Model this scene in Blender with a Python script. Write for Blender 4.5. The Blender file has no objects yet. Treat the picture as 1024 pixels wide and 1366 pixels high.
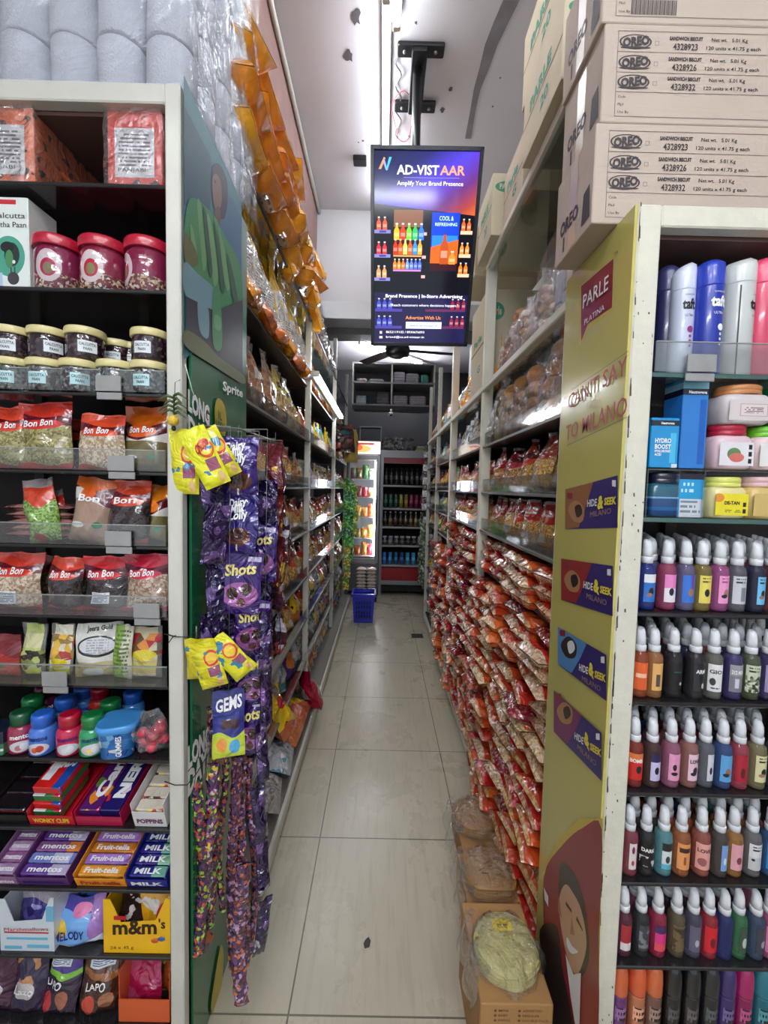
import bpy, math, random
from mathutils import Vector, Matrix, Euler
from math import sin, cos, pi, radians

# ------------------------------------------------------------------ camera
sc = bpy.context.scene
CF, CYAW, CPITCH, CROLL, CH = 548.26, .00426, .0578, .0237, 1.513      # focal length in pixels of the 1024x1366 frame
_f = Vector((sin(CYAW)*cos(CPITCH), cos(CYAW)*cos(CPITCH), -sin(CPITCH)))
_r0 = Vector((cos(CYAW), -sin(CYAW), 0)); _u0 = _r0.cross(_f)
_r = _r0*cos(CROLL) + _u0*sin(CROLL); _u = -_r0*sin(CROLL) + _u0*cos(CROLL)
cd = bpy.data.cameras.new('camera'); cam = bpy.data.objects.new('camera', cd)
sc.collection.objects.link(cam); sc.camera = cam
cd.sensor_fit = 'VERTICAL'; cd.sensor_height = 36; cd.sensor_width = 27; cd.lens = 36*CF/1366
cd.clip_start = .02; cd.clip_end = 60
cam.matrix_world = Matrix(((_r.x, _u.x, -_f.x, 0), (_r.y, _u.y, -_f.y, 0), (_r.z, _u.z, -_f.z, CH), (0, 0, 0, 1)))
# ------------------------------------------------------------------ world, exposure
w = bpy.data.worlds.new('shop_daylight'); sc.world = w; w.use_nodes = True
w.node_tree.nodes['Background'].inputs[0].default_value = (.86, .93, 1, 1)
w.node_tree.nodes['Background'].inputs[1].default_value = .42
sc.view_settings.view_transform = 'Standard'; sc.view_settings.look = 'None'
sc.view_settings.exposure = 1.0; sc.view_settings.gamma = 1; sc.view_settings.use_curve_mapping = False
sc.cycles.max_bounces = 6; sc.cycles.diffuse_bounces = 3; sc.cycles.glossy_bounces = 3
sc.cycles.transmission_bounces = 4; sc.cycles.transparent_max_bounces = 14
sc.cycles.caustics_reflective = False; sc.cycles.caustics_refractive = False
TUBE = 18.0          # emission of the fluorescent tubes

# ------------------------------------------------------------------ geometry helpers
def ray(px, py): return _r*((px-512)/CF) + _u*((683-py)/CF) + _f
def U(px, py, Y):                     # where the sight line through a pixel meets the plane at depth Y
    d = ray(px, py); return Vector((0, 0, CH)) + d*(Y/d.y)
def V(px, py, X):
    d = ray(px, py); return Vector((0, 0, CH)) + d*(X/d.x)
def F(px, py, Z):
    d = ray(px, py); return Vector((0, 0, CH)) + d*((Z-CH)/d.z)
def R(n=1): return random.uniform(-n, n)
C = sc.collection
def lin(c):
    return tuple((x/255/12.92 if x/255 <= .04045 else ((x/255+.055)/1.055)**2.4) for x in c[:3]) + (1,)

class MB:
    def __init__(s): s.v = []; s.f = []; s.m = []; s.sm = []
    def quad(s, pts, m=0, smooth=False):
        b = len(s.v); s.v += [tuple(p) for p in pts]; s.f.append(tuple(range(b, b+len(pts)))); s.m.append(m); s.sm.append(smooth); return s
    def box(s, x0, x1, y0, y1, z0, z1, m=0, mf=None):
        b = len(s.v)
        s.v += [(x, y, z) for z in (z0, z1) for y in (y0, y1) for x in (x0, x1)]
        fs = [(0, 2, 3, 1), (4, 5, 7, 6), (0, 1, 5, 4), (2, 6, 7, 3), (0, 4, 6, 2), (1, 3, 7, 5)]   # bottom top front back left right
        for k, f in enumerate(fs):
            s.f.append(tuple(b+i for i in f)); s.m.append(mf[k] if mf else m); s.sm.append(False)
        return s
    def rbox(s, x0, x1, y0, y1, z0, z1, r=.004, m=0):      # box with chamfered edges
        def ring(z, i):
            a, b_, c_, d_ = x0+i, x1-i, y0+i, y1-i
            return [(a+r, c_, z), (b_-r, c_, z), (b_, c_+r, z), (b_, d_-r, z), (b_-r, d_, z), (a+r, d_, z), (a, d_-r, z), (a, c_+r, z)]
        return s.loft([ring(z0, r*.8), ring(z0+r, 0), ring(z1-r, 0), ring(z1, r*.8)], m)
    def loft(s, rings, m=0, smooth=False, cap=True, ms=None):
        b = len(s.v); n = len(rings[0])
        for r_ in rings: s.v += [tuple(p) for p in r_]
        for i in range(len(rings)-1):
            for j in range(n):
                k = (j+1) % n
                s.f.append((b+i*n+j, b+i*n+k, b+(i+1)*n+k, b+(i+1)*n+j)); s.m.append(ms[i] if ms else m); s.sm.append(smooth)
        if cap:
            s.f.append(tuple(b+j for j in reversed(range(n)))); s.m.append(ms[0] if ms else m); s.sm.append(False)
            s.f.append(tuple(b+(len(rings)-1)*n+j for j in range(n))); s.m.append(ms[-1] if ms else m); s.sm.append(False)
        return s
    def lathe(s, prof, n=20, c=(0, 0, 0), m=0, ms=None, sx=1, sy=1, pw=1):
        def sq(t):
            x, y = cos(t), sin(t)
            if pw != 1: x = math.copysign(abs(x)**pw, x); y = math.copysign(abs(y)**pw, y)
            return x, y
        rings = []
        for r_, z in prof:
            rings.append([(c[0]+r_*sx*sq(2*pi*j/n)[0], c[1]+r_*sy*sq(2*pi*j/n)[1], c[2]+z) for j in range(n)])
        return s.loft(rings, m, True, True, ms)
    def tube(s, path, r, n=8, m=0):
        path = [Vector(p) for p in path]; rings = []
        for i, p in enumerate(path):
            t = (path[min(i+1, len(path)-1)]-path[max(i-1, 0)]).normalized()
            a = t.cross(Vector((0, 0, 1)) if abs(t.z) < .9 else Vector((1, 0, 0))).normalized(); b_ = t.cross(a)
            rr = r[i] if isinstance(r, (list, tuple)) else r
            rings.append([p + a*rr*cos(2*pi*j/n) + b_*rr*sin(2*pi*j/n) for j in range(n)])
        return s.loft(rings, m, True)
    def grid(s, fn, nu, nv, m=0, smooth=True, flip=False, mfn=None):
        b = len(s.v)
        for j in range(nv+1):
            for i in range(nu+1): s.v.append(tuple(fn(i/nu, j/nv)))
        for j in range(nv):
            for i in range(nu):
                q = (b+j*(nu+1)+i, b+j*(nu+1)+i+1, b+(j+1)*(nu+1)+i+1, b+(j+1)*(nu+1)+i)
                s.f.append(q[::-1] if flip else q); s.m.append(mfn((i+.5)/nu, (j+.5)/nv) if mfn else m); s.sm.append(smooth)
        return s
    def ell(s, c, rx, ry, rz, m=0, n=14, k=8):
        rings = [[(c[0]+rx*sin(pi*i/k)*cos(2*pi*j/n), c[1]+ry*sin(pi*i/k)*sin(2*pi*j/n), c[2]-rz*cos(pi*i/k)) for j in range(n)] for i in range(k+1)]
        rings[0] = [(c[0]+1e-5*cos(2*pi*j/n), c[1]+1e-5*sin(2*pi*j/n), c[2]-rz) for j in range(n)]
        rings[-1] = [(c[0]+1e-5*cos(2*pi*j/n), c[1]+1e-5*sin(2*pi*j/n), c[2]+rz) for j in range(n)]
        return s.loft(rings, m, True)
    def text(s, t, P0, P1, up, m=0, off=None, fn=None, bold=0):   # baseline P0..P1, up = vector of one capital height
        gv, gf = glyphs(t, bold); b = len(s.v)
        if fn: s.v += [tuple(fn(x, y)) for x, y in gv]
        else:
            P0, P1, up = Vector(P0), Vector(P1), Vector(up); d = P1-P0
            o = Vector(off) if off else Vector((0, 0, 0))
            s.v += [tuple(P0+d*x+up*y+o) for x, y in gv]
        for f in gf: s.f.append(tuple(b+i for i in f)); s.m.append(m); s.sm.append(False)
        return s
    def xf(s, M):
        s.v = [tuple(M @ Vector(p)) for p in s.v]; return s
    def build(s, name, mats, parent=None, loc=None, rot=None):
        me = bpy.data.meshes.new(name); me.from_pydata(s.v, [], s.f)
        if not isinstance(mats, (list, tuple)): mats = [mats]
        for q in mats: me.materials.append(q)
        me.polygons.foreach_set('material_index', s.m); me.polygons.foreach_set('use_smooth', s.sm); me.update()
        o = bpy.data.objects.new(name, me); C.objects.link(o)
        if parent: o.parent = parent
        if loc is not None: o.location = loc
        if rot is not None: o.rotation_euler = rot
        return o
_gc = {}
def glyphs(t, bold=0):
    k = (t, bold)
    if k in _gc: return _gc[k]
    cu = bpy.data.curves.new('glyph', 'FONT'); cu.body = t; cu.size = 1; cu.resolution_u = 2; cu.offset = bold; cu.fill_mode = 'BOTH'
    o = bpy.data.objects.new('glyph', cu); C.objects.link(o)
    bpy.context.view_layer.update()
    me = bpy.data.meshes.new_from_object(o.evaluated_get(bpy.context.evaluated_depsgraph_get()))
    vs = [(v.co.x, v.co.y) for v in me.vertices]; fs = [tuple(p.vertices) for p in me.polygons]
    bpy.data.objects.remove(o); bpy.data.curves.remove(cu); bpy.data.meshes.remove(me)
    if not vs: vs = [(0, 0)]
    x0, x1 = min(a for a, b in vs), max(a for a, b in vs)
    _gc[k] = ([((a-x0)/max(x1-x0, 1e-6), b/.69) for a, b in vs], fs)
    return _gc[k]

def empty(name, loc=(0, 0, 0), rot=(0, 0, 0)):
    o = bpy.data.objects.new(name, None); C.objects.link(o); o.location = loc; o.rotation_euler = rot; o.empty_display_size = .05; return o
def T(o, label, cat, group=None):
    o['label'] = label; o['category'] = cat
    if group: o['group'] = group
    return o
def S(o): o['kind'] = 'structure'; return o
def clone(o, loc=None, rot=None, label=None, group=None, scale=None):
    c = o.copy(); C.objects.link(c)
    if loc is not None: c.location = loc
    if rot is not None: c.rotation_euler = rot
    if scale is not None: c.scale = scale
    if label: c['label'] = label
    if group: c['group'] = group
    for ch in list(o.children):
        d = ch.copy(); C.objects.link(d); d.parent = c
        for g in list(ch.children):
            e = g.copy(); C.objects.link(e); e.parent = d
    return c
ORD = 'first second third fourth fifth sixth seventh eighth ninth tenth eleventh twelfth thirteenth fourteenth fifteenth sixteenth seventeenth eighteenth'.split()

# ------------------------------------------------------------------ materials
class NT:
    def __init__(s, name):
        s.mat = bpy.data.materials.new(name); s.mat.use_nodes = True; s.t = s.mat.node_tree; s.t.nodes.clear()
        s.out = s.t.nodes.new('ShaderNodeOutputMaterial')
    def n(s, typ, **kw):
        o = s.t.nodes.new(typ)
        for k, v in kw.items(): setattr(o, k, v)
        return o
    def L(s, a, b): s.t.links.new(a, b)
    def put(s, sock, v):
        if isinstance(v, bpy.types.NodeSocket): s.L(v, sock)
        else: sock.default_value = v
    def M(s, op, a, b=0.0, c=None):
        o = s.n('ShaderNodeMath', operation=op); s.put(o.inputs[0], a); s.put(o.inputs[1], b)
        if c is not None: s.put(o.inputs[2], c)
        return o.outputs[0]
    def mix(s, f, a, b):
        o = s.n('ShaderNodeMix', data_type='RGBA'); s.put(o.inputs[0], f); s.put(o.inputs[6], a); s.put(o.inputs[7], b); return o.outputs[2]
    def inside(s, x, lo, hi): return s.M('MULTIPLY', s.M('GREATER_THAN', x, lo), s.M('LESS_THAN', x, hi))
    def bsdf(s, col, rough=.5, metal=0, coat=0, spec=.5, normal=None, emit=None, es=0, alpha=None, trans=0, sheen=0):
        b = s.n('ShaderNodeBsdfPrincipled'); s.put(b.inputs['Base Color'], col); s.put(b.inputs['Roughness'], rough)
        b.inputs['Metallic'].default_value = metal; b.inputs['Coat Weight'].default_value = coat; b.inputs['Coat Roughness'].default_value = .09
        b.inputs['Specular IOR Level'].default_value = spec; b.inputs['Transmission Weight'].default_value = trans
        if normal: s.L(normal, b.inputs['Normal']); s.L(normal, b.inputs['Coat Normal'])
        if emit is not None: s.put(b.inputs['Emission Color'], emit); b.inputs['Emission Strength'].default_value = es
        return b
    def done(s, b): s.L(b.outputs[0], s.out.inputs[0]); return s.mat
_mc = {}
def mat(name, col, rough=.5, metal=0, coat=0, bump=0, bscale=60, var=0, vscale=8, col2=None, emit=0, spec=.5):
    if name in _mc: return _mc[name]
    t = NT(name); base = lin(col); tc = t.n('ShaderNodeTexCoord').outputs['Object']; c = base; nrm = None
    if var or col2:
        nz = t.n('ShaderNodeTexNoise'); t.L(tc, nz.inputs['Vector']); nz.inputs['Scale'].default_value = vscale; nz.inputs['Detail'].default_value = 5
        f = t.M('MULTIPLY', t.M('SUBTRACT', nz.outputs[0], .35), 2.6); f = t.M('MINIMUM', t.M('MAXIMUM', f, 0), 1)
        c2 = lin(col2) if col2 else tuple(x*(1-var) for x in base[:3])+(1,)
        c = t.mix(f, base, c2)
    if bump:
        nb = t.n('ShaderNodeTexNoise'); t.L(tc, nb.inputs['Vector']); nb.inputs['Scale'].default_value = bscale; nb.inputs['Detail'].default_value = 4
        b = t.n('ShaderNodeBump'); b.inputs['Strength'].default_value = bump; b.inputs['Distance'].default_value = .01; t.L(nb.outputs[0], b.inputs['Height']); nrm = b.outputs[0]
    if emit: bs = t.bsdf(lin((0, 0, 0)), rough, 0, 0, .3, None, c, emit)
    else: bs = t.bsdf(c, rough, metal, coat, spec, nrm)
    _mc[name] = t.done(bs); return _mc[name]
def pmat(name, base, layers=(), rough=.22, coat=.7, bump=.5, bscale=14, metal=0, rnd=.12, emit=0, ax='XZ', film=0):
    """printed film, paper or plastic: flat print shapes laid over a base colour in the object's own 0..1 box coordinates"""
    if name in _mc: return _mc[name]
    t = NT(name); tcn = t.n('ShaderNodeTexCoord'); g = tcn.outputs['Generated']; ob = tcn.outputs['Object']
    sp = t.n('ShaderNodeSeparateXYZ'); t.L(g, sp.inputs[0]); x = sp.outputs['XYZ'.index(ax[0])]; z = sp.outputs['XYZ'.index(ax[1])]
    oi = t.n('ShaderNodeObjectInfo').outputs['Random']
    def jit():
        v = t.n('ShaderNodeVectorMath', operation='ADD'); t.L(ob, v.inputs[0])
        cb = t.n('ShaderNodeCombineXYZ'); t.L(t.M('MULTIPLY', oi, 7.), cb.inputs[0]); t.L(cb.outputs[0], v.inputs[1]); return v.outputs[0]
    J = jit(); c = lin(base)
    for l in layers:
        k = l[0]; col = lin(l[-1]) if not isinstance(l[-1], list) else None
        if k == 'rect': m = t.M('MULTIPLY', t.inside(x, l[1], l[2]), t.inside(z, l[3], l[4]))
        elif k == 'ell':
            a = t.M('DIVIDE', t.M('SUBTRACT', x, l[1]), l[3]); b = t.M('DIVIDE', t.M('SUBTRACT', z, l[2]), l[4])
            m = t.M('LESS_THAN', t.M('ADD', t.M('MULTIPLY', a, a), t.M('MULTIPLY', b, b)), 1.0)
        elif k in ('above', 'below'):       # z0, amp, freq, phase
            wv = t.M('ADD', t.M('MULTIPLY', t.M('SINE', t.M('ADD', t.M('MULTIPLY', x, l[3]), l[4])), l[2]), l[1])
            m = t.M('GREATER_THAN' if k == 'above' else 'LESS_THAN', z, wv)
        elif k == 'left': m = t.M('LESS_THAN', t.M('ADD', x, t.M('MULTIPLY', z, l[2])), l[1])
        elif k == 'print':                  # x0,x1,z0,z1,n lines of small print
            m = t.M('MULTIPLY', t.inside(x, l[1], l[2]), t.inside(z, l[3], l[4]))
            fr = t.M('FRACT', t.M('MULTIPLY', z, float(l[5]))); m = t.M('MULTIPLY', m, t.M('LESS_THAN', fr, .5))
            nz = t.n('ShaderNodeTexWhiteNoise', noise_dimensions='2D'); cb = t.n('ShaderNodeCombineXYZ')
            t.L(t.M('FLOOR', t.M('MULTIPLY', x, float(l[5])*1.7)), cb.inputs[0]); t.L(t.M('FLOOR', t.M('MULTIPLY', z, float(l[5]))), cb.inputs[1])
            t.L(cb.outputs[0], nz.inputs['Vector']); m = t.M('MULTIPLY', m, t.M('GREATER_THAN', nz.outputs[0], .25))
        elif k == 'cells':                  # scale, z0, z1, threshold, [colours]
            vo = t.n('ShaderNodeTexVoronoi'); t.L(J, vo.inputs['Vector']); vo.inputs['Scale'].default_value = l[1]
            s2 = t.n('ShaderNodeSeparateColor'); t.L(vo.outputs['Color'], s2.inputs[0])
            cr = t.n('ShaderNodeValToRGB'); cr.color_ramp.interpolation = 'CONSTANT'; cols = l[-1]
            cr.color_ramp.elements[0].color = lin(cols[0]); cr.color_ramp.elements[1].color = lin(cols[1]); cr.color_ramp.elements[1].position = 1/len(cols)
            for q in range(2, len(cols)): cr.color_ramp.elements.new(q/len(cols)).color = lin(cols[q])
            t.L(s2.outputs[0], cr.inputs[0]); m = t.inside(z, l[2], l[3]); m = t.M('MULTIPLY', m, t.M('LESS_THAN', s2.outputs[1], l[4])); col = cr.outputs[0]
        elif k == 'blotch':                 # scale, threshold, z0, z1
            nz = t.n('ShaderNodeTexNoise'); t.L(J, nz.inputs['Vector']); nz.inputs['Scale'].default_value = l[1]; nz.inputs['Detail'].default_value = 2
            m = t.M('MULTIPLY', t.M('GREATER_THAN', nz.outputs[0], l[2]), t.inside(z, l[3], l[4]))
        c = t.mix(m, c, col)
    if rnd:
        hs = t.n('ShaderNodeHueSaturation'); t.put(hs.inputs['Color'], c)
        t.L(t.M('ADD', t.M('MULTIPLY', oi, rnd*2), 1-rnd), hs.inputs['Value']); t.L(t.M('ADD', t.M('MULTIPLY', oi, .03), .485), hs.inputs['Hue']); c = hs.outputs[0]
    nrm = None
    if bump:
        nb = t.n('ShaderNodeTexNoise'); t.L(J, nb.inputs['Vector']); nb.inputs['Scale'].default_value = bscale; nb.inputs['Detail'].default_value = 3
        nb.inputs['Distortion'].default_value = 1.2
        b = t.n('ShaderNodeBump'); b.inputs['Strength'].default_value = bump; b.inputs['Distance'].default_value = .03; t.L(nb.outputs[0], b.inputs['Height']); nrm = b.outputs[0]
    if emit: bs = t.bsdf(lin((0, 0, 0)), rough, 0, 0, .5, None, c, emit)
    else: bs = t.bsdf(c, rough, metal, coat, .5, nrm)
    _mc[name] = t.done(bs); return _mc[name]
def filmmat(name, haze=.06, tint=(225, 228, 230), bscale=16, bump=.7, lo=.05, hi=.75, rough=.1):
    if name in _mc: return _mc[name]
    t = NT(name); ob = t.n('ShaderNodeTexCoord').outputs['Object']
    nb = t.n('ShaderNodeTexNoise'); t.L(ob, nb.inputs['Vector']); nb.inputs['Scale'].default_value = bscale; nb.inputs['Detail'].default_value = 4; nb.inputs['Distortion'].default_value = 1.5
    b = t.n('ShaderNodeBump'); b.inputs['Strength'].default_value = bump; b.inputs['Distance'].default_value = .04; t.L(nb.outputs[0], b.inputs['Height'])
    tr = t.n('ShaderNodeBsdfTransparent'); tr.inputs[0].default_value = (.97, .98, .98, 1)
    gl = t.n('ShaderNodeBsdfGlossy'); gl.inputs['Roughness'].default_value = rough; t.L(b.outputs[0], gl.inputs['Normal']); gl.inputs[0].default_value = (1, 1, 1, 1)
    df = t.n('ShaderNodeBsdfDiffuse'); df.inputs[0].default_value = lin(tint)
    lw = t.n('ShaderNodeLayerWeight'); lw.inputs[0].default_value = .35; t.L(b.outputs[0], lw.inputs['Normal'])
    fac = t.M('ADD', t.M('MULTIPLY', lw.outputs['Facing'], hi), lo)
    m1 = t.n('ShaderNodeMixShader'); m1.inputs[0].default_value = haze; t.L(tr.outputs[0], m1.inputs[1]); t.L(df.outputs[0], m1.inputs[2])
    m2 = t.n('ShaderNodeMixShader'); t.L(fac, m2.inputs[0]); t.L(m1.outputs[0], m2.inputs[1]); t.L(gl.outputs[0], m2.inputs[2])
    _mc[name] = t.done(m2); return _mc[name]

WHITE = mat('white_enamel', (208, 207, 196), .4, var=.12, vscale=9, bump=.1)
POST = mat('chipped_cream_paint', (214, 211, 194), .5, vscale=26, col2=(206, 203, 188), bump=.2)
DARK = mat('dark_laminate', (38, 28, 25), .55, var=.3)
BLACK = mat('black_edge', (14, 14, 15), .35)
STEEL = mat('grey_steel', (120, 120, 116), .4, metal=.6)
TAGM = mat('grey_price_holder', (150, 150, 148), .3, coat=.4, var=.15, vscale=30)
INK = mat('black_ink', (22, 22, 24), .5)
WINK = mat('white_ink', (240, 240, 240), .4)
RINK = mat('red_ink', (180, 30, 35), .4)
CARD = mat('kraft_cardboard', (196, 166, 128), .8, var=.1, vscale=5, bump=.15, bscale=120)
CARD2 = mat('pale_cardboard', (186, 170, 156), .8, var=.07, vscale=6, bump=.1, bscale=120)
FILM = filmmat('clear_crinkled_film')
FILM2 = filmmat('clear_loose_film', haze=.07, bscale=7, bump=.8, lo=.015, hi=.22, rough=.16)
GLASS = filmmat('greenish_clear_glass', haze=.05, tint=(120, 150, 135), bscale=1, bump=0, lo=.06, hi=.5, rough=.03)
PAPF = filmmat('papad_bag_film', haze=.045, bscale=13, bump=1.2, lo=.03, hi=.7, rough=.12)
CLEARF = filmmat('very_clear_bag', haze=.012, bscale=18, bump=.9, lo=.015, hi=.30, rough=.1)
RAILG = filmmat('clear_shelf_lip', haze=.12, tint=(110, 112, 102), bscale=3, bump=.05, lo=.08, hi=.5, rough=.08)

LIPC = filmmat('thin_clear_lip', haze=.035, tint=(140, 140, 130), bscale=3, bump=.03, lo=.03, hi=.35, rough=.05)

# ------------------------------------------------------------------ the setting
def tile_floor():
    t = NT('beige_floor_tiles'); ob = t.n('ShaderNodeTexCoord').outputs['Object']; sp = t.n('ShaderNodeSeparateXYZ'); t.L(ob, sp.inputs[0])
    fx = t.M('FRACT', t.M('DIVIDE', t.M('ADD', sp.outputs[0], .2355+6), .6)); fy = t.M('FRACT', t.M('DIVIDE', t.M('SUBTRACT', sp.outputs[1], 1.093-6), .6))
    def edge(q): return t.M('LESS_THAN', t.M('MINIMUM', q, t.M('SUBTRACT', 1., q)), .0042)
    g = t.M('MAXIMUM', edge(fx), edge(fy))
    nz = t.n('ShaderNodeTexNoise'); t.L(ob, nz.inputs['Vector']); nz.inputs['Scale'].default_value = 2.2; nz.inputs['Detail'].default_value = 8; nz.inputs['Roughness'].default_value = .65
    mp = t.n('ShaderNodeMapping'); mp.inputs['Scale'].default_value = (30, 3, 1); t.L(ob, mp.inputs[0])
    n2 = t.n('ShaderNodeTexNoise'); t.L(mp.outputs[0], n2.inputs['Vector']); n2.inputs['Scale'].default_value = 1.5; n2.inputs['Detail'].default_value = 5
    c = t.mix(nz.outputs[0], lin((204, 196, 174)), lin((184, 175, 152)))
    c = t.mix(t.M('MULTIPLY', t.M('MAXIMUM', t.M('SUBTRACT', n2.outputs[0], .5), 0), 1.2), c, lin((140, 130, 112)))
    edgeDark = t.M('MULTIPLY', t.M('MAXIMUM', t.M('SUBTRACT', t.M('ABSOLUTE', t.M('SUBTRACT', sp.outputs[0], .06)), .33), 0), 2.5)  # floor colour gets darker towards both sides of the aisle
    c = t.mix(t.M('MINIMUM', t.M('MULTIPLY', edgeDark, nz.outputs[0]), .5), c, lin((96, 88, 72)))
    c = t.mix(g, c, lin((112, 103, 88)))
    b = t.bsdf(c, t.M('ADD', t.M('MULTIPLY', nz.outputs[0], .25), .16), spec=.5); return t.done(b)
o = S(MB().box(-3, 3, -2.5, 7.2, -.1, 0).build('floor', tile_floor()))
CEIL = mat('whitewashed_ceiling', (206, 202, 206), .85, var=.12, vscale=2.2, bump=.25, bscale=7)
S(MB().box(-3, 3, -2.5, 7.2, 3.5, 3.6).build('ceiling', CEIL))
S(MB().box(-3, 3, 7.1, 7.2, 0, 3.5).build('wall_back', mat('dark_back_wall', (34, 34, 38), .8, var=.2)))
S(MB().box(-3.1, -3, -2.5, 7.2, 0, 3.5).build('wall_left', CEIL))
S(MB().box(3, 3.1, -2.5, 7.2, 0, 3.5).build('wall_right', CEIL))
BEAM = mat('white_beam_plaster', (212, 211, 214), .8, var=.1, vscale=3, bump=.15, bscale=8)
S(MB().box(-2.9, 2.9, 3.07, 3.37, 2.86, 3.499).build('beam', BEAM))
S(MB().box(-2.9, -.515, -.2, 3.06, 3.05, 3.499).build('soffit_left', mat('reddish_beam_paint', (150, 118, 112), .8, var=.15)))
S(MB().tube([(-.50, .2, 3.47), (-.50, 3.06, 3.47)], .012).build('trim_1', WHITE))
S(MB().box(-1.5, 1.5, 5.25, 5.5, 3.42, 3.499).build('trim_2', mat('grey_soffit', (130, 128, 128), .8)))
CSPOT = mat('dark_ceiling_spot', (92, 88, 92), .9, var=.3, vscale=15)  # uneven dark grey for the small round ceiling marks
# crack and drill holes in the ceiling plaster
mb = MB()
p = [F(655, 0, 3.4985), F(632, 80, 3.4985), F(640, 40, 3.4985)]
def blob(c, rx, ry, m, seed, z):
    random.seed(seed); n = 14; q = []
    for i in range(n):
        a = 2*pi*i/n; k = 1+R(.35); q.append((c.x+rx*k*cos(a), c.y+ry*k*sin(a), z))
    mb.quad(q[::-1], m)
CRK = [(682, 0, 22), (668, 30, 20), (655, 60, 17), (646, 90, 13), (636, 120, 9), (630, 150, 7), (624, 185, 8)]
for a, b in zip(CRK, CRK[1:]):
    P = [F(a[0]-a[2]*.5, a[1], 3.498), F(a[0]+a[2]*.5, a[1], 3.498), F(b[0]+b[2]*.5, b[1], 3.498), F(b[0]-b[2]*.5, b[1], 3.498)]
    mb.quad(P, 0)
for px, py, r_, m in ((474, 22, .022, 1), (465, 75, .02, 1), (601, 119, .009, 1), (590, 147, .012, 1), (555, 30, .006, 1), (657, 142, .004, 1), (667, 104, .004, 1), (484, 188, .006, 1), (478, 190, .004, 1), (546, 182, .006, 1)):
    blob(F(px, py, 3.497), r_, r_*1.3, m, px, 3.497)
S(mb.build('trim_3', [mat('ceiling_crack_shadow', (134, 129, 134), .9, var=.25, vscale=12), CSPOT]))

# ------------------------------------------------------------------ tube lamps
TL = mat('lit_fluorescent_tube', (240, 246, 255), emit=TUBE)
TLF = mat('bright_lit_tube', (244, 248, 255), emit=TUBE*3.0)
TLR = mat('rear_lit_tube', (244, 248, 255), emit=TUBE*7)
def tube_light(name, A, B, label, up=(0, 0, 1), r=.015, m=TL):
    A, B = Vector(A), Vector(B); d = (B-A).normalized(); t = empty(name, A); up = Vector(up)
    L = (B-A).length; s = d.cross(up).normalized(); ml = Matrix((s, d, up)).transposed()
    h = MB().rbox(-.02, .02, 0, L, .018, .045, .005); h.xf(ml.to_4x4()).build('housing', WHITE, t)
    h = MB().tube([Vector((0, .02, 0)), Vector((0, L-.02, 0))], r, 12); h.xf(ml.to_4x4()).build('tube', m, t)
    for e in (0, L-.025):
        MB().rbox(-.017, .017, e, e+.025, -.017, .03, .004).xf(ml.to_4x4()).build('end_cap', WHITE, t)
    return T(t, label, 'tube light')
tube_light('tube_light', (.012, .55, 3.44), (.012, 1.84, 3.44), 'lit ceiling tube nearest the camera, above the aisle at the top edge')
tube_light('tube_light', (-.03, 1.72, 3.44), (-.03, 2.95, 3.44), 'long lit ceiling tube running down to the top edge of the hanging screen')
tube_light('tube_light', (-.43, 2.60, 2.215), (-.43, 4.2, 2.215), 'lit tube fixed along the edge of the left rack above the red bags', up=(-1, 0, 0))
tube_light('tube_light', (-.36, 5.55, 3.42), (.62, 6.5, 3.42), 'lit tube slanting across the ceiling far back above the loft', m=TLR)
for k, (x, y) in enumerate(((-1.25, -.75), (.05, -.75), (-1.25, -1.9), (.2, -1.9))):
    tube_light('tube_light', (x, y, 3.40), (x+1.2, y, 3.40), 'ceiling tube over the cross aisle behind the camera, number ' + ORD[k], m=TLF)
tube_light('tube_light', (-.62, -1.0, 2.36), (.58, -1.0, 2.36), 'low hanging tube across the front of the aisle behind the camera', m=TLF)
t = empty('wire_loop', F(545, 160, 3.49))
MB().tube([F(538+14*cos(a)*(1-.2*sin(3*a)), 155+34*sin(a), 3.47) - Vector(t.location) for a in [i*2*pi/24 for i in range(24)]], .002, 5).build('red_wire', mat('red_cable', (190, 60, 70)), t)
MB().tube([F(531+4*sin(i), 60+i*5, 3.485) - Vector(t.location) for i in range(26)], .004, 6).build('grey_wire', STEEL, t)
T(t, 'red and grey loose wires dangling beside the ceiling tube near the bracket', 'cable')
o = MB().rbox(-.04, .04, -.03, .03, -.03, 0, .004).build('junction_box', BLACK, loc=F(480, 211, 3.499)); T(o, 'small black box fixed to the ceiling left of the screen', 'box')
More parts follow.
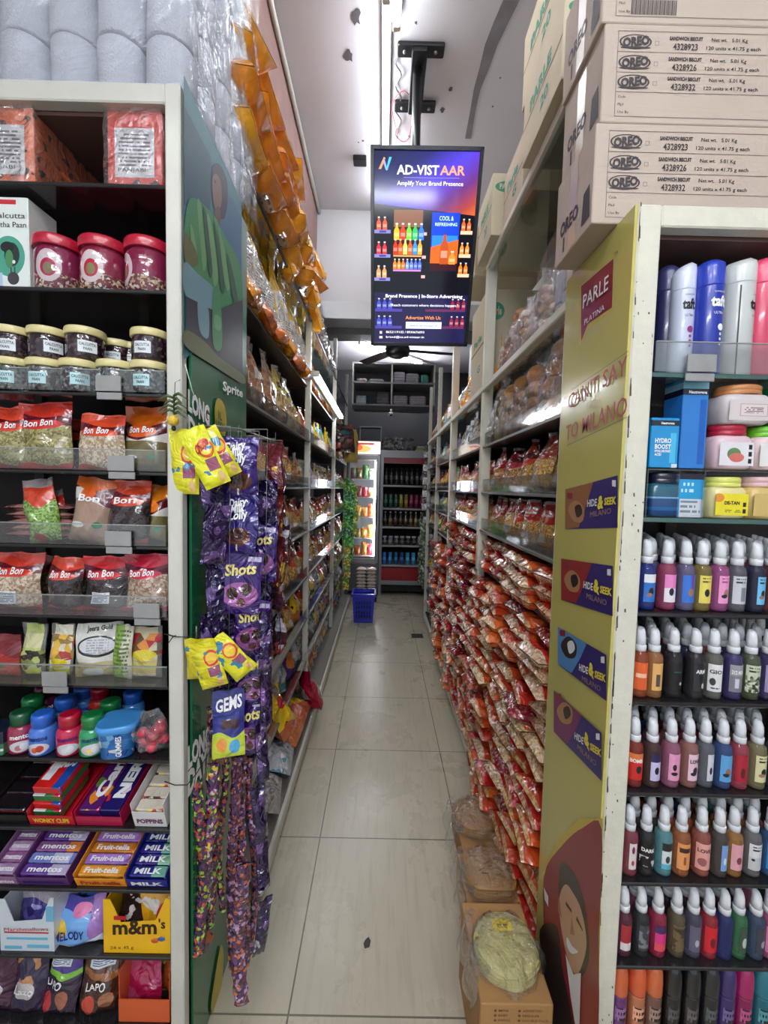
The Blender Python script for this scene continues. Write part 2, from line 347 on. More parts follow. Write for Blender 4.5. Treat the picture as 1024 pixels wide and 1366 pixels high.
# ------------------------------------------------------------------ hanging screen
def screen_unit():
    t = empty('display_screen', (.154, 1.95, 2.58))
    top = Vector((.154, 1.81, 2.95)); bot = Vector((.164, 2.095, 2.225))
    up = (top-bot).normalized(); x = Vector((1, 0.02, 0)).normalized(); x = (x-up*x.dot(up)).normalized(); n = x.cross(up)   # n points to the viewer
    if n.y > 0: n = -n
    H = (top-bot).length; W = .478
    M = Matrix((x, -n, up)).transposed().to_4x4(); M.translation = (bot+top)/2 - t.location
    fr = MB(); b = .016
    fr.rbox(-W/2, W/2, .0, .045, -H/2, H/2, .006)
    fr.xf(M).build('casing', mat('black_tv_casing', (20, 20, 22), .3), t)
    fr = MB()
    for a in ((-W/2, -W/2+b, -H/2, H/2), (W/2-b, W/2, -H/2, H/2), (-W/2, W/2, -H/2, -H/2+b), (-W/2, W/2, H/2-b, H/2)): fr.rbox(a[0], a[1], -.008, 0, a[2], a[3], .002)
    fr.xf(M).build('bezel', mat('tv_bezel', (52, 54, 58), .25, metal=.5), t)
    E = {}
    def em(c, s=1.0):
        k = 'screen_%d_%d_%d' % c
        return mat(k, c, .15, emit=s)
    # lit picture: navy ground with the blue to orange banner across the top
    def banner():
        q = NT('screen_picture'); g = q.n('ShaderNodeTexCoord').outputs['Generated']; sp = q.n('ShaderNodeSeparateXYZ'); q.L(g, sp.inputs[0]); X, Z = sp.outputs[0], sp.outputs[2]
        cr = q.n('ShaderNodeValToRGB'); el = cr.color_ramp.elements; el[0].color = lin((10, 12, 40)); el[1].color = lin((225, 110, 40)); el[1].position = .98
        for p_, c_ in ((.3, (22, 25, 90)), (.5, (70, 50, 190)), (.68, (90, 40, 110)), (.82, (150, 60, 50))): el.new(p_).color = lin(c_)
        q.L(q.M('ADD', q.M('MULTIPLY', X, .55), q.M('MULTIPLY', q.M('SUBTRACT', 1.0, Z), 1.25)), cr.inputs[0])
        m = q.M('GREATER_THAN', Z, q.M('SUBTRACT', .745, q.M('MULTIPLY', X, .04)))
        lowc = q.mix(q.inside(Z, .0, .29), lin((9, 10, 20)), lin((24, 22, 62)))
        c = q.mix(m, lowc, cr.outputs[0]); return q.done(q.bsdf(lin((2, 2, 4)), .12, spec=.5, emit=c, es=1.0))
    s = MB().quad([(-W/2+b, -.001, -H/2+b), (W/2-b, -.001, -H/2+b), (W/2-b, -.001, H/2-b), (-W/2+b, -.001, H/2-b)])
    s.v = [(p[0], p[1]+(.0008 if i > 1 else 0), p[2]) for i, p in enumerate(s.v)]
    s.xf(M); scr = s.build('screen', banner(), t)
    iw, ih = W-2*b, H-2*b
    def pp(u, v, d=.002): return (-iw/2+u*iw, -d, ih/2-v*ih)
    mats = []; mb = MB()
    def mi(c, e=1.0):
        m_ = em(c, e)
        if m_ not in mats: mats.append(m_)
        return mats.index(m_)
    def rect(u0, v0, u1, v1, c, d=.002): mb.quad([pp(u0, v1, d), pp(u1, v1, d), pp(u1, v0, d), pp(u0, v0, d)], mi(c))
    def bottle(u, v, w_, h_, c, cap=(200, 200, 200), d=.0035):
        P = [(-.5, 0), (.5, 0), (.5, .5), (.42, .62), (.2, .74), (.18, .9), (-.18, .9), (-.2, .74), (-.42, .62), (-.5, .5)]
        mb.quad([pp(u+a*w_, v-b_*h_, d) for a, b_ in P], mi(c)); rect(u-.22*w_, v-h_, u+.22*w_, v-.9*h_, cap, d); rect(u-.4*w_, v-.42*h_, u+.4*w_, v-.2*h_, tuple(min(255, int(q*.6+90)) for q in c), d+.0004)
    def word(s_, u0, u1, v, h_, c, e=1.2, bold=0, d=.004):
        P0, P1 = pp(u0, v, d), pp(u1, v, d); mb.text(s_, P0, P1, (0, 0, h_*ih), mi(c, e), bold=bold)
    # text
    mb.quad([pp(.04, .085), pp(.065, .085), pp(.105, .035), pp(.09, .03)], mi((200, 140, 90))); mb.quad([pp(.08, .05), pp(.1, .045), pp(.125, .085), pp(.11, .09)], mi((120, 150, 230))); mb.quad([pp(.11, .09), pp(.125, .09), pp(.165, .03), pp(.14, .03)], mi((70, 170, 220)))
    word('AD-VIST', .215, .62, .108, .042, (230, 232, 245), bold=.02); word('AAR', .63, .87, .108, .042, (235, 140, 95), bold=.02)
    rect(.28, .121, .82, .1225, (150, 150, 210)); word('Amplify Your Brand Presence', .22, .86, .158, .020, (225, 225, 240))
    word('Brand Presence | In-Store Advertising', .12, .94, .735, .018, (235, 235, 245), bold=.01); word('"Reach customers where decisions happen."', .17, .9, .785, .014, (225, 225, 235))
    word('Advertise With Us', .34, .72, .86, .02, (230, 140, 70)); rect(.345, .875, .735, .915, (205, 215, 245)); word('www.ad-vistaar.in', .39, .69, .903, .014, (30, 40, 110), .6, d=.005)
    word('8652119102 / 8930676093', .13, .55, .943, .013, (230, 230, 240)); word('brand@us.ad-vistaar.in', .13, .55, .972, .012, (230, 230, 240))
    rect(.06, .932, .085, .948, (190, 190, 205)); rect(.055, .962, .09, .976, (190, 190, 205))
    # shelves and bottles in the picture
    rect(.195, .275, .485, .505, (120, 82, 62)); rect(.195, .36, .485, .50, (44, 24, 22), .0025); rect(.195, .505, .485, .512, (230, 150, 90), .003)
    for k, c in enumerate(((225, 170, 30), (225, 60, 40), (110, 190, 50), (50, 170, 90), (50, 110, 220))): bottle(.225+k*.062, .425, .055, .085, c)
    for k, c in enumerate(((210, 50, 30), (220, 80, 30), (235, 200, 90), (220, 90, 40), (60, 130, 220), (230, 160, 60))): bottle(.215+k*.05, .5, .045, .08, c)
    for k, c in enumerate(((220, 120, 40), (230, 140, 50), (220, 110, 40), (120, 140, 230), (90, 120, 220), (80, 100, 210), (70, 100, 220))): bottle(.212+k*.043, .578, .036, .055, c)
    rect(.195, .58, .485, .59, (180, 120, 190))
    rect(.575, .285, .855, .585, (20, 60, 190)); rect(.585, .40, .845, .52, (40, 120, 225), .0025); mb.quad([pp(.575, .46, .003), pp(.855, .42, .003), pp(.855, .56, .003), pp(.575, .56, .003)], mi((200, 90, 30)))
    rect(.575, .545, .855, .585, (50, 18, 24), .0035)
    word('COOL &', .65, .79, .325, .022, (190, 230, 255)); word('REFRESHING', .61, .83, .352, .016, (190, 230, 255))
    bottle(.715, .55, .085, .17, (170, 70, 25), (30, 60, 160), .005); bottle(.8, .55, .07, .07, (215, 130, 50), (240, 220, 200), .005)
    for v, c in ((.375, (190, 80, 50)), (.50, (190, 50, 60)), (.625, (200, 140, 90))):
        for u in (.045, .105): bottle(u, v, .045, .065, c)
        rect(0, v, .165, v+.018, (120, 120, 180)); rect(.05, v+.004, .12, v+.014, (60, 60, 130), .003)
    for v, c in ((.375, (190, 90, 40)), (.495, (220, 130, 50)), (.60, (230, 110, 30))):
        for u in (.895, .95): bottle(u, v, .04, .06, c)
        rect(.87, v, .99, v+.018, (235, 180, 150))
    for v in (.385, .505, .61): rect(.49, v, .53, v+.016, (225, 160, 160))
    for v in (.80, .90):
        for u in (.05, .11, .17): bottle(u, v, .045, .06, (60, 70, 170))
        for u in (.84, .90, .96): bottle(u, v, .04, .06, (130, 35, 50))
        rect(.01, v, .3, v+.016, (70, 60, 140)); rect(.55, v, .98, v+.014, (90, 40, 80), .0018)
    mb.xf(M).build('picture', mats, scr)
    # ceiling mount
    pole = MB().tube([Vector((.115, 2.03, 3.46))-t.location, Vector((.12, 2.03, 2.66))-t.location], .021, 12); pole.build('pole', BLACK, t)
    for z, y in ((3.488, 2.03),):
        MB().rbox(-.105, .105, -.03, .03, -.012, .006, .004).xf(Matrix.Translation(Vector((.125, 1.965, z))-t.location)).build('ceiling_plate', BLACK, t)
        MB().rbox(-.105, .105, -.03, .03, -.012, .006, .004).xf(Matrix.Translation(Vector((.12, 2.24, z))-t.location)).build('ceiling_plate', BLACK, t)
        MB().rbox(-.035, .035, -.16, .16, -.03, -.01, .004).xf(Matrix.Translation(Vector((.12, 2.1, z))-t.location)).build('mount_neck', BLACK, t)
    for dx in (-.07, 0, .07):
        for yy in (1.965, 2.24): MB().ell((0, 0, 0), .008, .008, .006).xf(Matrix.Translation(Vector((.122+dx, yy, 3.474))-t.location)).build('bolt', STEEL, t)
    MB().rbox(-.06, .06, -.02, .05, -.15, .15, .006).xf(Matrix.Translation(Vector((.12, 2.06, 2.62))-t.location)).build('mount_arm', BLACK, t)
    T(t, 'upright advertising screen with blue banner and drinks hanging from the ceiling', 'screen')
screen_unit()

# ceiling fan far down the aisle
t = empty('ceiling_fan', (.12, 4.3, 2.93))
MB().tube([(0, 0, .57), (0, 0, .02)], .012).build('rod', BLACK, t); MB().lathe([(.02, .1), (.06, .07), (.115, .04), (.13, 0), (.115, -.05), (.06, -.075), (.02, -.08)], 20).build('motor', BLACK, t)
for a in (.15, 2.25, 4.35):
    m = MB().rbox(.11, .60, -.055, .055, -.006, .004, .003); m.xf(Matrix.Rotation(a, 4, 'Z') @ Matrix.Rotation(.15, 4, 'X')).build('blade', BLACK, t)
T(t, 'dark ceiling fan seen just below the hanging screen', 'fan')

# ------------------------------------------------------------------ shelving
def post_mb(x0, x1, y0, y1, z0, z1, slots='X'):
    m = MB().rbox(x0, x1, y0, y1, z0, z1, .003); return m
LZ = [.12, .37, .66, .94, 1.235, 1.515, 1.815, 2.16]        # shelf boards of the aisle racks
RZ = [.10, .36, .62, .87, 1.12, 1.32, 1.515, 1.748]
def aisle_rack(name, sgn, xf, ys, zs, ztop, extra, label, frontrail):
    """sgn -1: left of the aisle. xf = x of the aisle face."""
    t = empty(name, (xf, ys[0], 0)); back = .42
    def X(a, b): return (min(a*sgn, b*sgn), max(a*sgn, b*sgn))
    for y in ys:
        zt = 2.3 if y == ys[0] and sgn < 0 else ztop
        x0, x1 = X(0, .035); MB().rbox(x0, x1, y-ys[0]-.018, y-ys[0]+.018, 0, zt, .003).build('post', WHITE, t)
        m = MB()
        for k in range(int(zt/.05)): z = .05+k*.05; m.box(x0-.0006 if sgn > 0 else x1, x0 if sgn > 0 else x1+.0006, y-ys[0]-.004, y-ys[0]+.004, z, z+.022)
        m.build('slots', mat('slot_shadow', (70, 68, 62), .8), t)
    L = ys[-1]-ys[0]
    x0, x1 = X(back, back+.015); MB().box(x0, x1, 0, L, 0, ztop-.3).build('back_panel', DARK, t)
    for i in range(len(ys)-1):
        a, b = ys[i]-ys[0]+.02, ys[i+1]-ys[0]-.02
        for z in zs:
            x0, x1 = X(.02, back); MB().rbox(x0, x1, a, b, z-.014, z, .002).build('shelf', mat('dark_shelf_board', (58, 55, 50), .35, var=.2), t)
            if frontrail(i, z):
                x0, x1 = X(.004, .009); MB().box(x0, x1, a, b, z-.012, z+.055).build('clear_lip', RAILG, t)
                x0, x1 = X(.0, .013); MB().box(x0, x1, a, b, z-.018, z-.008).build('lip_channel', STEEL, t)
    extra(t, X, ys, L)
    return T(t, label, 'shelf rack')
LYS = [1.40, 2.68, 4.08, 5.35]
def lx(t, X, ys, L):
    x0, x1 = X(-.075, -.045); MB().rbox(x0, x1, 0, L, .03, .09, .004).build('floor_rail', WHITE, t)
    x0, x1 = X(-.06, .42); MB().box(x0, x1, 0, L, .09, .105).build('base_board', mat('grey_base_board', (120, 116, 108), .6), t)
    for z in (2.56,):
        x0, x1 = X(.0, .42); MB().box(x0, x1, 0, L, z-.008, z).build('glass_shelf', GLASS, t)
        x0, x1 = X(.0, .01); MB().box(x0, x1, 0, L, z-.01, z+.002).build('glass_edge', BLACK, t)
aisle_rack('shelf_rack', -1, -.475, LYS, LZ[1:], 2.95, lx, 'long white post rack of snack bags along the left side of the aisle', lambda i, z: z < 2)
RYS = [1.165, 2.14, 3.12, 3.95, 4.7]
CREAM = mat('cream_rail_paint', (226, 222, 205), .45, var=.1, vscale=14)
def rx(t, X, ys, L):
    for y in ys[:3]:
        x0, x1 = X(-.005, .045); MB().rbox(x0, x1, y-ys[0]-.022, y-ys[0]+.022, 1.1, 2.65, .004).build('post_sleeve', CREAM, t)
    for z, h in ((2.65, .03), (2.045, .03)):
        x0, x1 = X(-.012, .02); MB().rbox(x0, x1, 0, L if z < 2.5 else ys[1]-ys[0], z-h, z, .004).build('top_rail', CREAM, t)
    x0, x1 = X(.0, .42); MB().box(x0, x1, .02, .955, 2.61, 2.617).build('glass_shelf', GLASS, t); MB().box(x0, x1, .02, L, 2.025, 2.032).build('glass_shelf', GLASS, t)
    x0, x1 = X(.40, .41); MB().box(x0, x1, .02, .955, 2.05, 2.6).build('clear_back', GLASS, t)
    x0, x1 = X(-.0, .05); MB().rbox(x0-.0, x1, 0, L, .02, .07, .004).build('floor_rail', WHITE, t)
    x0, x1 = X(.43, .445); MB().box(x0, x1, 0, L, 0, 3.1).build('upper_back', mat('pale_back_board', (190, 190, 184), .7), t)
aisle_rack('shelf_rack', 1, .505, RYS, RZ, 2.66, rx, 'long cream post rack with stacked orange packets along the right side of the aisle', lambda i, z: z > 1.3)

def endcap(side):
    left = side == 'l'
    Y = .95 if left else .85; Xi = -.463 if left else .497; Xo = -1.35 if left else 1.32; D = .40 if left else .30
    H = 2.385 if left else 2.09; s = -1 if left else 1; pw = .034 if left else .047
    t = empty('end_shelf_unit', (Xi, Y, 0))
    def X(a, b): return (min(a*s, b*s), max(a*s, b*s))
    pm = WHITE if left else POST
    x0, x1 = X(0, pw); MB().rbox(x0, x1, 0, .028, 0, H, .003).build('post', pm, t)
    if not left:
        random.seed(7); m = MB()
        for k in range(120):
            z = random.random()*H; x = random.choice((.0015, .0015, .003+random.random()*.04)); h = random.uniform(.002, .035 if x < .003 else .008); ww = random.uniform(.0008, .004)
            m.quad([(x, -.0006, z), (x+ww, -.0006, z+R(.002)), (x+ww*.7, -.0006, z+h), (x+R(.001), -.0006, z+h*.8)])
        m.build('chipped_paint', mat('rust_chip', (84, 72, 58), .8), t)
    x0, x1 = X(pw, abs(Xo-Xi)); MB().rbox(x0, x1, .001, .03, H-.042, H, .003).build('top_rail', pm, t)
    MB().box(x0, x1, .03, D-.013, H-.05, H-.035, mf=[0]*6).build('top_board', mat('brown_underboard', (92, 66, 60), .7), t)
    MB().box(x0, x1, D-.012, D, 0, H-.05).build('back_panel', DARK, t)
    x2, x3 = X(.004, .012); MB().box(x2, x3, .03, D-.012, 0, H-.05).build('inner_side', DARK, t)
    for q in (.28, .62): x2, x3 = X(q, q+.03); MB().box(x2, x3, D-.03, D-.012, .1, H-.06).build('back_upright', mat('dim_upright', (70, 66, 60), .6), t)
    zs = [.15, .336, .512, .669, .844, 1.029, 1.197, 1.365, 1.538, 1.717, 1.948, 2.176] if left else [.25, .46, .657, .864, 1.068, 1.263, 1.465, 1.763]
    for z in zs:
        x2, x3 = X(.014 if not left else pw, abs(Xo-Xi)); gl = not left and z > 1.4
        MB().rbox(x2, x3, .006, D-.014, z-.009, z, .002).build('shelf', mat('glossy_black_shelf', (34, 33, 34), .12, coat=.5) if not gl else GLASS, t)
        if gl: MB().box(x2, x3, .004, .007, z-.009, z).build('glass_edge', mat('green_glass_edge', (70, 100, 95), .2), t)
    tags = {1.717: (132, 165), 1.538: (146, 181), 1.365: (141, 176), 1.197: (178, 213), 1.029: (52, 86)} if left else {1.763: (903, 941)}
    for z, (a, b) in tags.items():
        A, B = U(a, 650, Y).x-Xi, U(b, 650, Y).x-Xi
        MB().rbox(A, B, -.004, .0, z-.018, z-.002, .001).build('tag_rail', TAGM, t); MB().rbox(A, B, -.007, -.003, z, z+.035, .001).build('price_holder', TAGM, t)
        x2, x3 = X(pw+.004, abs(Xo-Xi)); hh = .05 if left else .062
        MB().box(x2, x3, .0, .003, z+.001, z+hh).build('clear_lip', LIPC if left else GLASS, t)
        MB().box(x2, x3, -.0005, .0035, z+hh-.002, z+hh).build('lip_edge', mat('lip_edge_highlight', (150, 155, 150), .2), t)
    return T(t, 'white framed black shelf unit of sweets and spices at the left front' if left else 'chipped cream framed shelf unit of fragrance bottles at the right front', 'shelf unit')
endcap('l'); endcap('r')

# ------------------------------------------------------------------ advertising boards on the rack ends
def curve(pts, n=4):      # smooth closed outline through points
    out = []; N = len(pts)
    for i in range(N):
        p0, p1, p2, p3 = (Vector(pts[(i+k-1) % N]) for k in range(4))
        for j in range(n):
            s = j/n; out.append(tuple(.5*((2*p1)+(p2-p0)*s+(2*p0-5*p1+4*p2-p3)*s*s+(3*p1-p0-3*p2+p3)*s**3)))
    return out
def board(name, X, Y0, Y1, Z0, Z1, m, sgn, label):
    t = empty(name, (X, Y0, 0)); MB().box(0 if sgn > 0 else -.006, .006 if sgn > 0 else 0, 0, Y1-Y0, Z0, Z1).build('panel', m, t)
    return T(t, label, 'advertising board')
LX = -.4565; LB = board('advertising_board', LX, .985, 1.375, .0, 2.345, mat('green_poster', (16, 104, 62), .25, coat=.5, var=.12, vscale=4), -1, 'tall green drink poster with LONG DAY lettering on the left rack end')
PM = [mat('poster_'+n, tuple(int(q*.82) for q in c), .45, coat=.1) for n, c in dict(teal=(58, 140, 150), dteal=(28, 92, 104), blue=(50, 120, 160), hair=(28, 26, 34), skin=(150, 112, 88), skin2=(112, 80, 64), green=(60, 160, 90), lgreen=(120, 190, 120), dgreen=(20, 92, 60), black=(16, 24, 30), olive=(108, 116, 52), pale=(130, 180, 190), yellow=(226, 206, 62), white=(232, 238, 232), wine=(120, 22, 40), cream=(226, 224, 160)).items()]
PN = dict(zip('teal dteal blue hair skin skin2 green lgreen dgreen black olive pale yellow white wine cream'.split(), range(16)))
mb = MB(); lay = [0]
def LP(pts, c):
    if c in ('hair', 'skin', 'skin2', 'green', 'lgreen', 'dgreen', 'olive', 'pale', 'yellow'): pts = curve(pts)
    lay[0] += 1; d = .0002*lay[0]; q = []
    for px, py in pts: v = V(px, py, LX); q.append((d, v.y-.985, v.z))
    mb.quad(q, PN[c])
LP([(245, 100), (322, 270), (322, 420), (245, 480)], 'teal'); LP([(245, 140), (281, 210), (280, 330), (245, 270)], 'dteal'); LP([(282, 220), (322, 290), (322, 420), (300, 390), (290, 330)], 'blue')
LP([(283, 222), (293, 220), (302, 240), (303, 270), (298, 292), (288, 285), (282, 262)], 'hair'); LP([(283, 238), (288, 232), (294, 244), (295, 270), (289, 283), (284, 268)], 'skin')
LP([(285, 242), (287, 240), (287, 245)], 'hair'); LP([(286, 280), (292, 276), (293, 300), (286, 305)], 'skin2')
LP([(250, 270), (262, 266), (285, 288), (296, 310), (318, 350), (322, 415), (300, 420), (270, 395), (250, 360), (244, 320)], 'green')
for i, q in enumerate(([(262, 272), (268, 275), (276, 330), (270, 360)], [(275, 290), (281, 300), (290, 360), (284, 380)], [(290, 305), (296, 322), (308, 370), (300, 385)], [(252, 300), (257, 310), (262, 345), (256, 345)])): LP(q, 'lgreen')
for q in ([(269, 280), (274, 290), (282, 360), (277, 362)], [(284, 300), (288, 310), (298, 380), (293, 384)], [(300, 340), (306, 350), (316, 400), (310, 402)]): LP(q, 'dgreen')
LP([(244, 310), (258, 330), (262, 352), (246, 350)], 'olive'); LP([(244, 350), (262, 365), (290, 392), (285, 420), (246, 395)], 'pale')
LP([(246, 395), (285, 415), (322, 400), (322, 500), (300, 490), (246, 450)], 'black'); LP([(262, 400), (275, 408), (276, 450), (264, 440)], 'pale'); LP([(282, 392), (287, 382), (292, 395), (294, 462), (282, 458)], 'green'); LP([(284, 420), (292, 424), (292, 440), (284, 436)], 'lgreen')
LP([(245, 440), (270, 455), (290, 476), (322, 500), (322, 512), (286, 490), (245, 462)], 'olive')
LP([(284, 548), (287, 532), (293, 534), (298, 545), (300, 565), (297, 584), (291, 592), (286, 580)], 'yellow')
LP([(279, 1345), (284, 1305), (292, 1262), (296, 1275), (293, 1318), (286, 1352)], 'yellow')
mb.build('poster_picture', PM, LB)
def boardtext(mbx, s, X, Y0, a, b, h, side, m=0, d=.003, bold=0):
    P0 = V(*a, X); P1 = V(*b, X); o = d if side > 0 else -d
    up = V(a[0], a[1]-h, X)-P0; up.y = 0
    mbx.text(s, (o, P0.y-Y0, P0.z), (o, P1.y-Y0, P1.z), up, m, bold=bold)
mb = MB(); bt = lambda s, a, b, h, m=0, d=.0065, bold=.03: boardtext(mb, s, LX, .985, a, b, h, 1, m, d, bold)
bt('Sprite', (294, 520), (321, 530), 12); bt('LONG', (247, 546), (276, 567), 26, bold=.05); bt('DAY?', (247, 580), (278, 602), 26, bold=.05); bt('WE', (248, 618), (262, 626), 24)
bt('1L', (288, 558), (293, 561), 10, 1); bt('100/-', (285, 568), (298, 574), 8, 1); bt('50/-', (286, 582), (297, 588), 8, 1)
bt('LONG', (247, 1026), (277, 992), 28, bold=.05); bt('DAY?', (247, 1062), (276, 1020), 30, bold=.05)
mb.build('lettering', [WINK, mat('green_ink', (30, 90, 50), .4)], LB)

RX = .4905; RB = board('advertising_board', RX, .853, 1.158, 0, 2.09, mat('gold_board', (196, 186, 104), .22, coat=.3, var=.05, vscale=3), 1, 'tall gold biscuit advertising board on the right rack end')
mb = MB(); lay = [0]
RM = [mat('board_'+n, c, .3, coat=.3) for n, c in dict(maroon=(138, 22, 44), purple=(48, 30, 110), brown=(150, 98, 52), red=(150, 36, 40), blue=(78, 140, 196), plum=(120, 36, 92), cookie=(176, 128, 84), dark=(44, 28, 26), white=(235, 235, 235), yellow=(226, 206, 60), skin=(198, 152, 122), hair=(26, 22, 24), suit=(46, 38, 40), gold=(206, 184, 60), olive=(120, 104, 40), skind=(160, 112, 86)).items()]
RN = dict(zip('maroon purple brown red blue plum cookie dark white yellow skin hair suit gold olive skind'.split(), range(16)))
def RP(pts, c, dd=1):
    lay[0] += dd; d = -.00015*lay[0]; q = []
    for px, py in pts: v = V(px, py, RX); q.append((d, v.y-.853, v.z))
    mb.quad(q[::-1], RN[c])
RP([(773, 382), (818, 345), (816, 412), (784, 440), (772, 462)], 'gold'); RP([(775, 382), (818, 345), (816, 410), (784, 432), (775, 456)], 'maroon')
for a, b in (((762, 520), (838, 468)), ((756, 594), (836, 556))): RP([a, b, (b[0], b[1]+1), (a[0], a[1]+1)], 'olive')
for (x0, yt0, yb0, x1, yt1, yb1, xm, c, ck) in ((754, 653, 706, 824, 634, 704, 784, 'brown', 'cookie'), (749, 745, 800, 818, 755, 822, 782, 'red', 'cookie'), (745, 836, 886, 810, 874, 935, 776, 'blue', 'dark'), (740, 921, 976, 804, 978, 1042, 770, 'plum', 'cookie')):
    RP([(x0, yt0), (x1, yt1), (x1, yb1), (x0, yb0)], 'purple'); f = (xm-x0)/(x1-x0); yt = yt0+(yt1-yt0)*f; g = f*1.25; ytg = yt0+(yt1-yt0)*g
    RP([(x0, yt0), (x0+(x1-x0)*g, ytg), (xm, yt+(yb0-yt0)*.45), (x0+(xm-x0)*.6, yb0+(yb1-yb0)*f*.6-2), (x0, yb0)], c)
    cx, cy = x0+16, (yt0+yb0)/2+3; RP(curve([(cx-12, cy-4), (cx-2, cy-15), (cx+9, cy-4), (cx+7, cy+13), (cx-5, cy+12)]), ck); RP(curve([(cx-3, cy-6), (cx+4, cy-9), (cx+7, cy+2), (cx, cy+8)]), 'dark' if ck == 'cookie' else 'white')
    RP([(x0+3, yt0+4), (x0+10, yt0+5), (x0+10, yt0+13), (x0+3, yt0+12)], 'maroon'); yr = yt1+(yt0-yt1)*.08; RP([(x1-7, yr+5), (x1-2, yr+5), (x1-2, yr+14), (x1-7, yr+13)], 'white')
    dl = (yt1-yt0)/(x1-x0)
RP([(736, 1366), (738, 1320), (731, 1180), (726, 1165), (745, 1120), (775, 1092), (806, 1092), (806, 1100), (800, 1366)], 'gold')
RP(curve([(727, 1172), (750, 1130), (780, 1104), (805, 1106), (801, 1250), (796, 1390), (738, 1390), (730, 1280)]), 'maroon')
RP(curve([(722, 1240), (745, 1236), (752, 1290), (762, 1340), (768, 1390), (738, 1390), (728, 1300)]), 'suit')
RP(curve([(752, 1150), (768, 1165), (778, 1190), (786, 1230), (788, 1280), (775, 1300), (752, 1230), (747, 1180)]), 'hair')
RP(curve([(756, 1180), (766, 1190), (778, 1215), (785, 1258), (778, 1290), (770, 1300), (760, 1280), (751, 1240), (748, 1200)]), 'skin')
RP([(757, 1202), (765, 1214), (765, 1218), (757, 1207)], 'hair'); RP([(772, 1222), (780, 1240), (780, 1243), (771, 1227)], 'hair'); RP([(765, 1222), (769, 1248), (763, 1246)], 'skind'); RP(curve([(759, 1250), (766, 1262), (774, 1270), (765, 1272), (759, 1262)]), 'white'); RP(curve([(748, 1196), (750, 1212), (752, 1224), (747, 1215)]), 'skind')
RP([(757, 1272), (768, 1300), (778, 1298), (776, 1366), (770, 1366), (764, 1330)], 'white'); RP([(728, 1184), (734, 1196), (734, 1210), (729, 1200)], 'white')
mb.build('printed_pictures', RM, RB)
mb = MB(); rt = lambda s, a, b, h, m=0, d=.004, bold=0: boardtext(mb, s, RX, .853, a, b, h, -1, m, d, bold)
rt('PARLE', (779, 412), (813, 386), 17, bold=.01); rt('PLATINA', (781, 434), (808, 413), 7); RPx = None
rt("CAN'T SAY", (759, 546), (838, 498), 18, 1, bold=.01); rt('NO', (784, 548), (798, 542), 10, 2); rt('TO MILANO', (756, 588), (838, 553), 19, 1, bold=.01); rt('TM', (821, 342), (826, 338), 4, 3)
for x0, x1, ya, yb in ((785, 824, 676, 672), (780, 818, 784, 795), (774, 810, 894, 910), (768, 804, 985, 1010)):
    rt('HIDE', (x0, ya), (x0+(x1-x0)*.33, ya+(yb-ya)*.33), 9, 0, bold=.02); rt('&', (x0+(x1-x0)*.35, ya+3), (x0+(x1-x0)*.56, ya+3+(yb-ya)*.56), 16, 4, bold=.05); rt('SEEK', (x0+(x1-x0)*.58, ya+(yb-ya)*.58), (x1, yb), 9, 4, bold=.04)
    rt('MILANO', (x0+4, ya+14), (x1-7, yb+13), 7, 5)
mb.build('lettering', [WINK, mat('dusty_red_ink', (176, 70, 62), .4), mat('olive_ink', (170, 158, 96), .4), INK, mat('yellow_ink', (236, 216, 60), .4), mat('bronze_ink', (166, 136, 110), .4)], RB)
# ------------------------------------------------------------------ bags, pouches, packets
def bag(w, h, d, seed, nu=10, nv=14, seal=.1, flat=.0, lump=.0, pinch=0., m=0, crimp=True):
    """pillow bag standing on its base, front towards -Y, sealed edge on top; returns the mesh and its front surface"""
    rs = random.Random(seed); ph = [rs.uniform(0, 6.28) for _ in range(8)]; lean = rs.uniform(-.04, .04)*w
    def th(u, v):
        e = max(0, 1-(2*u-1)**2)**.55
        vb = min(1, (v+.0)/.10)**.5 if v < .10 else 1
        vt = 1 if v < .45 else max(0., 1-((v-.45)/(.55-seal))**1.7)
        t = d/2*e*vb*vt
        t *= 1+.13*sin(7*u+9*v+ph[0])+.10*sin(13*u-11*v+ph[1])+lump*sin(19*u+ph[2])*sin(23*v+ph[3])
        return max(t, .0012 if v > .001 else .0012)
    def px(u, v):
        edge = 1-pinch*max(0, (v-.5)*2)**2; x = (u-.5)*w*edge*(1+.03*sin(9*v+ph[4])) + lean*v*v
        return x
    def pz(u, v): return h*v + (.012*h*sin(11*u+ph[5]) if v > .93 else 0) + .0
    def wob(u, v): return .06*d*sin(6*v+ph[6]) + (.12*d*sin(8*u+ph[7])*max(0, (v-.7)/.3))
    def front(u, v, o=0): return (px(u, v), wob(u, v)-th(u, v)-o, pz(u, v))
    def back(u, v): return (px(u, v), wob(u, v)+th(u, v), pz(u, v))
    b = MB(); b.grid(front, nu, nv, m); b.grid(back, nu, nv, m, flip=True)
    return b, front
def on_bag(mb, front, s, u0, u1, v, hh, H, m=0, o=.0015, bold=0, slant=0):
    return mb.text(s, 0, 0, 0, m, fn=lambda x, y: front(u0+(u1-u0)*x, v+slant*x+y*hh/H, o), bold=bold)
RED = (196, 50, 36); ORG = (222, 110, 30); MRN = (92, 20, 34); NOOD = [(212, 172, 104), (190, 142, 76), (228, 196, 132), (168, 110, 60)]
def brandbag(name, top, wave, ell, contents, extra=()):
    return pmat(name, contents[0], [('cells', 230, .0, .8, 1.1, contents), ('above', .66, .03, 5, 0, wave), ('above', .80, .05, 4.5, 2.0, top), ('ell', .47, .65, .40, .075, ell), ('above', .965, .0, 6, 1, tuple(min(255, q+40) for q in top))] + list(extra), rough=.2, coat=.8, bump=.35)
lr = (('below', .07, .03, 7, 0, (190, 44, 36)),)
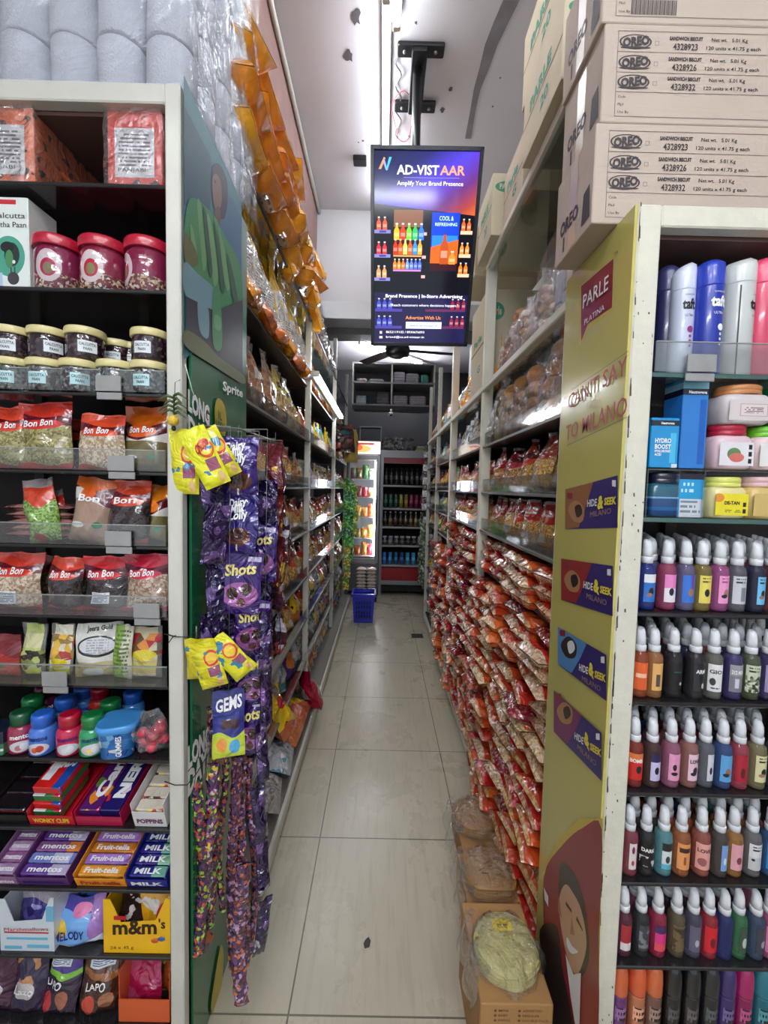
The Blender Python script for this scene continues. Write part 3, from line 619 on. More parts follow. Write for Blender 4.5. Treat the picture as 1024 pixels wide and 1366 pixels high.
B_SEED = brandbag('bag_green_seed', (196, 48, 36), MRN, (200, 42, 34), [(128, 122, 70), (150, 142, 88), (106, 98, 54), (168, 158, 104)], lr)
B_PALE = brandbag('bag_pale_content', (200, 48, 38), MRN, (204, 44, 36), [(190, 172, 150), (168, 142, 118), (150, 118, 92), (205, 190, 168)], lr)
B_DARK = brandbag('bag_dark_content', (200, 52, 36), MRN, (206, 48, 36), [(48, 36, 38), (38, 28, 32), (64, 48, 46), (30, 24, 28)], lr)
B_BRN = brandbag('bag_brown_content', (196, 46, 36), MRN, (198, 42, 36), [(150, 118, 80), (122, 90, 58), (178, 150, 104), (104, 74, 48)], lr)
B_ORG = pmat('bag_orange_top', (108, 98, 58), [('above', .45, .0, 1, 0, (214, 206, 196)), ('above', .58, .12, 3.2, 3.4, MRN), ('above', .74, .08, 4, 3, (218, 108, 26)), ('ell', .42, .60, .36, .10, (214, 96, 30)), ('ell', .3, .2, .14, .03, (210, 214, 210)), ('ell', .72, .22, .09, .045, (34, 120, 84))], coat=.8, bump=.3)
B_POWD = pmat('bag_powder', (160, 132, 112), [('above', .62, .05, 5, 0, (222, 216, 206)), ('above', .68, .14, 3.2, 1.2, MRN), ('above', .84, .06, 4, 3, (214, 104, 28)), ('ell', .4, .74, .2, .09, (214, 96, 30)), ('ell', .3, .26, .17, .045, (206, 208, 204)), ('ell', .75, .28, .1, .05, (34, 120, 84))], coat=.6, bump=.3)
B_GRN = pmat('bag_green_content', (112, 150, 62), [('cells', 260, 0, .7, 1.1, [(112, 150, 62), (142, 176, 84), (84, 122, 46), (160, 180, 104)]), ('above', .6, .08, 6, 1, (190, 44, 36)), ('above', .86, .02, 6, 1, (150, 140, 140)), ('ell', .5, .06, .2, .07, (180, 40, 40))], coat=.8, bump=.4)
B_PINK = pmat('pack_purple_brown', (122, 72, 78), [('below', .2, .03, 9, 0, (160, 110, 104)), ('above', .75, .04, 8, 0, (166, 128, 122)), ('rect', .1, .8, .45, .55, (190, 180, 176))], coat=.8, bump=.6)
def beyond(nm, w_, h_, d_, m, seed, txt=None, loc=(0, 0, 0), rot=(0, 0, 0), label='', cat='bag', group=None, tu=(.17, .74), tv=.625, th=.016, tm=WINK, sticker=None, **k):
    b, fr = bag(w_, h_, d_, seed, **k); o = b.build(nm, m, None, loc, rot)
    if txt:
        a = MB(); on_bag(a, fr, txt, tu[0], tu[1], tv, th, h_, bold=.02, slant=.02, o=.002); a.build('lettering', tm, o)
    if sticker:
        a = MB(); u0, u1, v0, v1 = sticker; a.grid(lambda x, y: fr(u0+(u1-u0)*x, v0+(v1-v0)*y, .0018), 5, 4); a.build('price_sticker', STK, o)
    return T(o, label, cat, group)
STK = pmat('barcode_sticker', (222, 226, 230), [('print', .1, .9, .1, .9, 7, (90, 110, 150))], rough=.5, coat=0, bump=0, rnd=0)
LY = .95
def lpos(px0, px1, y, Y): a, b = U(px0, y, Y).x, U(px1, y, Y).x; return (a+b)/2, b-a
def ll(i): return [.15, .336, .512, .669, .844, 1.029, 1.197, 1.365, 1.538, 1.717, 1.948, 2.176][i]
def py2h(py, z, Y): return max(.02, U(110, py, Y).z-z)
G1 = 'red topped bags on the left end shelves'
ROWS = [  # shelf index, x0, x1, ytop, material, name, text, label, y rotation, sticker
 (8, -12, 42, 545, B_SEED, 'seed_bag', 'Bon Bon', 'red topped bag of brown seed at the left picture edge beneath the cream lid jars', .0, None),
 (8, 30, 96, 538, B_SEED, 'seed_bag', 'Bon Bon', 'tall red topped bag of green fennel seed beneath the cream lid jars', -.06, None),
 (8, 104, 163, 552, B_PALE, 'seed_bag', 'Bon Bon', 'shorter slumped red topped bag right of the tall fennel seed bag', .03, None),
 (8, 166, 222, 540, B_ORG, 'spice_bag', 'Bon Bon', 'orange topped bag of brown powder beside the white post behind the chillies', .02, None),
 (7, 40, 82, 640, B_GRN, 'seed_bag', None, 'leaning narrow bag of green grains with a red top', -.14, None),
 (7, 66, 100, 655, B_GRN, 'seed_bag', None, 'second green grain bag half hidden behind the leaning one', -.3, None),
 (7, 92, 143, 637, B_POWD, 'powder_bag', 'Bon', 'beige powder pouch with orange and maroon top leaning left', .13, None),
 (7, 144, 198, 640, B_DARK, 'spice_bag', 'Bon', 'dark spice pouch with orange top right of the beige powder pouch', .0, None),
 (7, 188, 222, 645, B_ORG, 'spice_bag', None, 'dark pouch squeezed against the white post below the orange topped bag', .03, None),
 (6, -10, 54, 740, B_PALE, 'nut_bag', 'Bon Bon', 'red topped bag of pale nuts with barcode sticker at the left picture edge', 0, (.3, .65, .12, .34)),
 (6, 64, 108, 745, B_DARK, 'seed_bag', 'Bon Bon', 'narrow red topped bag of black seed without a sticker', .04, None),
 (6, 114, 170, 742, B_DARK, 'seed_bag', 'Bon Bon', 'red topped bag of dark seed with a white barcode sticker', -.02, (.28, .72, .16, .36)),
 (6, 170, 224, 738, B_PALE, 'nut_bag', 'Bon Bon', 'red topped bag of pale curls beside the post on the sticker shelf', -.05, None)]
for k, (si, x0, x1, yt, m, nm, tx, lb, ry, st) in enumerate(ROWS):
    Y = .995 + (.03 if 'behind' in lb or 'squeezed' in lb else 0); x, ww = lpos(x0, x1, (yt+60), Y); z = ll(si); hh = py2h(yt, z, Y)
    beyond(nm, ww*1.02, hh, .05, m, k+3, tx, (x, Y, z+.001), (radians(-4), ry, 0), lb, 'bag', G1, tv=.62 if m is not B_ORG else .57, sticker=st)
for k in range(5):      # flat packets lying in a pile
    b, fr = bag(.16, .10, .022, 40+k); o = b.build('flat_packet', B_PINK, None, (-.84+R(.004), 1.0, ll(7)+.012+.0165*k), (radians(90-4), 0, radians(180)+R(.05)))
    T(o, 'purple brown flat packet, %s from the bottom of the pile at the left edge' % ORD[k], 'packet', 'flat packets piled left of the green grains')
# second rank of bags a little deeper, seen in the gaps
for k, (x0, x1, si, yt, m) in enumerate(((0, 50, 8, 548, B_BRN), (84, 130, 8, 560, B_DARK), (20, 70, 6, 742, B_BRN), (96, 130, 6, 752, B_BRN), (150, 190, 6, 748, B_PALE))):
    Y = 1.09; x, ww = lpos(x0, x1, 600, Y); z = ll(si)
    beyond('spice_bag', ww, py2h(yt, z, Y), .05, m, 60+k, None, (x, Y, z+.001), (0, R(.05), 0), ('red topped bag standing behind the gap between front bags, %s of five' % ORD[k]), 'bag', 'bags in the second rank on the left end shelves')

# ---- boxes of sweets in plastic on the top left shelf
BX = pmat('orange_dotted_carton', (214, 78, 44), [('cells', 75, 0, 1, .09, [(60, 30, 30), (50, 28, 28)])], rough=.5, coat=.3, bump=.0, rnd=.05)
def carton(name, x0, x1, y0, y1, z0, z1, m, label, cat='box', faces=None, group=None, r=.002):
    o = MB().rbox(x0, x1, y0, y1, z0, z1, r).build(name, m); T(o, label, cat, group); return o
for (xa, xb, lb, ex) in ((-40, 45, 'orange dotted sweet box with yellow oval on its side, in clear wrap', 1), (143, 216, 'orange sweet box with white text panel in wrap beside the post', 0)):
    a, b = U(xa, 190, .97).x, U(xb, 190, .97).x; z = ll(11); h = .166
    o = carton('sweet_box', a, b, .97, 1.24, z+.001, z+h, BX, lb)
    mm = MB(); W_ = b-a; mm.quad([(a+W_*.14, .9692, z+.022), (b-W_*.14, .9692, z+.022), (b-W_*.14, .9692, z+.128), (a+W_*.14, .9692, z+.128)]); mm.build('text_panel', pmat('text_panel', (206, 202, 204), [('print', .1, .9, .2, .9, 13, (110, 104, 118))], rough=.5, coat=0, bump=0, rnd=0), o)
    lt = MB(); lt.text('PANJABI', (a+W_*.2, .9688, z+.034), (b-W_*.3, .9688, z+.034), (0, 0, .008)); lt.build('lettering', INK, o)
    if ex:
        mm = MB(); q = [(b+.0006, 1.09+.055*cos(t_), z+.045+.032*sin(t_)) for t_ in [i*2*pi/24 for i in range(24)]]; mm.quad(q)
        mm.build('yellow_oval', mat('oval_yellow', (196, 176, 70), .4), o); lt = MB(); lt.text('EAT', (b+.0012, 1.055, z+.045), (b+.0012, 1.11, z+.035), (0, 0, .018)); lt.build('lettering', INK, o)
    wr = MB(); rs = random.Random(xa)
    def wf(u, v, a=a, b=b, z=z, h=h):
        P = [(a-.004, 1.2), (a-.004, .965), (b+.004, .965), (b+.004, 1.25)]; s_ = u*3; i = min(2, int(s_)); f = s_-i
        x_ = P[i][0]+(P[i+1][0]-P[i][0])*f; y_ = P[i][1]+(P[i+1][1]-P[i][1])*f
        k = .003*sin(40*u+9*v)+.003*sin(23*v+31*u); return (x_+k*(1 if i != 1 else 0), y_-abs(k), z+.002+h*1.05*v+.004*sin(30*u))
    wr.grid(wf, 36, 10); wr.build('clear_wrap', FILM, o)
# Calcutta box
z = ll(10); a, b = U(-22, 320, .975).x, U(38, 320, .975).x
o = carton('paan_box', a, b, .975, 1.06, z+.001, z+.205, pmat('white_green_box', (214, 222, 216), [('ell', .55, .36, .36, .22, (70, 150, 128)), ('ell', .62, .38, .17, .13, (30, 46, 44)), ('rect', .1, .4, 0, .18, (170, 190, 215)), ('ell', .52, .46, .15, .06, (20, 26, 30)), ('ell', .56, .33, .09, .10, (70, 130, 84)), ('ell', .66, .30, .035, .02, (220, 220, 210)), ('ell', .64, .12, .13, .07, (60, 56, 60)), ('rect', .58, .61, .12, .24, (60, 56, 60)), ('rect', .66, .69, .12, .25, (60, 56, 60)), ('rect', .38, .74, .92, .97, (190, 40, 50))], rough=.45, coat=.3, bump=0, rnd=0), 'white paan box printed with a green face beside the red lid jars')
lt = MB(); lt.text('Calcutta', (a+.02, .9742, z+.158), (b-.006, .9742, z+.158), (0, 0, .012)); lt.text('Meetha Paan', (a+.01, .9742, z+.138), (b-.004, .9742, z+.138), (0, 0, .012)); lt.build('lettering', INK, o)
# red lid jars
RJ = pmat('jar_pink_contents', (126, 34, 60), [('cells', 200, 0, .35, .8, [(170, 150, 110), (120, 60, 60), (200, 190, 170), (90, 40, 50)]), ('ell', .42, .5, .26, .36, (206, 190, 192)), ('ell', .42, .46, .16, .2, (170, 30, 48)), ('ell', .42, .44, .1, .13, (120, 110, 70))], rough=.1, coat=1, bump=.1)
RLID = mat('red_jar_lid', (176, 28, 52), .3, coat=.5)
jb = MB().lathe([(.044, 0), (.050, .006), (.050, .085), (.046, .094), (.046, .1)], 28)
j0 = jb.build('candy_jar', RJ); MB().lathe([(.0515, .098), (.0525, .1), (.0525, .118), (.05, .1225)], 28).build('lid', RLID, j0)
for k, (px, lb) in enumerate(((80, 'red lid jar of pink sweets next to the white paan box'), (140, 'middle of the three red lid jars, round white label to the front'), (199, 'red lid jar of pink sweets standing against the white post'))):
    x = U(px, 345, 1.01).x; o = j0 if k == 0 else clone(j0); o.location = (x, 1.01, z+.001); o.rotation_euler = (0, 0, (.35, .15, -.6)[k]); T(o, lb, 'jar', 'red lid jars')
for k, px in enumerate((95, 150, 205)):
    o = clone(j0, (U(px, 345, 1.14).x, 1.14, z+.001), (0, 0, 1+k)); T(o, 'red lid jar in the back rank, %s from the left, upper shelf' % ORD[k], 'jar', 'red lid jars')
# cream lid jars
DJ = pmat('jar_dark_contents', (40, 24, 32), [('cells', 160, 0, 1, .5, [(30, 18, 24), (66, 44, 50), (22, 14, 20), (84, 66, 70)])], rough=.06, coat=1, bump=.15)
GJ = pmat('jar_grey_contents', (84, 88, 86), [('cells', 160, 0, 1, .7, [(60, 52, 58), (110, 120, 116), (48, 44, 50), (130, 136, 134)])], rough=.06, coat=1, bump=.15)
CLID = mat('cream_jar_lid', (216, 204, 146), .35, coat=.3)
def cjar(m, label_m):
    o = MB().lathe([(.035, 0), (.039, .004), (.0395, .04), (.038, .052), (.037, .056)], 28).build('paan_jar', m)
    MB().lathe([(.0405, .055), (.042, .057), (.042, .068), (.0405, .072), (.035, .073)], 28).build('lid', CLID, o)
    lt = MB(); lt.grid(lambda u, v: (.0402*sin((u-.5)*.95), -.0402*cos((u-.5)*.95), .014+.026*v), 8, 2); l_ = lt.build('paper_label', label_m, o)
    t_ = MB(); f = lambda r0: (lambda x, y: (.0406*sin((x-.5)*.8), -.0406*cos((x-.5)*.8), r0+.006*y))
    t_.text('CALCUTTA', 0, 0, 0, fn=f(.029), bold=.02); t_.text('PAAN', 0, 0, 0, fn=lambda x, y: (.0406*sin((x-.5)*.4), -.0406*cos((x-.5)*.4), .019+.006*y), bold=.02); t_.build('lettering', INK, l_); return o
PL = mat('white_paper_label', (214, 220, 224), .5); PL2 = mat('pale_blue_paper_label', (176, 212, 214), .5)
jd, jg = cjar(DJ, PL), cjar(GJ, PL2); z = ll(9); first = {id(jd): True, id(jg): True}
CJ = [(20, .995, 0, 1, .3), (66, .995, 0, 1, .9), (115, .99, 0, 1, .7), (158, 1.07, 0, 1, .2), (178, 1.09, 0, 1, .1), (201, .99, 0, 1, .05), (20, .985, 1, 0, .2), (64, .985, 1, 0, .1), (107, .985, 1, 0, .6), (156, .985, 1, 0, -.8), (200, .985, 1, 0, .0), (42, 1.07, 1, 0, 0), (132, 1.07, 1, 0, 1)]
for k, (px, Y, lower, dark, rz) in enumerate(CJ):
    src = jd if dark else jg; o = src if first.pop(id(src), None) else clone(src)
    o.location = (U(px, 490, Y).x, Y, z+.001+(0 if lower else .0745)); o.rotation_euler = (0, 0, rz)
    T(o, ('grey jar with cream lid, lower tier, %s from the left edge' % ORD[k-6]) if lower else ('dark jar with cream lid, upper tier, %s from the left edge' % ORD[k]), 'jar', 'cream lid jars stacked in two tiers')
for k in range(3):   # lower tier also stands behind to carry the deep upper jars
    o = clone(jg, (U((85, 162, 183)[k], 490, 1.08).x, 1.08+.01*k, z+.001)); T(o, 'grey cream lid jar in the rear of the lower tier, %s one' % ORD[k], 'jar', 'cream lid jars stacked in two tiers')

# ---- pouches below (shelf 5)
z = ll(5)
PCH = [(-20, 28, 850, pmat('pouch_red', (170, 60, 36), [('above', .5, .1, 4, 0, (120, 40, 34)), ('ell', .4, .3, .3, .1, (40, 100, 50))]), 'red brown pouch at the left picture edge beside the green label pouch', None),
 (28, 64, 834, pmat('pouch_green', (110, 112, 108), [('rect', .15, .9, .08, .98, (190, 204, 120)), ('rect', .15, .9, .55, .8, (214, 212, 160)), ('cells', 70, .15, .5, .7, [(40, 34, 28), (130, 140, 70), (60, 50, 40)]), ('rect', .2, .85, .06, .14, (220, 220, 60))]), 'narrow clear pouch with olive green label of dark dates', None),
 (64, 98, 834, pmat('pouch_fruit', (112, 112, 108), [('rect', .2, .92, .1, .98, (216, 210, 190)), ('cells', 60, .35, .8, .7, [(170, 50, 40), (150, 120, 60), (220, 170, 60)]), ('ell', .55, .3, .3, .09, (228, 206, 40)), ('rect', .2, .92, .08, .2, (190, 200, 70))]), 'narrow clear pouch with red and yellow fruit label, left of white card', None),
 (104, 160, 832, pmat('pouch_white', (208, 206, 198), [('ell', .5, .58, .42, .19, (36, 36, 38)), ('ell', .5, .59, .37, .15, (198, 200, 202)), ('print', .28, .74, .46, .72, 22, (150, 152, 156)), ('rect', 0, 1, .0, .30, (178, 160, 120)), ('ell', .42, .12, .22, .08, (196, 200, 196))]), 'wide white pouch with a silver oval dish and printed words', 'Jeera Gold'),
 (150, 176, 834, pmat('pouch_leaf', (198, 196, 176), [('left', .75, .3, (130, 170, 60)), ('print', .1, .9, .1, .9, 14, (90, 110, 60))]), 'white and green pouch turned sideways next to the silver oval dish pouch', None),
 (174, 216, 835, pmat('pouch_veg', (116, 116, 110), [('rect', .12, .88, .06, .98, (214, 206, 170)), ('cells', 50, .45, .86, .8, [(200, 60, 40), (230, 160, 50), (110, 90, 60)]), ('ell', .5, .46, .36, .1, (226, 216, 50)), ('rect', .12, .88, .12, .36, (206, 196, 110))]), 'pouch with vegetables and lemon printed on it next to the white post', None)]
for k, (x0, x1, yt, m, lb, tx) in enumerate(PCH):
    Y = .99+.01*(k % 2); x, ww = lpos(x0, x1, 880, Y)
    beyond('snack_pouch', ww, py2h(yt, z, Y)+.0, .035, m, 80+k, tx, (x, Y, z+.001), (radians(-3), R(.03), R(.2)), lb, 'pouch', tu=(.25, .75), tv=.86, th=.012, tm=INK)

# ---- chewing gum bottles (shelf 4)
z = ll(4)
def gum(c1, lidc, lab, nm):
    bm_ = pmat('gum_'+nm, c1, [('ell', .5, .30, .38, .2, (216, 214, 222)), ('ell', .42, .26, .12, .1, lab), ('ell', .6, .3, .14, .12, (190, 50, 60) if nm == 'blue' else (236, 236, 236))], rough=.2, coat=.7, bump=.0, rnd=.04)
    o = MB().lathe([(.025, 0), (.029, .005), (.029, .052), (.026, .062), (.021, .068)], 24).build('gum_bottle', bm_)
    MB().lathe([(.0215, .067), (.0235, .068), (.0238, .090), (.0225, .096), (.018, .098)], 24).build('lid', mat('lid_'+nm, lidc, .3, coat=.6), o)
    t_ = MB(); t_.text('mentos', 0, 0, 0, fn=lambda x, y: (.0295*sin((x-.5)*1.5), -.0295*cos((x-.5)*1.5), .040+.011*y), bold=.03); t_.build('lettering', mat('navy_ink', (24, 30, 110), .4) if nm in ('blue', 'green', 'red') else WINK, o)
    return o
GS = {'blue': gum((70, 130, 205), (40, 100, 200), (220, 60, 60), 'blue'), 'red': gum((198, 30, 58), (176, 16, 46), (230, 230, 240), 'red'), 'green': gum((40, 150, 86), (22, 120, 60), (250, 220, 120), 'green'), 'dark': gum((150, 40, 70), (24, 84, 50), (210, 120, 120), 'dark'), 'plum': gum((120, 30, 80), (110, 20, 70), (210, 210, 210), 'plum')}
usedg = set()
for k, (px, Y, c, lb) in enumerate(((30, .99, 'dark', 'green lid gum bottle with pink front, second from the left edge'), (58, .985, 'blue', 'light blue gum bottle in the front row left of the red one'), (94, .985, 'red', 'red gum bottle in the front row'), (124, .985, 'green', 'green gum bottle in the front row right of the red one'),
    (45, 1.06, 'green', 'green gum bottle in the second row behind the light blue one'), (62, 1.12, 'plum', 'plum gum bottle far back on the gum shelf'), (88, 1.06, 'blue', 'blue gum bottle in the second row behind the red one'), (113, 1.12, 'blue', 'blue gum bottle in the back row between plum and red'), (135, 1.12, 'red', 'red gum bottle in the back row'), (148, 1.05, 'green', 'green gum bottle in the second row behind the blue tub'), (178, 1.10, 'blue', 'blue gum bottle in the back row nearest the post'))):
    o = GS[c] if c not in usedg else clone(GS[c]); usedg.add(c); o.location = (U(px, 980, Y).x, Y, z+.001); o.rotation_euler = (0, 0, .35+R(.3)); T(o, lb, 'gum bottle', 'gum bottles on the left end shelf')
o = MB().lathe([(.034, 0), (.038, .004), (.043, .065), (.047, .07), (.0475, .08), (.044, .084)], 24, pw=.6, ms=[0, 0, 1, 1, 1]).build('gum_tub', [pmat('gum_tub_blue', (48, 116, 206), [('cells', 60, 0, 1, .35, [(30, 70, 170), (120, 180, 235), (240, 240, 250)])], bump=.2), mat('tub_lid', (70, 150, 220), .2, coat=.8)], None, (U(160, 980, .99).x, .99, z+.001), (0, 0, .3))
t_ = MB(); t_.text('GUMMIES', (-.03, -.0455, .012), (-.03, -.047, .062), (-.012, 0, 0), bold=.02); t_.xf(Matrix.Translation((.045, 0, 0))); t_.build('lettering', WINK, o); T(o, 'square blue gum tub with a flat lid in the front row', 'tub')
o = MB(); rs = random.Random(3)
for i in range(16): o.ell((rs.uniform(-.03, .03), rs.uniform(-.02, .02), .014+.013*(i//4)), .015, .012, .013, 0, 10, 6)
o = o.build('sweet_bag', mat('pink_sweets', (206, 60, 80), .35, coat=.5), None, (U(203, 980, 1.0).x, 1.0, z+.002)); b, fr = bag(.085, .10, .07, 5, pinch=.4); b.build('clear_bag', FILM, o); T(o, 'clear bag of pink red sweets beside the post on the gum shelf', 'bag')
carton('gum_box', U(-12, 980, .99).x, U(18, 980, .99).x, .96, 1.02, z+.001, z+.06, pmat('gum_box', (60, 120, 90), [('above', .5, 0, 1, 0, (30, 40, 60)), ('rect', 0, 1, .2, .3, (210, 220, 210))], bump=0), 'dark green striped gum box at the left picture edge', 'box')

# ---- tilted cartons (shelves 3, 2)
def tray(x0, x1, zz, wallm, D=.26, hf=.03, label='', lip=None, tilt=17, txt=None, tcol=WINK, th=.014, group='display cartons on the lower left shelves'):
    Y0 = .965; a, b = U(x0, 1080, Y0).x, U(x1, 1080, Y0).x; W_ = b-a
    t = empty('display_carton', (a, Y0, zz+.001), (radians(tilt), 0, 0)); m = MB(); k = .0015
    m.box(0, W_, 0, D, 0, k); m.box(0, W_, 0, k, k, hf); m.box(0, k, k, D, k, hf*1.5); m.box(W_-k, W_, k, D, k, hf*1.5); m.box(k, W_-k, D-k, D, k, hf*1.5)
    m.build('carton', wallm, t)
    if txt: q = MB(); q.text(txt, (W_*.1, -.0006, hf*.25), (W_*.9, -.0006, hf*.25), (0, 0, th), bold=.04); q.build('lettering', tcol, t)
    return T(t, label, 'carton', group), W_
def fill_bars(t, W_, D, hf, mats, n, nx=1, tall=.022, name='bar', txt=None, tmat=WINK, labf=None, grp=None, cat='bar'):
    out = []; base = {}
    for i in range(n):
        for j in range(nx):
            mtl = mats[(i*nx+j) % len(mats)]; L_ = (D-.012)/n; ww = (W_-.008)/nx
            key = mtl.name
            if key not in base:
                o = MB().rbox(0, ww-.002, 0, L_-.002, 0, tall, .003).build(name, mtl)
                if txt: q = MB(); q.text(txt, (ww*.12, L_*.2, tall+.0006), (ww*.85, L_*.2, tall+.0006), (0, L_*.45, 0), bold=.03); q.build('lettering', tmat, o)
                base[key] = o
            else: o = clone(base[key])
            o.location = t.matrix_basis @ Vector((.004+ww*j, .006+L_*i, .0025+hf*.55)); o.rotation_euler = t.rotation_euler
            T(o, labf % ORD[i*nx+j], cat, grp); out.append(o)
z = ll(3)
t, W_ = tray(-12, 38, z, mat('carton_black', (22, 18, 22), .4), label='black carton of dark packs at the left picture edge above the lilac rolls'); fill_bars(t, W_, .26, .03, [pmat('pack_black', (26, 20, 26), [('rect', 0, 1, .6, .8, (120, 24, 40))], bump=.2)], 6, 1, name='sweet_pack', labf='black sweet pack, %s from the front in the black carton', grp='packs in the black carton', cat='pack')
t, W_ = tray(40, 100, z, mat('carton_red', (196, 22, 40), .35, coat=.4), label='red display carton with yellow lettering on its front lip', txt='WONKY CUPS', tcol=mat('yellow_ink2', (240, 206, 60), .4))
ND = [pmat('nerds_green', (36, 120, 60), [('rect', 0, .45, 0, 1, (206, 208, 212)), ('rect', .75, 1, 0, 1, (196, 30, 60))], ax='XY', bump=.1), pmat('nerds_red', (200, 30, 54), [('rect', .1, .4, .2, .8, (222, 222, 226)), ('rect', .7, 1, 0, 1, (30, 80, 160))], ax='XY', bump=.1)]
for k in range(4):
    o = MB().rbox(0, W_*.62, 0, .10, 0, .021, .002).build('candy_box', ND[k % 2]); o.location = t.matrix_basis @ Vector((.006+.002*k, .01+.004*k, .012+.0215*k)); o.rotation_euler = (t.rotation_euler.x, 0, R(.05)); T(o, 'small red or green candy box, %s from the bottom in the red carton' % ORD[k], 'box', 'candy boxes stacked in the red carton')
    q = MB(); q.text('NERDS', (.006, .05, .0218), (W_*.58, .06, .0218), (0, .028, 0), bold=.05); q.build('lettering', WINK, o)
for k, (m_, lb) in enumerate(((ND[1], 'red candy box leaning at the back of the red carton'), (ND[0], 'green candy box leaning at the back of the red carton'))):
    o = MB().rbox(0, W_*.7, 0, .02, 0, .09, .002).build('candy_box', m_, None, t.matrix_basis @ Vector((.008+.002*k, .15+.05*k, .02)), (radians(-30), 0, 0)); T(o, lb, 'box', 'candy boxes stacked in the red carton')
t, W_ = tray(103, 164, z, mat('carton_magenta', (176, 24, 70), .35, coat=.4), label='magenta and purple carton of long candy boxes in the middle of the tilted shelf')
for k, (m_, tt, lb) in enumerate(((pmat('nerds_purple', (92, 30, 110), [('cells', 40, 0, 1, .3, [(220, 60, 90), (90, 140, 60), (240, 150, 50)])], ax='XY', bump=.1), 'Candy', 'long purple candy box with coloured dots lying in the magenta carton'), (pmat('nerds_navy', (30, 28, 96), [('cells', 40, 0, 1, .2, [(210, 40, 80), (220, 210, 220)])], ax='XY', bump=.1), 'NERDS', 'long navy candy box with white vertical lettering in the magenta carton'))):
    w2 = (W_-.01)/2; o = MB().rbox(0, w2-.002, 0, .235, 0, .028, .002).build('candy_box', m_); o.location = t.matrix_basis @ Vector((.004+w2*k, .01, .012)); o.rotation_euler = t.rotation_euler; T(o, lb, 'box')
    q = MB(); q.text(tt, (w2*.8, .03, .0288), (w2*.8, .2, .0288), (-w2*.5, 0, 0), bold=.05); q.build('lettering', WINK, o)
t, W_ = tray(180, 223, z, mat('carton_white', (220, 216, 216), .4), hf=.05, label='white fruit sweet carton beside the post with arched coloured lettering', txt='POPPINS', tcol=mat('plum_ink', (96, 30, 90), .4))
fill_bars(t, W_, .26, .05, [pmat('sweet_roll_stripes', (206, 196, 180), [('cells', 60, 0, 1, .6, [(190, 60, 50), (230, 200, 120), (70, 40, 40)])], bump=.4)], 8, 1, .02, 'sweet_roll', labf='striped foil sweet roll, %s from the front in the white carton', grp='sweet rolls in the white carton', cat='sweet roll')
z = ll(2)
for (x0, x1, cm, mats_, tx, tc, bt_, lb, g, n) in (
  (-14, 22, mat('carton_lilac', (150, 110, 150), .4), [pmat('roll_lilac', (176, 140, 180), [('rect', 0, 1, .3, .6, (120, 60, 120))]), pmat('roll_mauve', (140, 90, 140), [('rect', .2, .8, .3, .6, (230, 210, 170))])], 'mentos', WINK, 'mentos', 'lilac carton of sweet rolls at the left picture edge', 'lilac rolls', 10),
  (24, 92, mat('carton_plum', (96, 50, 110), .35), [pmat('roll_grape', (90, 60, 140), [('rect', .6, 1, 0, 1, (180, 170, 200))], ax='XY'), pmat('roll_sky', (120, 130, 200), [('rect', .5, .9, 0, 1, (200, 200, 230))], ax='XY'), pmat('roll_orange', (150, 90, 150), [('rect', .7, 1, 0, 1, (230, 140, 60))], ax='XY')], 'mentos', mat('navy_ink', (24, 30, 110), .4), 'mentos', 'purple carton of grape rolls with orange on its front', 'grape rolls', 10),
  (101, 168, mat('carton_orange', (232, 150, 40), .35), [pmat('roll_amber', (206, 130, 40), [('rect', .1, .9, .2, .8, (226, 150, 60))], ax='XY'), pmat('roll_violet', (150, 110, 190), [('rect', .1, .9, .2, .8, (170, 130, 200))], ax='XY')], 'Fruit-tella', mat('red_ink', (180, 30, 35)), 'Fruit-tella', 'orange carton of fruit chews in the middle of the lower carton shelf', 'fruit chews', 10),
  (170, 224, mat('carton_navy', (36, 40, 140), .35), [pmat('bar_navy', (40, 40, 130), [('rect', .62, 1, 0, 1, (110, 170, 150))], ax='XY'), pmat('bar_navy2', (34, 34, 116), [('rect', .66, 1, 0, 1, (130, 180, 140))], ax='XY')], 'MILK', WINK, 'MILK', 'navy carton of milk chocolate bars beside the post', 'milk bars', 10)):
    t, W_ = tray(x0, x1, z, cm, label=lb, txt=tx, tcol=tc, tilt=21); fill_bars(t, W_, .26, .03, mats_, n, 1, .016, 'sweet_bar', bt_, WINK, labf='wrapped bar, %s from the front of the '+g+' carton', grp=g+' in their carton', cat='bar')
# ---- shelf 1 cartons
z = ll(1)
def front_panel_box(x0, x1, hh, m, label, cut=True, side=None):
    Y0 = .965; a, b = U(x0, 1240, Y0).x, U(x1, 1240, Y0).x; W_ = b-a; t = empty('display_carton', (a, Y0, z+.001)); q = MB()
    pr = [(0, 0), (W_, 0), (W_, hh), (W_*.93, hh), (W_*.78, hh*.6), (W_*.26, hh*.55), (W_*.1, hh*.97), (0, hh*.97)]
    q.loft([[(x, 0, zz) for x, zz in pr], [(x, .0018, zz) for x, zz in pr]], 0)
    q.box(0, .0018, .0018, .2, 0, hh*.9); q.box(W_-.0018, W_, .0018, .2, 0, hh*.9); q.box(0, W_, .198, .2, 0, hh); q.box(.0018, W_-.0018, .0018, .198, 0, .002); q.build('carton', m, t)
    return T(t, label, 'carton'), a, W_
t, a, W_ = front_panel_box(138, 227, .145, mat('carton_yellow', (238, 184, 24), .35, coat=.3), 'yellow peanut candy display carton with brown lettering beside the post')
q = MB(); q.text('m&m', (W_*.14, -.001, .050), (W_*.80, -.001, .054), (0, 0, .036), 0, bold=.03); q.text("'s", (W_*.83, -.001, .068), (W_*.93, -.001, .068), (0, 0, .024), 0, bold=.02); q.text('24 x 45 g', (W_*.1, -.001, .01), (W_*.45, -.001, .012), (0, 0, .008), 0)
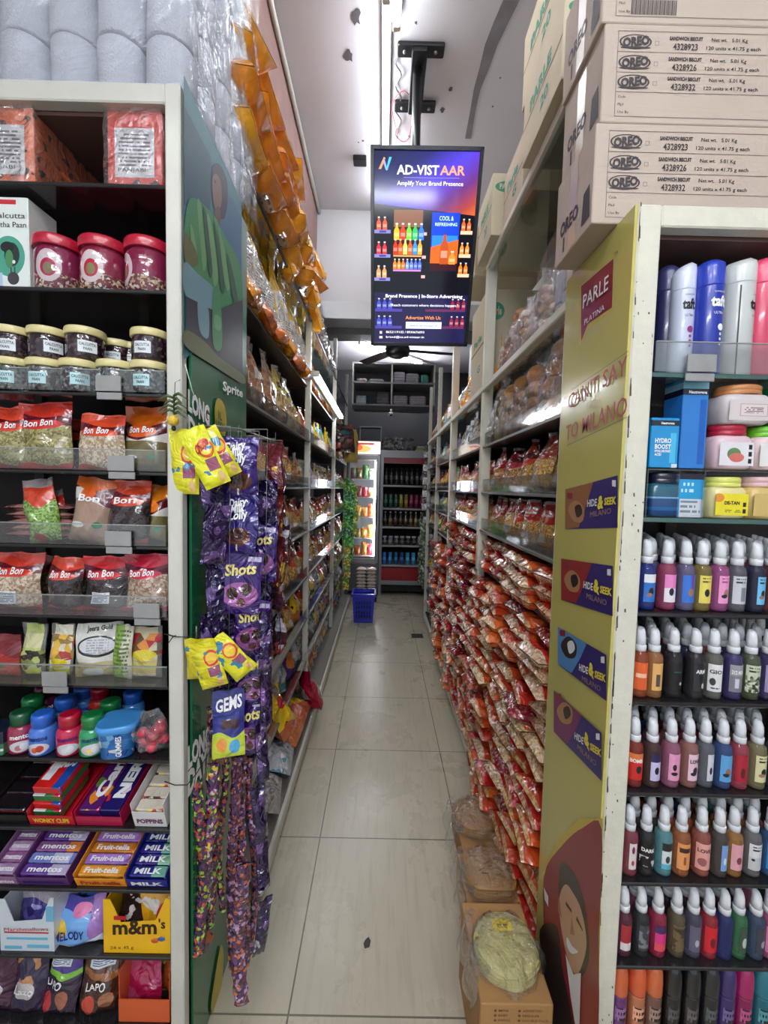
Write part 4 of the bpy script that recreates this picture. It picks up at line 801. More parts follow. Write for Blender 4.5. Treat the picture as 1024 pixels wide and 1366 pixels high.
q.box(W_*.16, W_*.34, -.001, 0, .088, .098, 2); q.ell((W_*.77, -.0015, .035), .009, .0015, .006, 3); q.ell((W_*.87, -.0015, .04), .009, .0015, .006, 4)
q.build('lettering', [mat('cocoa_ink', (50, 28, 22), .4), WINK, RINK, mat('orange_dot', (200, 90, 40), .4), mat('blue_dot', (60, 90, 160), .4)], t)
MM = pmat('choco_bag', (226, 176, 30), [('left', .6, .3, (48, 36, 34)), ('blotch', 30, .55, .3, .8, (226, 220, 210)), ('ell', .8, .5, .1, .2, (180, 40, 40))], coat=.8, bump=.5)
for k in range(5):
    b, fr = bag(W_*.86, .125, .02, 300+k); o = b.build('candy_packet', MM, None, (a+W_/2+R(.003), .992+.033*k, z+.006+.006*k), (radians(-12), 0, R(.08))); T(o, 'yellow and black candy packet, %s from the front in the yellow carton' % ORD[k], 'packet', 'packets in the yellow carton')
t, a, W_ = front_panel_box(0, 72, .14, mat('carton_pale_blue', (206, 216, 222), .35, coat=.3), 'white and pale blue display carton with wavy stripes at the left')
q = MB(); q.box(W_*.08, W_*.9, -.0008, 0, .048, .051, 0); q.box(W_*.12, W_*.88, -.0008, 0, .031, .037, 1); q.box(W_*.08, W_*.4, -.0008, 0, .006, .014, 1); q.box(W_*.5, W_*.9, -.0008, 0, .009, .018, 1); q.box(W_*.86, W_*1., -.0008, 0, .08, .12, 1); q.text('Marshmallows', (W_*.08, -.0012, .053), (W_*.9, -.0012, .056), (0, 0, .009), 0); q.build('stripes', [RINK, mat('aqua_stripe', (110, 180, 210), .4)], t)
for k in range(3):
    b, fr = bag(W_*.8, .11, .03, 320+k); o = b.build('candy_packet', pmat('violet_wrap', (70, 62, 130), [('cells', 60, 0, .7, .6, [(40, 40, 100), (150, 150, 200), (90, 80, 150)]), ('above', .75, .05, 5, 0, (170, 160, 170))], bump=.6), None, (a+W_/2, .995+.04*k, z+.006), (radians(-10), 0, R(.1))); T(o, 'violet wrapped candy packet, %s from the front in the pale blue carton' % ORD[k], 'packet', 'packets in the pale blue carton')
xx, ww = lpos(72, 137, 1230, .985); MEL = pmat('melody_pack', (110, 170, 222), [('ell', .2, .42, .17, .17, (236, 190, 60)), ('above', .72, .06, 5, 1, (60, 60, 150)), ('ell', .6, .75, .18, .12, (214, 120, 170)), ('rect', .78, 1, 0, 1, (150, 110, 180)), ('below', .12, .05, 7, 1, (220, 226, 240))], bump=.4)
beyond('toffee_pack', ww, .105, .05, MEL, 331, 'MELODY', (xx, .99, z+.001), (radians(-10), radians(-6), 0), 'pale blue toffee pack with dark blue lettering between the two cartons', 'packet', tu=(.12, .74), tv=.22, th=.018, tm=mat('navy_ink', (24, 30, 110), .4))
for k, px in enumerate((85, 108, 128)):
    b, fr = bag(.05, .10, .03, 340+k); o = b.build('toffee_pack', pmat('blue_twist', (40, 110, 180), [('cells', 50, 0, 1, .5, [(30, 60, 120), (100, 120, 170)])]), None, (U(px, 1200, 1.06).x, 1.06, z+.001), (0, 0, R(.2))); T(o, 'blue wrapped toffee pack behind the pale blue one, %s from the left' % ORD[k], 'packet', 'blue toffee packs')
# ---- bottom shelf
z = ll(0)
LAPO = [('purple', (70, 36, 130), 'purple and green lidded chocolate pouch with grey sticker'), ('brown', (92, 50, 34), 'brown chocolate pouch with grey sticker beside the purple one')]
for k, (n_, c_, lb) in enumerate(LAPO):
    x, ww = lpos((56, 108)[k], (106, 160)[k], 1340, .99)
    o = beyond('choco_pouch', ww, .155, .06, pmat('lapo_'+n_, c_, [('below', .62, .03, 5, 1, (120, 190, 50) if k == 0 else (150, 90, 50)), ('below', .54, .03, 5, 1, (50, 30, 56) if k == 0 else (70, 36, 26)), ('ell', .3, .2, .16, .12, (200, 70, 60)), ('ell', .7, .25, .16, .12, (170, 110, 80))]), 350+k, 'LAPO', (x, .99, z+.001), (radians(-14), R(.1), R(.2)), lb, 'pouch', tu=(.2, .7), tv=.4, th=.016, sticker=(.2, .8, .68, .84), seal=.05)
for k, (x0, x1, yt, c1, c2, lb) in enumerate(((-30, 22, 1290, (70, 30, 60), (130, 60, 80), 'dark maroon snack bag at the bottom left corner'), (16, 62, 1285, (44, 34, 66), (190, 130, 90), 'navy and tan snack bag at the bottom left, standing tall'), (96, 140, 1290, (40, 34, 80), (110, 180, 60), 'round purple and lime pouch high behind the purple pouch'), (128, 166, 1285, (70, 40, 40), (190, 180, 160), 'brown almond pouch behind the brown chocolate pouch'))):
    Y = .99 if k < 2 else 1.05; x, ww = lpos(x0, x1, 1340, Y); beyond('snack_bag', ww, .17+.01*(k > 1), .05, pmat('snackbag%d' % k, c1, [('blotch', 14, .5, .2, .9, c2), ('ell', .5, .35, .3, .12, (200, 190, 190))], bump=.6), 360+k, 'Lazo' if k == 1 else None, (x, Y, z+.001), (radians(-8), R(.1), R(.1)), lb, 'bag', tv=.3, tu=(.2, .8))
Y0 = .965; a, b = U(158, 1340, Y0).x, U(226, 1340, Y0).x; t = empty('display_carton', (a, Y0, z+.001)); q = MB(); q.box(0, b-a, 0, .002, 0, .06); q.box(0, .002, .002, .2, 0, .13); q.box(b-a-.002, b-a, .002, .2, 0, .13); q.build('carton', mat('carton_rust', (214, 96, 50), .4), t); T(t, 'orange red display carton of candy pouches at the bottom beside the post', 'carton')
for k, (c1, c2, dx, dy, ry, lb) in enumerate((((176, 26, 50), (190, 70, 100), .028, .03, -.15, 'crimson candy pouch at the front of the orange red carton'), ((50, 70, 40), (206, 190, 40), .03, .07, .3, 'dark green and yellow candy pouch slanting in the carton'), ((150, 50, 40), (120, 80, 50), .06, .10, .25, 'rust coloured candy pouch leaning back in the carton'), ((170, 90, 30), (90, 50, 30), .085, .06, .35, 'tan candy pouch against the right side of the carton'))):
    b_, fr = bag(.09, .15 if k else .11, .03, 380+k); o = b_.build('candy_pouch', pmat('cpouch%d' % k, c1, [('blotch', 18, .52, .0, 1, c2)], bump=.6), None, (a+dx+.02, Y0+dy, z+.004), (radians(-15), ry, 0)); T(o, lb, 'pouch')
# ------------------------------------------------------------------ right end unit: fragrance bottles
def zr(i): return [.25, .46, .657, .864, 1.068, 1.263, 1.465, 1.763][i]
CAPW = mat('white_spray_cap', (222, 224, 228), .35, coat=.2)
def liquid(name, c, a=.22):
    if name in _mc: return _mc[name]
    t = NT(name); b = t.bsdf(tuple(min(.95, x*2.0+.06) for x in lin(c)[:3])+(1,), .05, coat=.3, trans=.7); b.inputs['IOR'].default_value = 1.36; tr = t.n('ShaderNodeBsdfTransparent'); tr.inputs[0].default_value = tuple(min(1, .35+x) for x in lin(c)[:3])+(1,)
    m = t.n('ShaderNodeMixShader'); m.inputs[0].default_value = a; t.L(b.outputs[0], m.inputs[1]); t.L(tr.outputs[0], m.inputs[2]); _mc[name] = t.done(m); return _mc[name]
_meshes = {}
def share(key, fn):
    if key not in _meshes: _meshes[key] = fn()
    return _meshes[key]
def mesh_only(mb, name, mats):
    o = mb.build(name, mats); me = o.data; bpy.data.objects.remove(o); return me
def link(name, me, parent=None, loc=None, rot=None):
    o = bpy.data.objects.new(name, me); C.objects.link(o); o.parent = parent
    if loc is not None: o.location = loc
    if rot is not None: o.rotation_euler = rot
    return o
BT = MB().lathe([(.0155, 0), (.0178, .003), (.0182, .01), (.0182, .085), (.0165, .094), (.009, .101), (.0085, .106)], 18)
CAPB = MB().lathe([(.0085, .100), (.0118, .101), (.0120, .108), (.0122, .113), (.0112, .1145)], 16)
_tp = []
for r_, z, sl in ((.0104, .114, 0), (.0102, .128, 0), (.0094, .1385, .08), (.0088, .1445, .25), (.0070, .149, .45), (.003, .1505, .5)): _tp.append([(r_*cos(2*pi*j/14), r_*sin(2*pi*j/14)+.0012*(z > .14), z+r_*sl*sin(2*pi*j/14)) for j in range(14)])
CAPB.loft(_tp, 0, True)
CAP_ME = mesh_only(CAPB, 'spray_cap', CAPW)
def lab_mb(w=1.5, z0=.018, z1=.078): return MB().grid(lambda u, v: (.0186*sin((u-.5)*w), -.0186*cos((u-.5)*w), z0+(z1-z0)*v), 8, 3)
def bottle(liq, lab, lw=1.5, txt=None, tc=INK, rz=0):
    o = link('spray_bottle', share('liq'+str(liq), lambda: mesh_only(BT, 'spray_bottle', liquid('liquid_%d_%d_%d' % liq, liq))))
    link('spray_cap', CAP_ME, o)
    if lab: l_ = lab_mb(lw).build('printed_label', lab, o)
    if txt:
        q = MB(); q.text(txt, 0, 0, 0, fn=lambda x, y: (.0189*sin((x-.5)*lw*.8), -.0189*cos((x-.5)*lw*.8), .058+.008*y), bold=.03); q.build('lettering', tc, l_)
    return o
def LB_(n, base, *lay): return pmat('label_'+n, base, list(lay), rough=.4, coat=.2, bump=0, rnd=0)
fig = lambda c: ('ell', .55, .38, .22, .14, c); fig2 = lambda c: ('ell', .42, .26, .26, .07, c); band = lambda c: ('above', .7, 0, 1, 0, c); sp = lambda c: ('print', .15, .85, .72, .92, 8, c)
SKN = (150, 110, 90); K = (30, 28, 32); Wt = (224, 224, 228)
ROWSB = [
 (5, 818, [(860, (24, 50, 140), LB_('b1', (40, 110, 190), band(Wt), fig(K), fig2(SKN)), 1.5, None, 'dark blue spray bottle with white blue label beside the post, top bottle shelf'),
  (888, (170, 70, 110), LB_('b2', (226, 130, 190), ('below', .5, .02, 4, 0, (226, 220, 228)), fig(K)), 1.4, None, 'pink spray bottle with pink and white label, second on the top bottle shelf'),
  (912, (120, 110, 150), LB_('b3', (50, 110, 200), ('left', .0, 0, K), ('rect', .55, .8, .4, 1, (110, 60, 140)), fig(SKN)), 1.7, None, 'spray bottle with bright blue label striped violet on the top bottle shelf'),
  (933, (150, 130, 60), LB_('b4', (226, 210, 90), fig(K), sp((90, 80, 40))), 1.5, None, 'spray bottle with pale yellow label and dark figure on the top bottle shelf'),
  (957, (180, 90, 150), LB_('b5', (232, 150, 196), fig(SKN), fig2(K), sp((160, 60, 120))), 1.5, None, 'spray bottle with rose pink label on the top bottle shelf'),
  (979, (110, 112, 120), LB_('b6', (196, 198, 204), sp(K), ('rect', .5, .9, .1, .6, (130, 132, 140))), 1.6, None, 'clear spray bottle with silver grey label on the top bottle shelf'),
  (1004, (26, 36, 70), LB_('b7', (110, 190, 230), fig(K), sp(K), fig2(SKN)), 1.2, None, 'dark navy spray bottle with a light blue portrait label on the top bottle shelf'),
  (1026, (90, 30, 44), None, 1, None, 'dark red spray bottle cut by the right picture edge on the top bottle shelf')]),
 (4, 940, [(851, (186, 84, 40), LB_('c1', (222, 96, 44), ('rect', .1, .9, .45, .6, (236, 190, 160))), 1.5, None, 'orange spray bottle with orange label beside the post on the second bottle shelf'),
  (869, (190, 120, 60), LB_('c2', (222, 170, 100), ('rect', .3, .7, .15, .6, (80, 70, 70))), 1.3, None, 'amber spray bottle with tan label on the second bottle shelf'),
  (896, (34, 26, 30), LB_('c3', (14, 16, 16), ('rect', .2, .8, .66, .7, (40, 90, 80)), ('ell', .7, .25, .1, .06, (190, 190, 190))), 1.8, None, 'blackish spray bottle with black label on the second bottle shelf'),
  (924, (40, 36, 44), LB_('c4', (20, 20, 24), ('left', .5, .4, (40, 40, 44)), ('ell', .6, .2, .12, .1, (200, 200, 204))), 1.8, 'ARMY', 'dark spray bottle with black label and white streak on the second bottle shelf'),
  (948, (120, 120, 110), LB_('c5', (222, 222, 222), ('ell', .3, .36, .2, .14, (60, 60, 60)), ('print', .2, .8, .05, .2, 10, (60, 60, 60))), 1.6, 'GIO', 'clear spray bottle with white label and dark photo on the second bottle shelf'),
  (974, (70, 56, 120), LB_('c6', (120, 122, 128), ('above', .6, 0, 1, 0, (150, 150, 154)), ('rect', .3, .6, .15, .5, (200, 204, 220))), 1.7, '212 MEN', 'violet spray bottle with grey numbered label on the second bottle shelf'),
  (997, (90, 100, 70), LB_('c7', (196, 204, 176), ('cells', 200, 0, .6, .6, [(40, 50, 40), (120, 130, 100)]), sp(K)), 1.7, None, 'olive spray bottle with pale green patterned label on the second bottle shelf'),
  (1021, (70, 56, 110), LB_('c8', (150, 140, 176), ('ell', .35, .45, .2, .14, (90, 80, 120)), ('ell', .7, .45, .15, .14, (90, 80, 120))), 1.8, None, 'purple spray bottle with lilac label at the right edge of the second bottle shelf')]),
 (3, 1062, [(843, (160, 50, 40), LB_('d1', (200, 40, 36), ('above', .6, .1, 3, 0, (220, 120, 60)), ('ell', .7, .4, .2, .14, K)), 1.8, 'BOMB', 'red orange spray bottle beside the post on the third bottle shelf'),
  (866, (84, 50, 44), LB_('d2', (196, 190, 226), band((40, 36, 80)), fig(K)), 1.3, None, 'brown spray bottle with lilac and navy label on the third bottle shelf'),
  (892, (190, 110, 140), LB_('d3', (224, 150, 186), fig2(K), ('ell', .4, .5, .16, .12, K)), 1.6, None, 'spray bottle with plain pink label and small figure on the third bottle shelf'),
  (916, (176, 120, 110), LB_('d4', (226, 190, 206), fig((60, 30, 40)), fig2(K)), 1.5, 'LOVE', 'peach spray bottle with pale pink lettered label on the third bottle shelf'),
  (938, (110, 116, 126), LB_('d5', (206, 206, 212), fig(K)), .8, None, 'clear grey spray bottle with narrow white label on the third bottle shelf'),
  (960, (60, 90, 150), LB_('d6', (90, 160, 214), fig(SKN), fig2(K)), 1.5, None, 'blue spray bottle with sky blue label on the third bottle shelf'),
  (982, (190, 70, 90), LB_('d7', (170, 30, 50), ('ell', .6, .35, .2, .2, (90, 20, 30))), 1.2, None, 'red pink spray bottle with crimson label on the third bottle shelf'),
  (1006, (150, 140, 100), LB_('d8', (216, 208, 160), fig(K), fig2((150, 120, 90)), sp(K)), 1.7, None, 'cream labelled spray bottle, last whole one on the third bottle shelf'),
  (1030, (40, 60, 60), None, 1, None, 'dark teal spray bottle cut by the right edge on the third bottle shelf')]),
 (2, 1183, [(836, (160, 70, 84), LB_('e1', (216, 206, 206), ('ell', .5, .75, .2, .14, (120, 30, 40)), ('ell', .5, .25, .2, .1, (200, 50, 50))), .9, None, 'rosy spray bottle with slim white label beside the post, fourth bottle shelf'),
  (858, (40, 40, 42), LB_('e2', (16, 16, 18), ('blotch', 60, .56, .1, .5, (200, 200, 200))), 1.9, 'DARK', 'black spray bottle with black label and white letters on the fourth bottle shelf'),
  (882, (110, 170, 180), LB_('e3', (210, 220, 222), band(K), fig((60, 50, 60)), ('below', .2, 0, 1, 0, (90, 180, 200))), 1.2, None, 'pale turquoise spray bottle on the fourth bottle shelf'),
  (905, (200, 110, 60), LB_('e4', (226, 150, 90), ('rect', .1, .9, .66, .84, (60, 34, 34)), ('rect', .4, .6, .2, .5, (150, 80, 50))), 1.7, None, 'orange spray bottle with two dark bars on its label on the fourth bottle shelf'),
  (932, (196, 100, 84), LB_('e5', (226, 160, 150), ('ell', .4, .3, .3, .16, (150, 90, 90))), 1.8, 'LOVE', 'salmon spray bottle with lettered pink label on the fourth bottle shelf'),
  (955, (90, 80, 76), LB_('e6', (120, 160, 210), fig(Wt)), .8, None, 'smoky spray bottle with slim blue label on the fourth bottle shelf'),
  (975, (196, 130, 60), LB_('e7', (222, 160, 170), fig((120, 60, 60))), 1.6, None, 'amber spray bottle with rose label on the fourth bottle shelf'),
  (1000, (130, 130, 132), LB_('e8', (196, 198, 200), ('above', .5, 0, 1, 0, (220, 220, 222)), sp(K), ('ell', .2, .4, .1, .05, K)), 1.9, None, 'silver spray bottle with grey white label on the fourth bottle shelf'),
  (1025, (60, 110, 160), LB_('e9', (40, 140, 200), fig(K)), 1.6, None, 'blue labelled spray bottle cut by the right edge on the fourth bottle shelf')]),
 (1, 1295, [(829, (110, 40, 66), LB_('f1', (170, 40, 50), ('below', .3, 0, 1, 0, (220, 210, 210))), 1.3, None, 'maroon spray bottle beside the post on the lowest bottle shelf'),
  (852, (44, 46, 52), LB_('f2', (60, 64, 70), ('blotch', 50, .5, .1, .8, (120, 124, 130))), 1.7, None, 'charcoal spray bottle with marbled label on the lowest bottle shelf'),
  (874, (190, 30, 80), LB_('f3', (220, 50, 130), band((70, 40, 90)), ('below', .3, 0, 1, 0, (226, 80, 90))), 1.8, None, 'magenta spray bottle with pink label on the lowest bottle shelf'),
  (899, (110, 96, 66), LB_('f4', (110, 90, 60), ('blotch', 50, .5, .0, .9, (60, 50, 34))), 1.6, None, 'olive brown spray bottle on the lowest bottle shelf'),
  (921, (90, 84, 110), LB_('f5', (96, 92, 116), ('ell', .7, .35, .2, .14, (180, 180, 190))), 1.2, None, 'lavender grey spray bottle on the lowest bottle shelf'),
  (941, (180, 30, 50), LB_('f6', (206, 30, 44), ('ell', .5, .4, .2, .2, (120, 20, 30))), 1.8, None, 'bright red spray bottle on the lowest bottle shelf'),
  (961, (26, 44, 120), None, 1, None, 'deep blue unlabelled spray bottle on the lowest bottle shelf'),
  (981, (60, 130, 80), LB_('f8', (60, 80, 64), ('ell', .6, .4, .3, .2, (190, 196, 190))), 1.0, None, 'green spray bottle on the lowest bottle shelf'),
  (1003, (70, 90, 120), LB_('f9', (60, 64, 74), fig((160, 160, 170))), 1.5, None, 'slate blue spray bottle on the lowest bottle shelf'),
  (1022, (180, 90, 130), LB_('f10', (206, 120, 160), fig((120, 60, 90))), 1.6, None, 'pink spray bottle at the right edge of the lowest bottle shelf')])]
SN = {5: 'top', 4: 'second', 3: 'third', 2: 'fourth', 1: 'lowest'}
RB_ = random.Random(11); CAPG = 'spray bottles on the right end unit'
for si, yb, L_ in ROWSB:
    z = zr(si); cols = [b[1] for b in L_]
    for k, (px, liq, lab, lw, tx, lb) in enumerate(L_):
        o = bottle(liq, lab, lw, tx, WINK if lab and tx in ('DARK', 'ARMY', '212 MEN', 'BOMB') else INK); o.location = (U(px, yb-30, .888).x, .888+RB_.uniform(-.002, .002), z+.001); o.rotation_euler = (0, 0, RB_.uniform(-.3, .3)); T(o, lb, 'spray bottle', CAPG)
    for row in range(1, 5 if si > 2 else 4):
        Y = .888+.0405*row; n = 8+row
        for k in range(n):
            x = U(845, yb-30, .888).x + .0405*k + (.02 if row % 2 else 0)+RB_.uniform(-.002, .002)
            if x > .87+.03*row: break
            liq = RB_.choice(cols); o = link('spray_bottle', share('liq'+str(liq), lambda: mesh_only(BT, 'spray_bottle', liquid('liquid_%d_%d_%d' % liq, liq))), None, (x, Y, z+.001), (0, 0, RB_.uniform(-.4, .4))); link('spray_cap', CAP_ME, o)
            T(o, 'white capped spray bottle, %s rank behind the front, %s from the post, %s bottle shelf' % (ORD[row-1], ORD[k], SN[si]), 'spray bottle', CAPG)
# deodorants on the bottom shelf
z = zr(0)
DC = [(824, (206, 96, 50), (110, 50, 120), 'orange domed deodorant can with purple body beside the post'), (848, (210, 90, 50), (196, 120, 80), 'second orange domed deodorant can, pink square label'), (870, (206, 100, 56), (120, 84, 70), 'third orange domed deodorant can with brown body'),
 (895, (20, 20, 22), (30, 28, 30), 'first black deodorant can right of the orange domes'), (920, (20, 20, 24), (40, 32, 34), 'middle black deodorant can with a reddish label'), (945, (30, 32, 36), (36, 38, 40), 'third black deodorant can, next to the purple one'),
 (967, (56, 36, 100), (64, 44, 110), 'purple deodorant can between black and magenta ones'), (990, (170, 24, 96), (150, 26, 90), 'magenta deodorant can on the bottom shelf'), (1014, (30, 120, 136), (30, 110, 126), 'teal deodorant can at the right edge of the bottom shelf')]
for k, (px, c1, c2, lb) in enumerate(DC):
    o = MB().lathe([(.018, 0), (.019, .003), (.019, .11), (.0185, .115)], 20).build('deodorant_can', pmat('deo_%d' % k, c2, [('rect', .15, .85, .5, .78, tuple(min(255, q+60) for q in c2)), ('print', .2, .8, .5, .78, 8, K)], metal=.2, bump=0, rnd=0), None, (U(px, 1320, .888).x, .888, z+.001))
    MB().lathe([(.0195, .115), (.0198, .118), (.0195, .15), (.0175, .17), (.012, .182), (.004, .187)], 20).build('domed_cap', mat('deocap_%d_%d_%d' % c1, c1, .2, coat=.8), o); T(o, lb, 'deodorant can', 'deodorant cans on the bottom shelf')
    o2 = clone(o, (U(px, 1320, .888).x+.018, .93, z+.001), None, lb.replace('deodorant can', 'deodorant can in the rear rank behind that front', 1) if False else 'rear rank deodorant can, %s from the post, bottom shelf' % ORD[k])
# hair spray cans
z = zr(7)
for k, (x0, x1, hh, c, tc, lb, sd) in enumerate(((872, 901, .243, (40, 42, 84), WINK, 'navy hair spray can beside the cream post', .03), (893, 922, .232, (196, 202, 222), INK, 'white lilac hair spray can second on the top right shelf', 0), (922, 959, .234, (26, 50, 160), WINK, 'royal blue hair spray can in the middle of the top right shelf', -.01), (960, 999, .246, (196, 200, 196), INK, 'pale grey hair spray can with a black stripe', 0), (990, 1030, .246, (206, 62, 96), WINK, 'coral pink hair spray can at the right edge of the top shelf', .0))):
    Y = .90+sd; x, w_ = lpos(x0, x1, 440, Y); r_ = w_/2*.97; bodym = mat('taft_%d' % k, c, .3, coat=.5); capm = mat('taftcap_%d' % k, tuple(min(255, q+14) for q in c), .3, coat=.4)
    o = MB().lathe([(r_*.94, 0), (r_, .004), (r_, hh-.055), (r_*.99, hh-.052)], 26).build('hair_spray_can', bodym, None, (x, Y, z+.001)); q = MB(); n = 26
    sl = (-.002, .007, .001, .009, .002)[k]
    rg = [[(r_*s_*cos(2*pi*j/n), r_*s_*sin(2*pi*j/n), zz+sl*f*cos(2*pi*j/n)) for j in range(n)] for s_, zz, f in ((.995, hh-.052, 0), (1, hh-.05, 0), (1, hh-.016, .5), (.93, hh-.006, 1), (.6, hh+.002, .8), (.05, hh+.003, .1))]
    q.loft(rg, 0, True).build('cap', capm, o); rz = (.35, .0, .15, .7, .35)[k]
    q = MB(); cu = lambda z0, h0, w0: (lambda x_, y_: ((r_+.0006)*sin((x_-.5)*w0), -(r_+.0006)*cos((x_-.5)*w0), z0+h0*y_))
    q.text('taft', 0, 0, 0, fn=cu(.138, .020, 1.15), bold=.04); q.text('ULTRA', 0, 0, 0, fn=cu(.122, .005, .7)); q.text('SCHWARZKOPF', 0, 0, 0, fn=cu(.165, .003, .8))
    q.build('lettering', tc, o); q = MB()
    for zz, rr in ((.096, .007), (.082, .003), (.072, .003), (.062, .003)): q.quad([((r_+.0007)*sin(.2+rr*cos(a_)/r_), -(r_+.0007)*cos(.2+rr*cos(a_)/r_), zz+rr*sin(a_)) for a_ in [i*2*pi/14 for i in range(14)]])
    q.build('round_mark', mat('violet_mark', (150, 50, 130), .4) if k == 1 else WINK, o)
    if k == 3: q = MB(); q.quad([((r_+.0007)*sin(a_), -(r_+.0007)*cos(a_), zz) for a_, zz in ((-1.25, .005), (-1.17, .005), (-1.17, hh-.06), (-1.25, hh-.06))]); q.build('black_stripe', INK, o)
    o.rotation_euler = (0, 0, rz); T(o, lb, 'hair spray can', 'hair spray cans on the top right shelf')
# shelf of creams
z = zr(6); yb = 690
MIDZ = z+.104
mt = empty('acrylic_riser', (U(858, 690, .865).x, .86, z+.001)); MB().box(0, .42, 0, .14, .098, .101).build('riser_top', GLASS, mt)
for xx in (.0, .066, .12): MB().box(xx, xx+.002, 0, .14, 0, .098).build('riser_side', GLASS, mt)
T(mt, 'clear acrylic riser carrying the upper cream boxes and jars', 'riser')
NB = lambda n, c, *l: pmat('cream_'+n, c, list(l), rough=.25, coat=.5, bump=0, rnd=0)
def nbox(x0, x1, z0, hh, d_, m, lb, texts=(), Y=.868, rot=0):
    a, b = U(x0, 640, Y).x, U(x1, 640, Y).x; o = MB().rbox(0, b-a, 0, d_, 0, hh, .0015).build('cream_box', m, None, (a, Y, z0+.001), (0, 0, rot)); T(o, lb, 'box')
    for (s, u0, u1, v, h_, mm_) in texts: q = MB(); q.text(s, ((b-a)*u0, -.0008, hh*v), ((b-a)*u1, -.0008, hh*v), (0, 0, h_), bold=.03); q.build('lettering', mm_, o)
    return o
NVY = (20, 30, 60)
nbox(864, 902, MIDZ, .104, .04, NB('hb', (20, 140, 200), ('rect', 0, 1, .84, .95, (16, 26, 44)), ('rect', .7, .9, .1, .7, (70, 180, 220)), ('rect', .78, .98, 0, .08, (220, 224, 230))), 'bright blue cream box with HYDRO BOOST lettering beside the post', [('HYDRO', .16, .72, .50, .009, WINK), ('BOOST', .16, .72, .38, .009, WINK), ('HYALURONIC', .16, .72, .31, .005, WINK), ('ACID', .16, .4, .24, .005, WINK), ('Neutrogena', .34, .8, .87, .005, WINK)])
nbox(904, 938, MIDZ, .185, .06, NB('tall', (40, 120, 196), ('above', .83, 0, 1, 0, (20, 30, 56)), ('above', .9, 0, 1, 0, (130, 190, 210)), ('rect', .68, .92, .05, .78, (14, 90, 180)), ('above', .97, 0, 1, 0, (60, 150, 190))), 'tall blue cream box rising above all the others on the shelf', [('Neutrogena', .2, .9, .845, .006, WINK)], Y=.872)
nbox(906, 939, z, .094, .06, NB('low', (30, 150, 205), ('rect', 0, 1, .86, 1, (16, 22, 40)), ('rect', .06, .94, 0, .42, (200, 206, 212)), ('print', .1, .9, .05, .38, 9, (120, 130, 140)), ('print', .1, .6, .5, .8, 7, (190, 226, 240))), 'light blue cream box with a white text panel under the tall box', [], Y=.868)
def qjar(px0, px1, z0, hh, bodym, lidm, lb, Y=.895, txt=None, sq=.62, lab=None):
    x, w_ = lpos(px0, px1, 660, Y); r_ = w_/2*.98; o = MB().lathe([(r_*.85, 0), (r_, .005), (r_, hh*.66), (r_*.9, hh*.73), (r_*.8, hh*.76)], 28, pw=sq, sy=.75).build('cream_jar', bodym, None, (x, Y, z0+.001))
    q = MB(); q.lathe([(r_*.84, hh*.76), (r_*.86, hh*.77), (r_*.86, hh*.85), (r_*.83, hh*.86), (r_*.86, hh*.87), (r_*.86, hh*.97), (r_*.78, hh)], 28, sy=.85); q.build('lid', lidm, o)
    if lab: q = MB(); q.quad([(-r_*.86, -r_*.757, hh*.08), (r_*.86, -r_*.757, hh*.08), (r_*.86, -r_*.757, hh*.6), (-r_*.86, -r_*.757, hh*.6)]); l2 = q.build('printed_label', lab, o)
    if txt: q = MB(); q.text(txt, (-r_*.4, -r_*.765, hh*.34), (r_*.4, -r_*.765, hh*.34), (0, 0, .007), bold=.04); q.build('lettering', INK, l2 if lab else o)
    T(o, lb, 'jar'); return o
qjar(858, 903, z, .094, NB('navyjar', (30, 70, 120), ('rect', 0, 1, .55, .6, (120, 170, 200)), ('rect', 0, 1, .2, .3, (40, 100, 160)), ('above', .62, 0, 1, 0, (40, 90, 110))), mat('navy_lid', (16, 22, 44), .25, coat=.6), 'dark blue cream jar under the bright blue box', sq=.4)
qjar(936, 986, z, .088, mat('cream_yellow', (222, 212, 150), .3), mat('lid_lime_yellow', (216, 220, 110), .35), 'yellow lid jar with a yellow label reading DE-TAN', txt='DE-TAN', lab=NB('detan', (232, 216, 40), ('ell', .1, .8, .16, .2, (230, 150, 50)), ('rect', .84, .94, .1, .3, K), ('rect', .84, .94, .4, .6, K), ('print', .3, .8, .12, .25, 14, (90, 90, 40))))
qjar(982, 1040, z, .09, mat('cream_gold', (206, 178, 110), .3), mat('lid_pink', (214, 176, 176), .35), 'pink lid jar with a golden label at the lower right of the cream shelf', lab=NB('gold', (206, 170, 80), ('cells', 120, 0, 1, .4, [(180, 140, 60), (226, 200, 130)])))
qjar(936, 988, MIDZ, .094, mat('cream_rose', (220, 190, 196), .3), mat('lid_crimson', (170, 30, 56), .35), 'red lid jar with a fruit label on a white ground', lab=NB('fruit', (224, 220, 224), ('ell', .42, .5, .2, .26, (90, 130, 80)), ('ell', .5, .35, .22, .2, (210, 110, 100)), ('rect', .84, .94, .1, .3, K), ('rect', .84, .94, .4, .6, K), ('rect', .84, .94, .7, .9, K)))
qjar(986, 1042, MIDZ, .092, mat('cream_rose2', (224, 200, 200), .3), mat('lid_lime', (110, 190, 50), .35), 'lime lid jar with a papaya label at the right edge', lab=NB('papaya', (226, 224, 220), ('ell', .5, .5, .26, .26, (210, 160, 60)), ('ell', .46, .4, .2, .2, (216, 110, 60)), ('ell', .46, .4, .08, .1, (40, 30, 34))))
qjar(940, 1004, MIDZ+.094, .082, mat('cream_white', (206, 196, 196), .3), mat('lid_tan', (196, 130, 76), .35, coat=.4), 'brown lid jar on top of the red lid jar', lab=NB('shea', (210, 200, 198), ('rect', .25, .9, .2, .8, (190, 150, 150)), ('rect', .27, .88, .23, .77, (214, 204, 202)), ('print', .35, .8, .35, .65, 12, (120, 80, 80))), sq=.5)
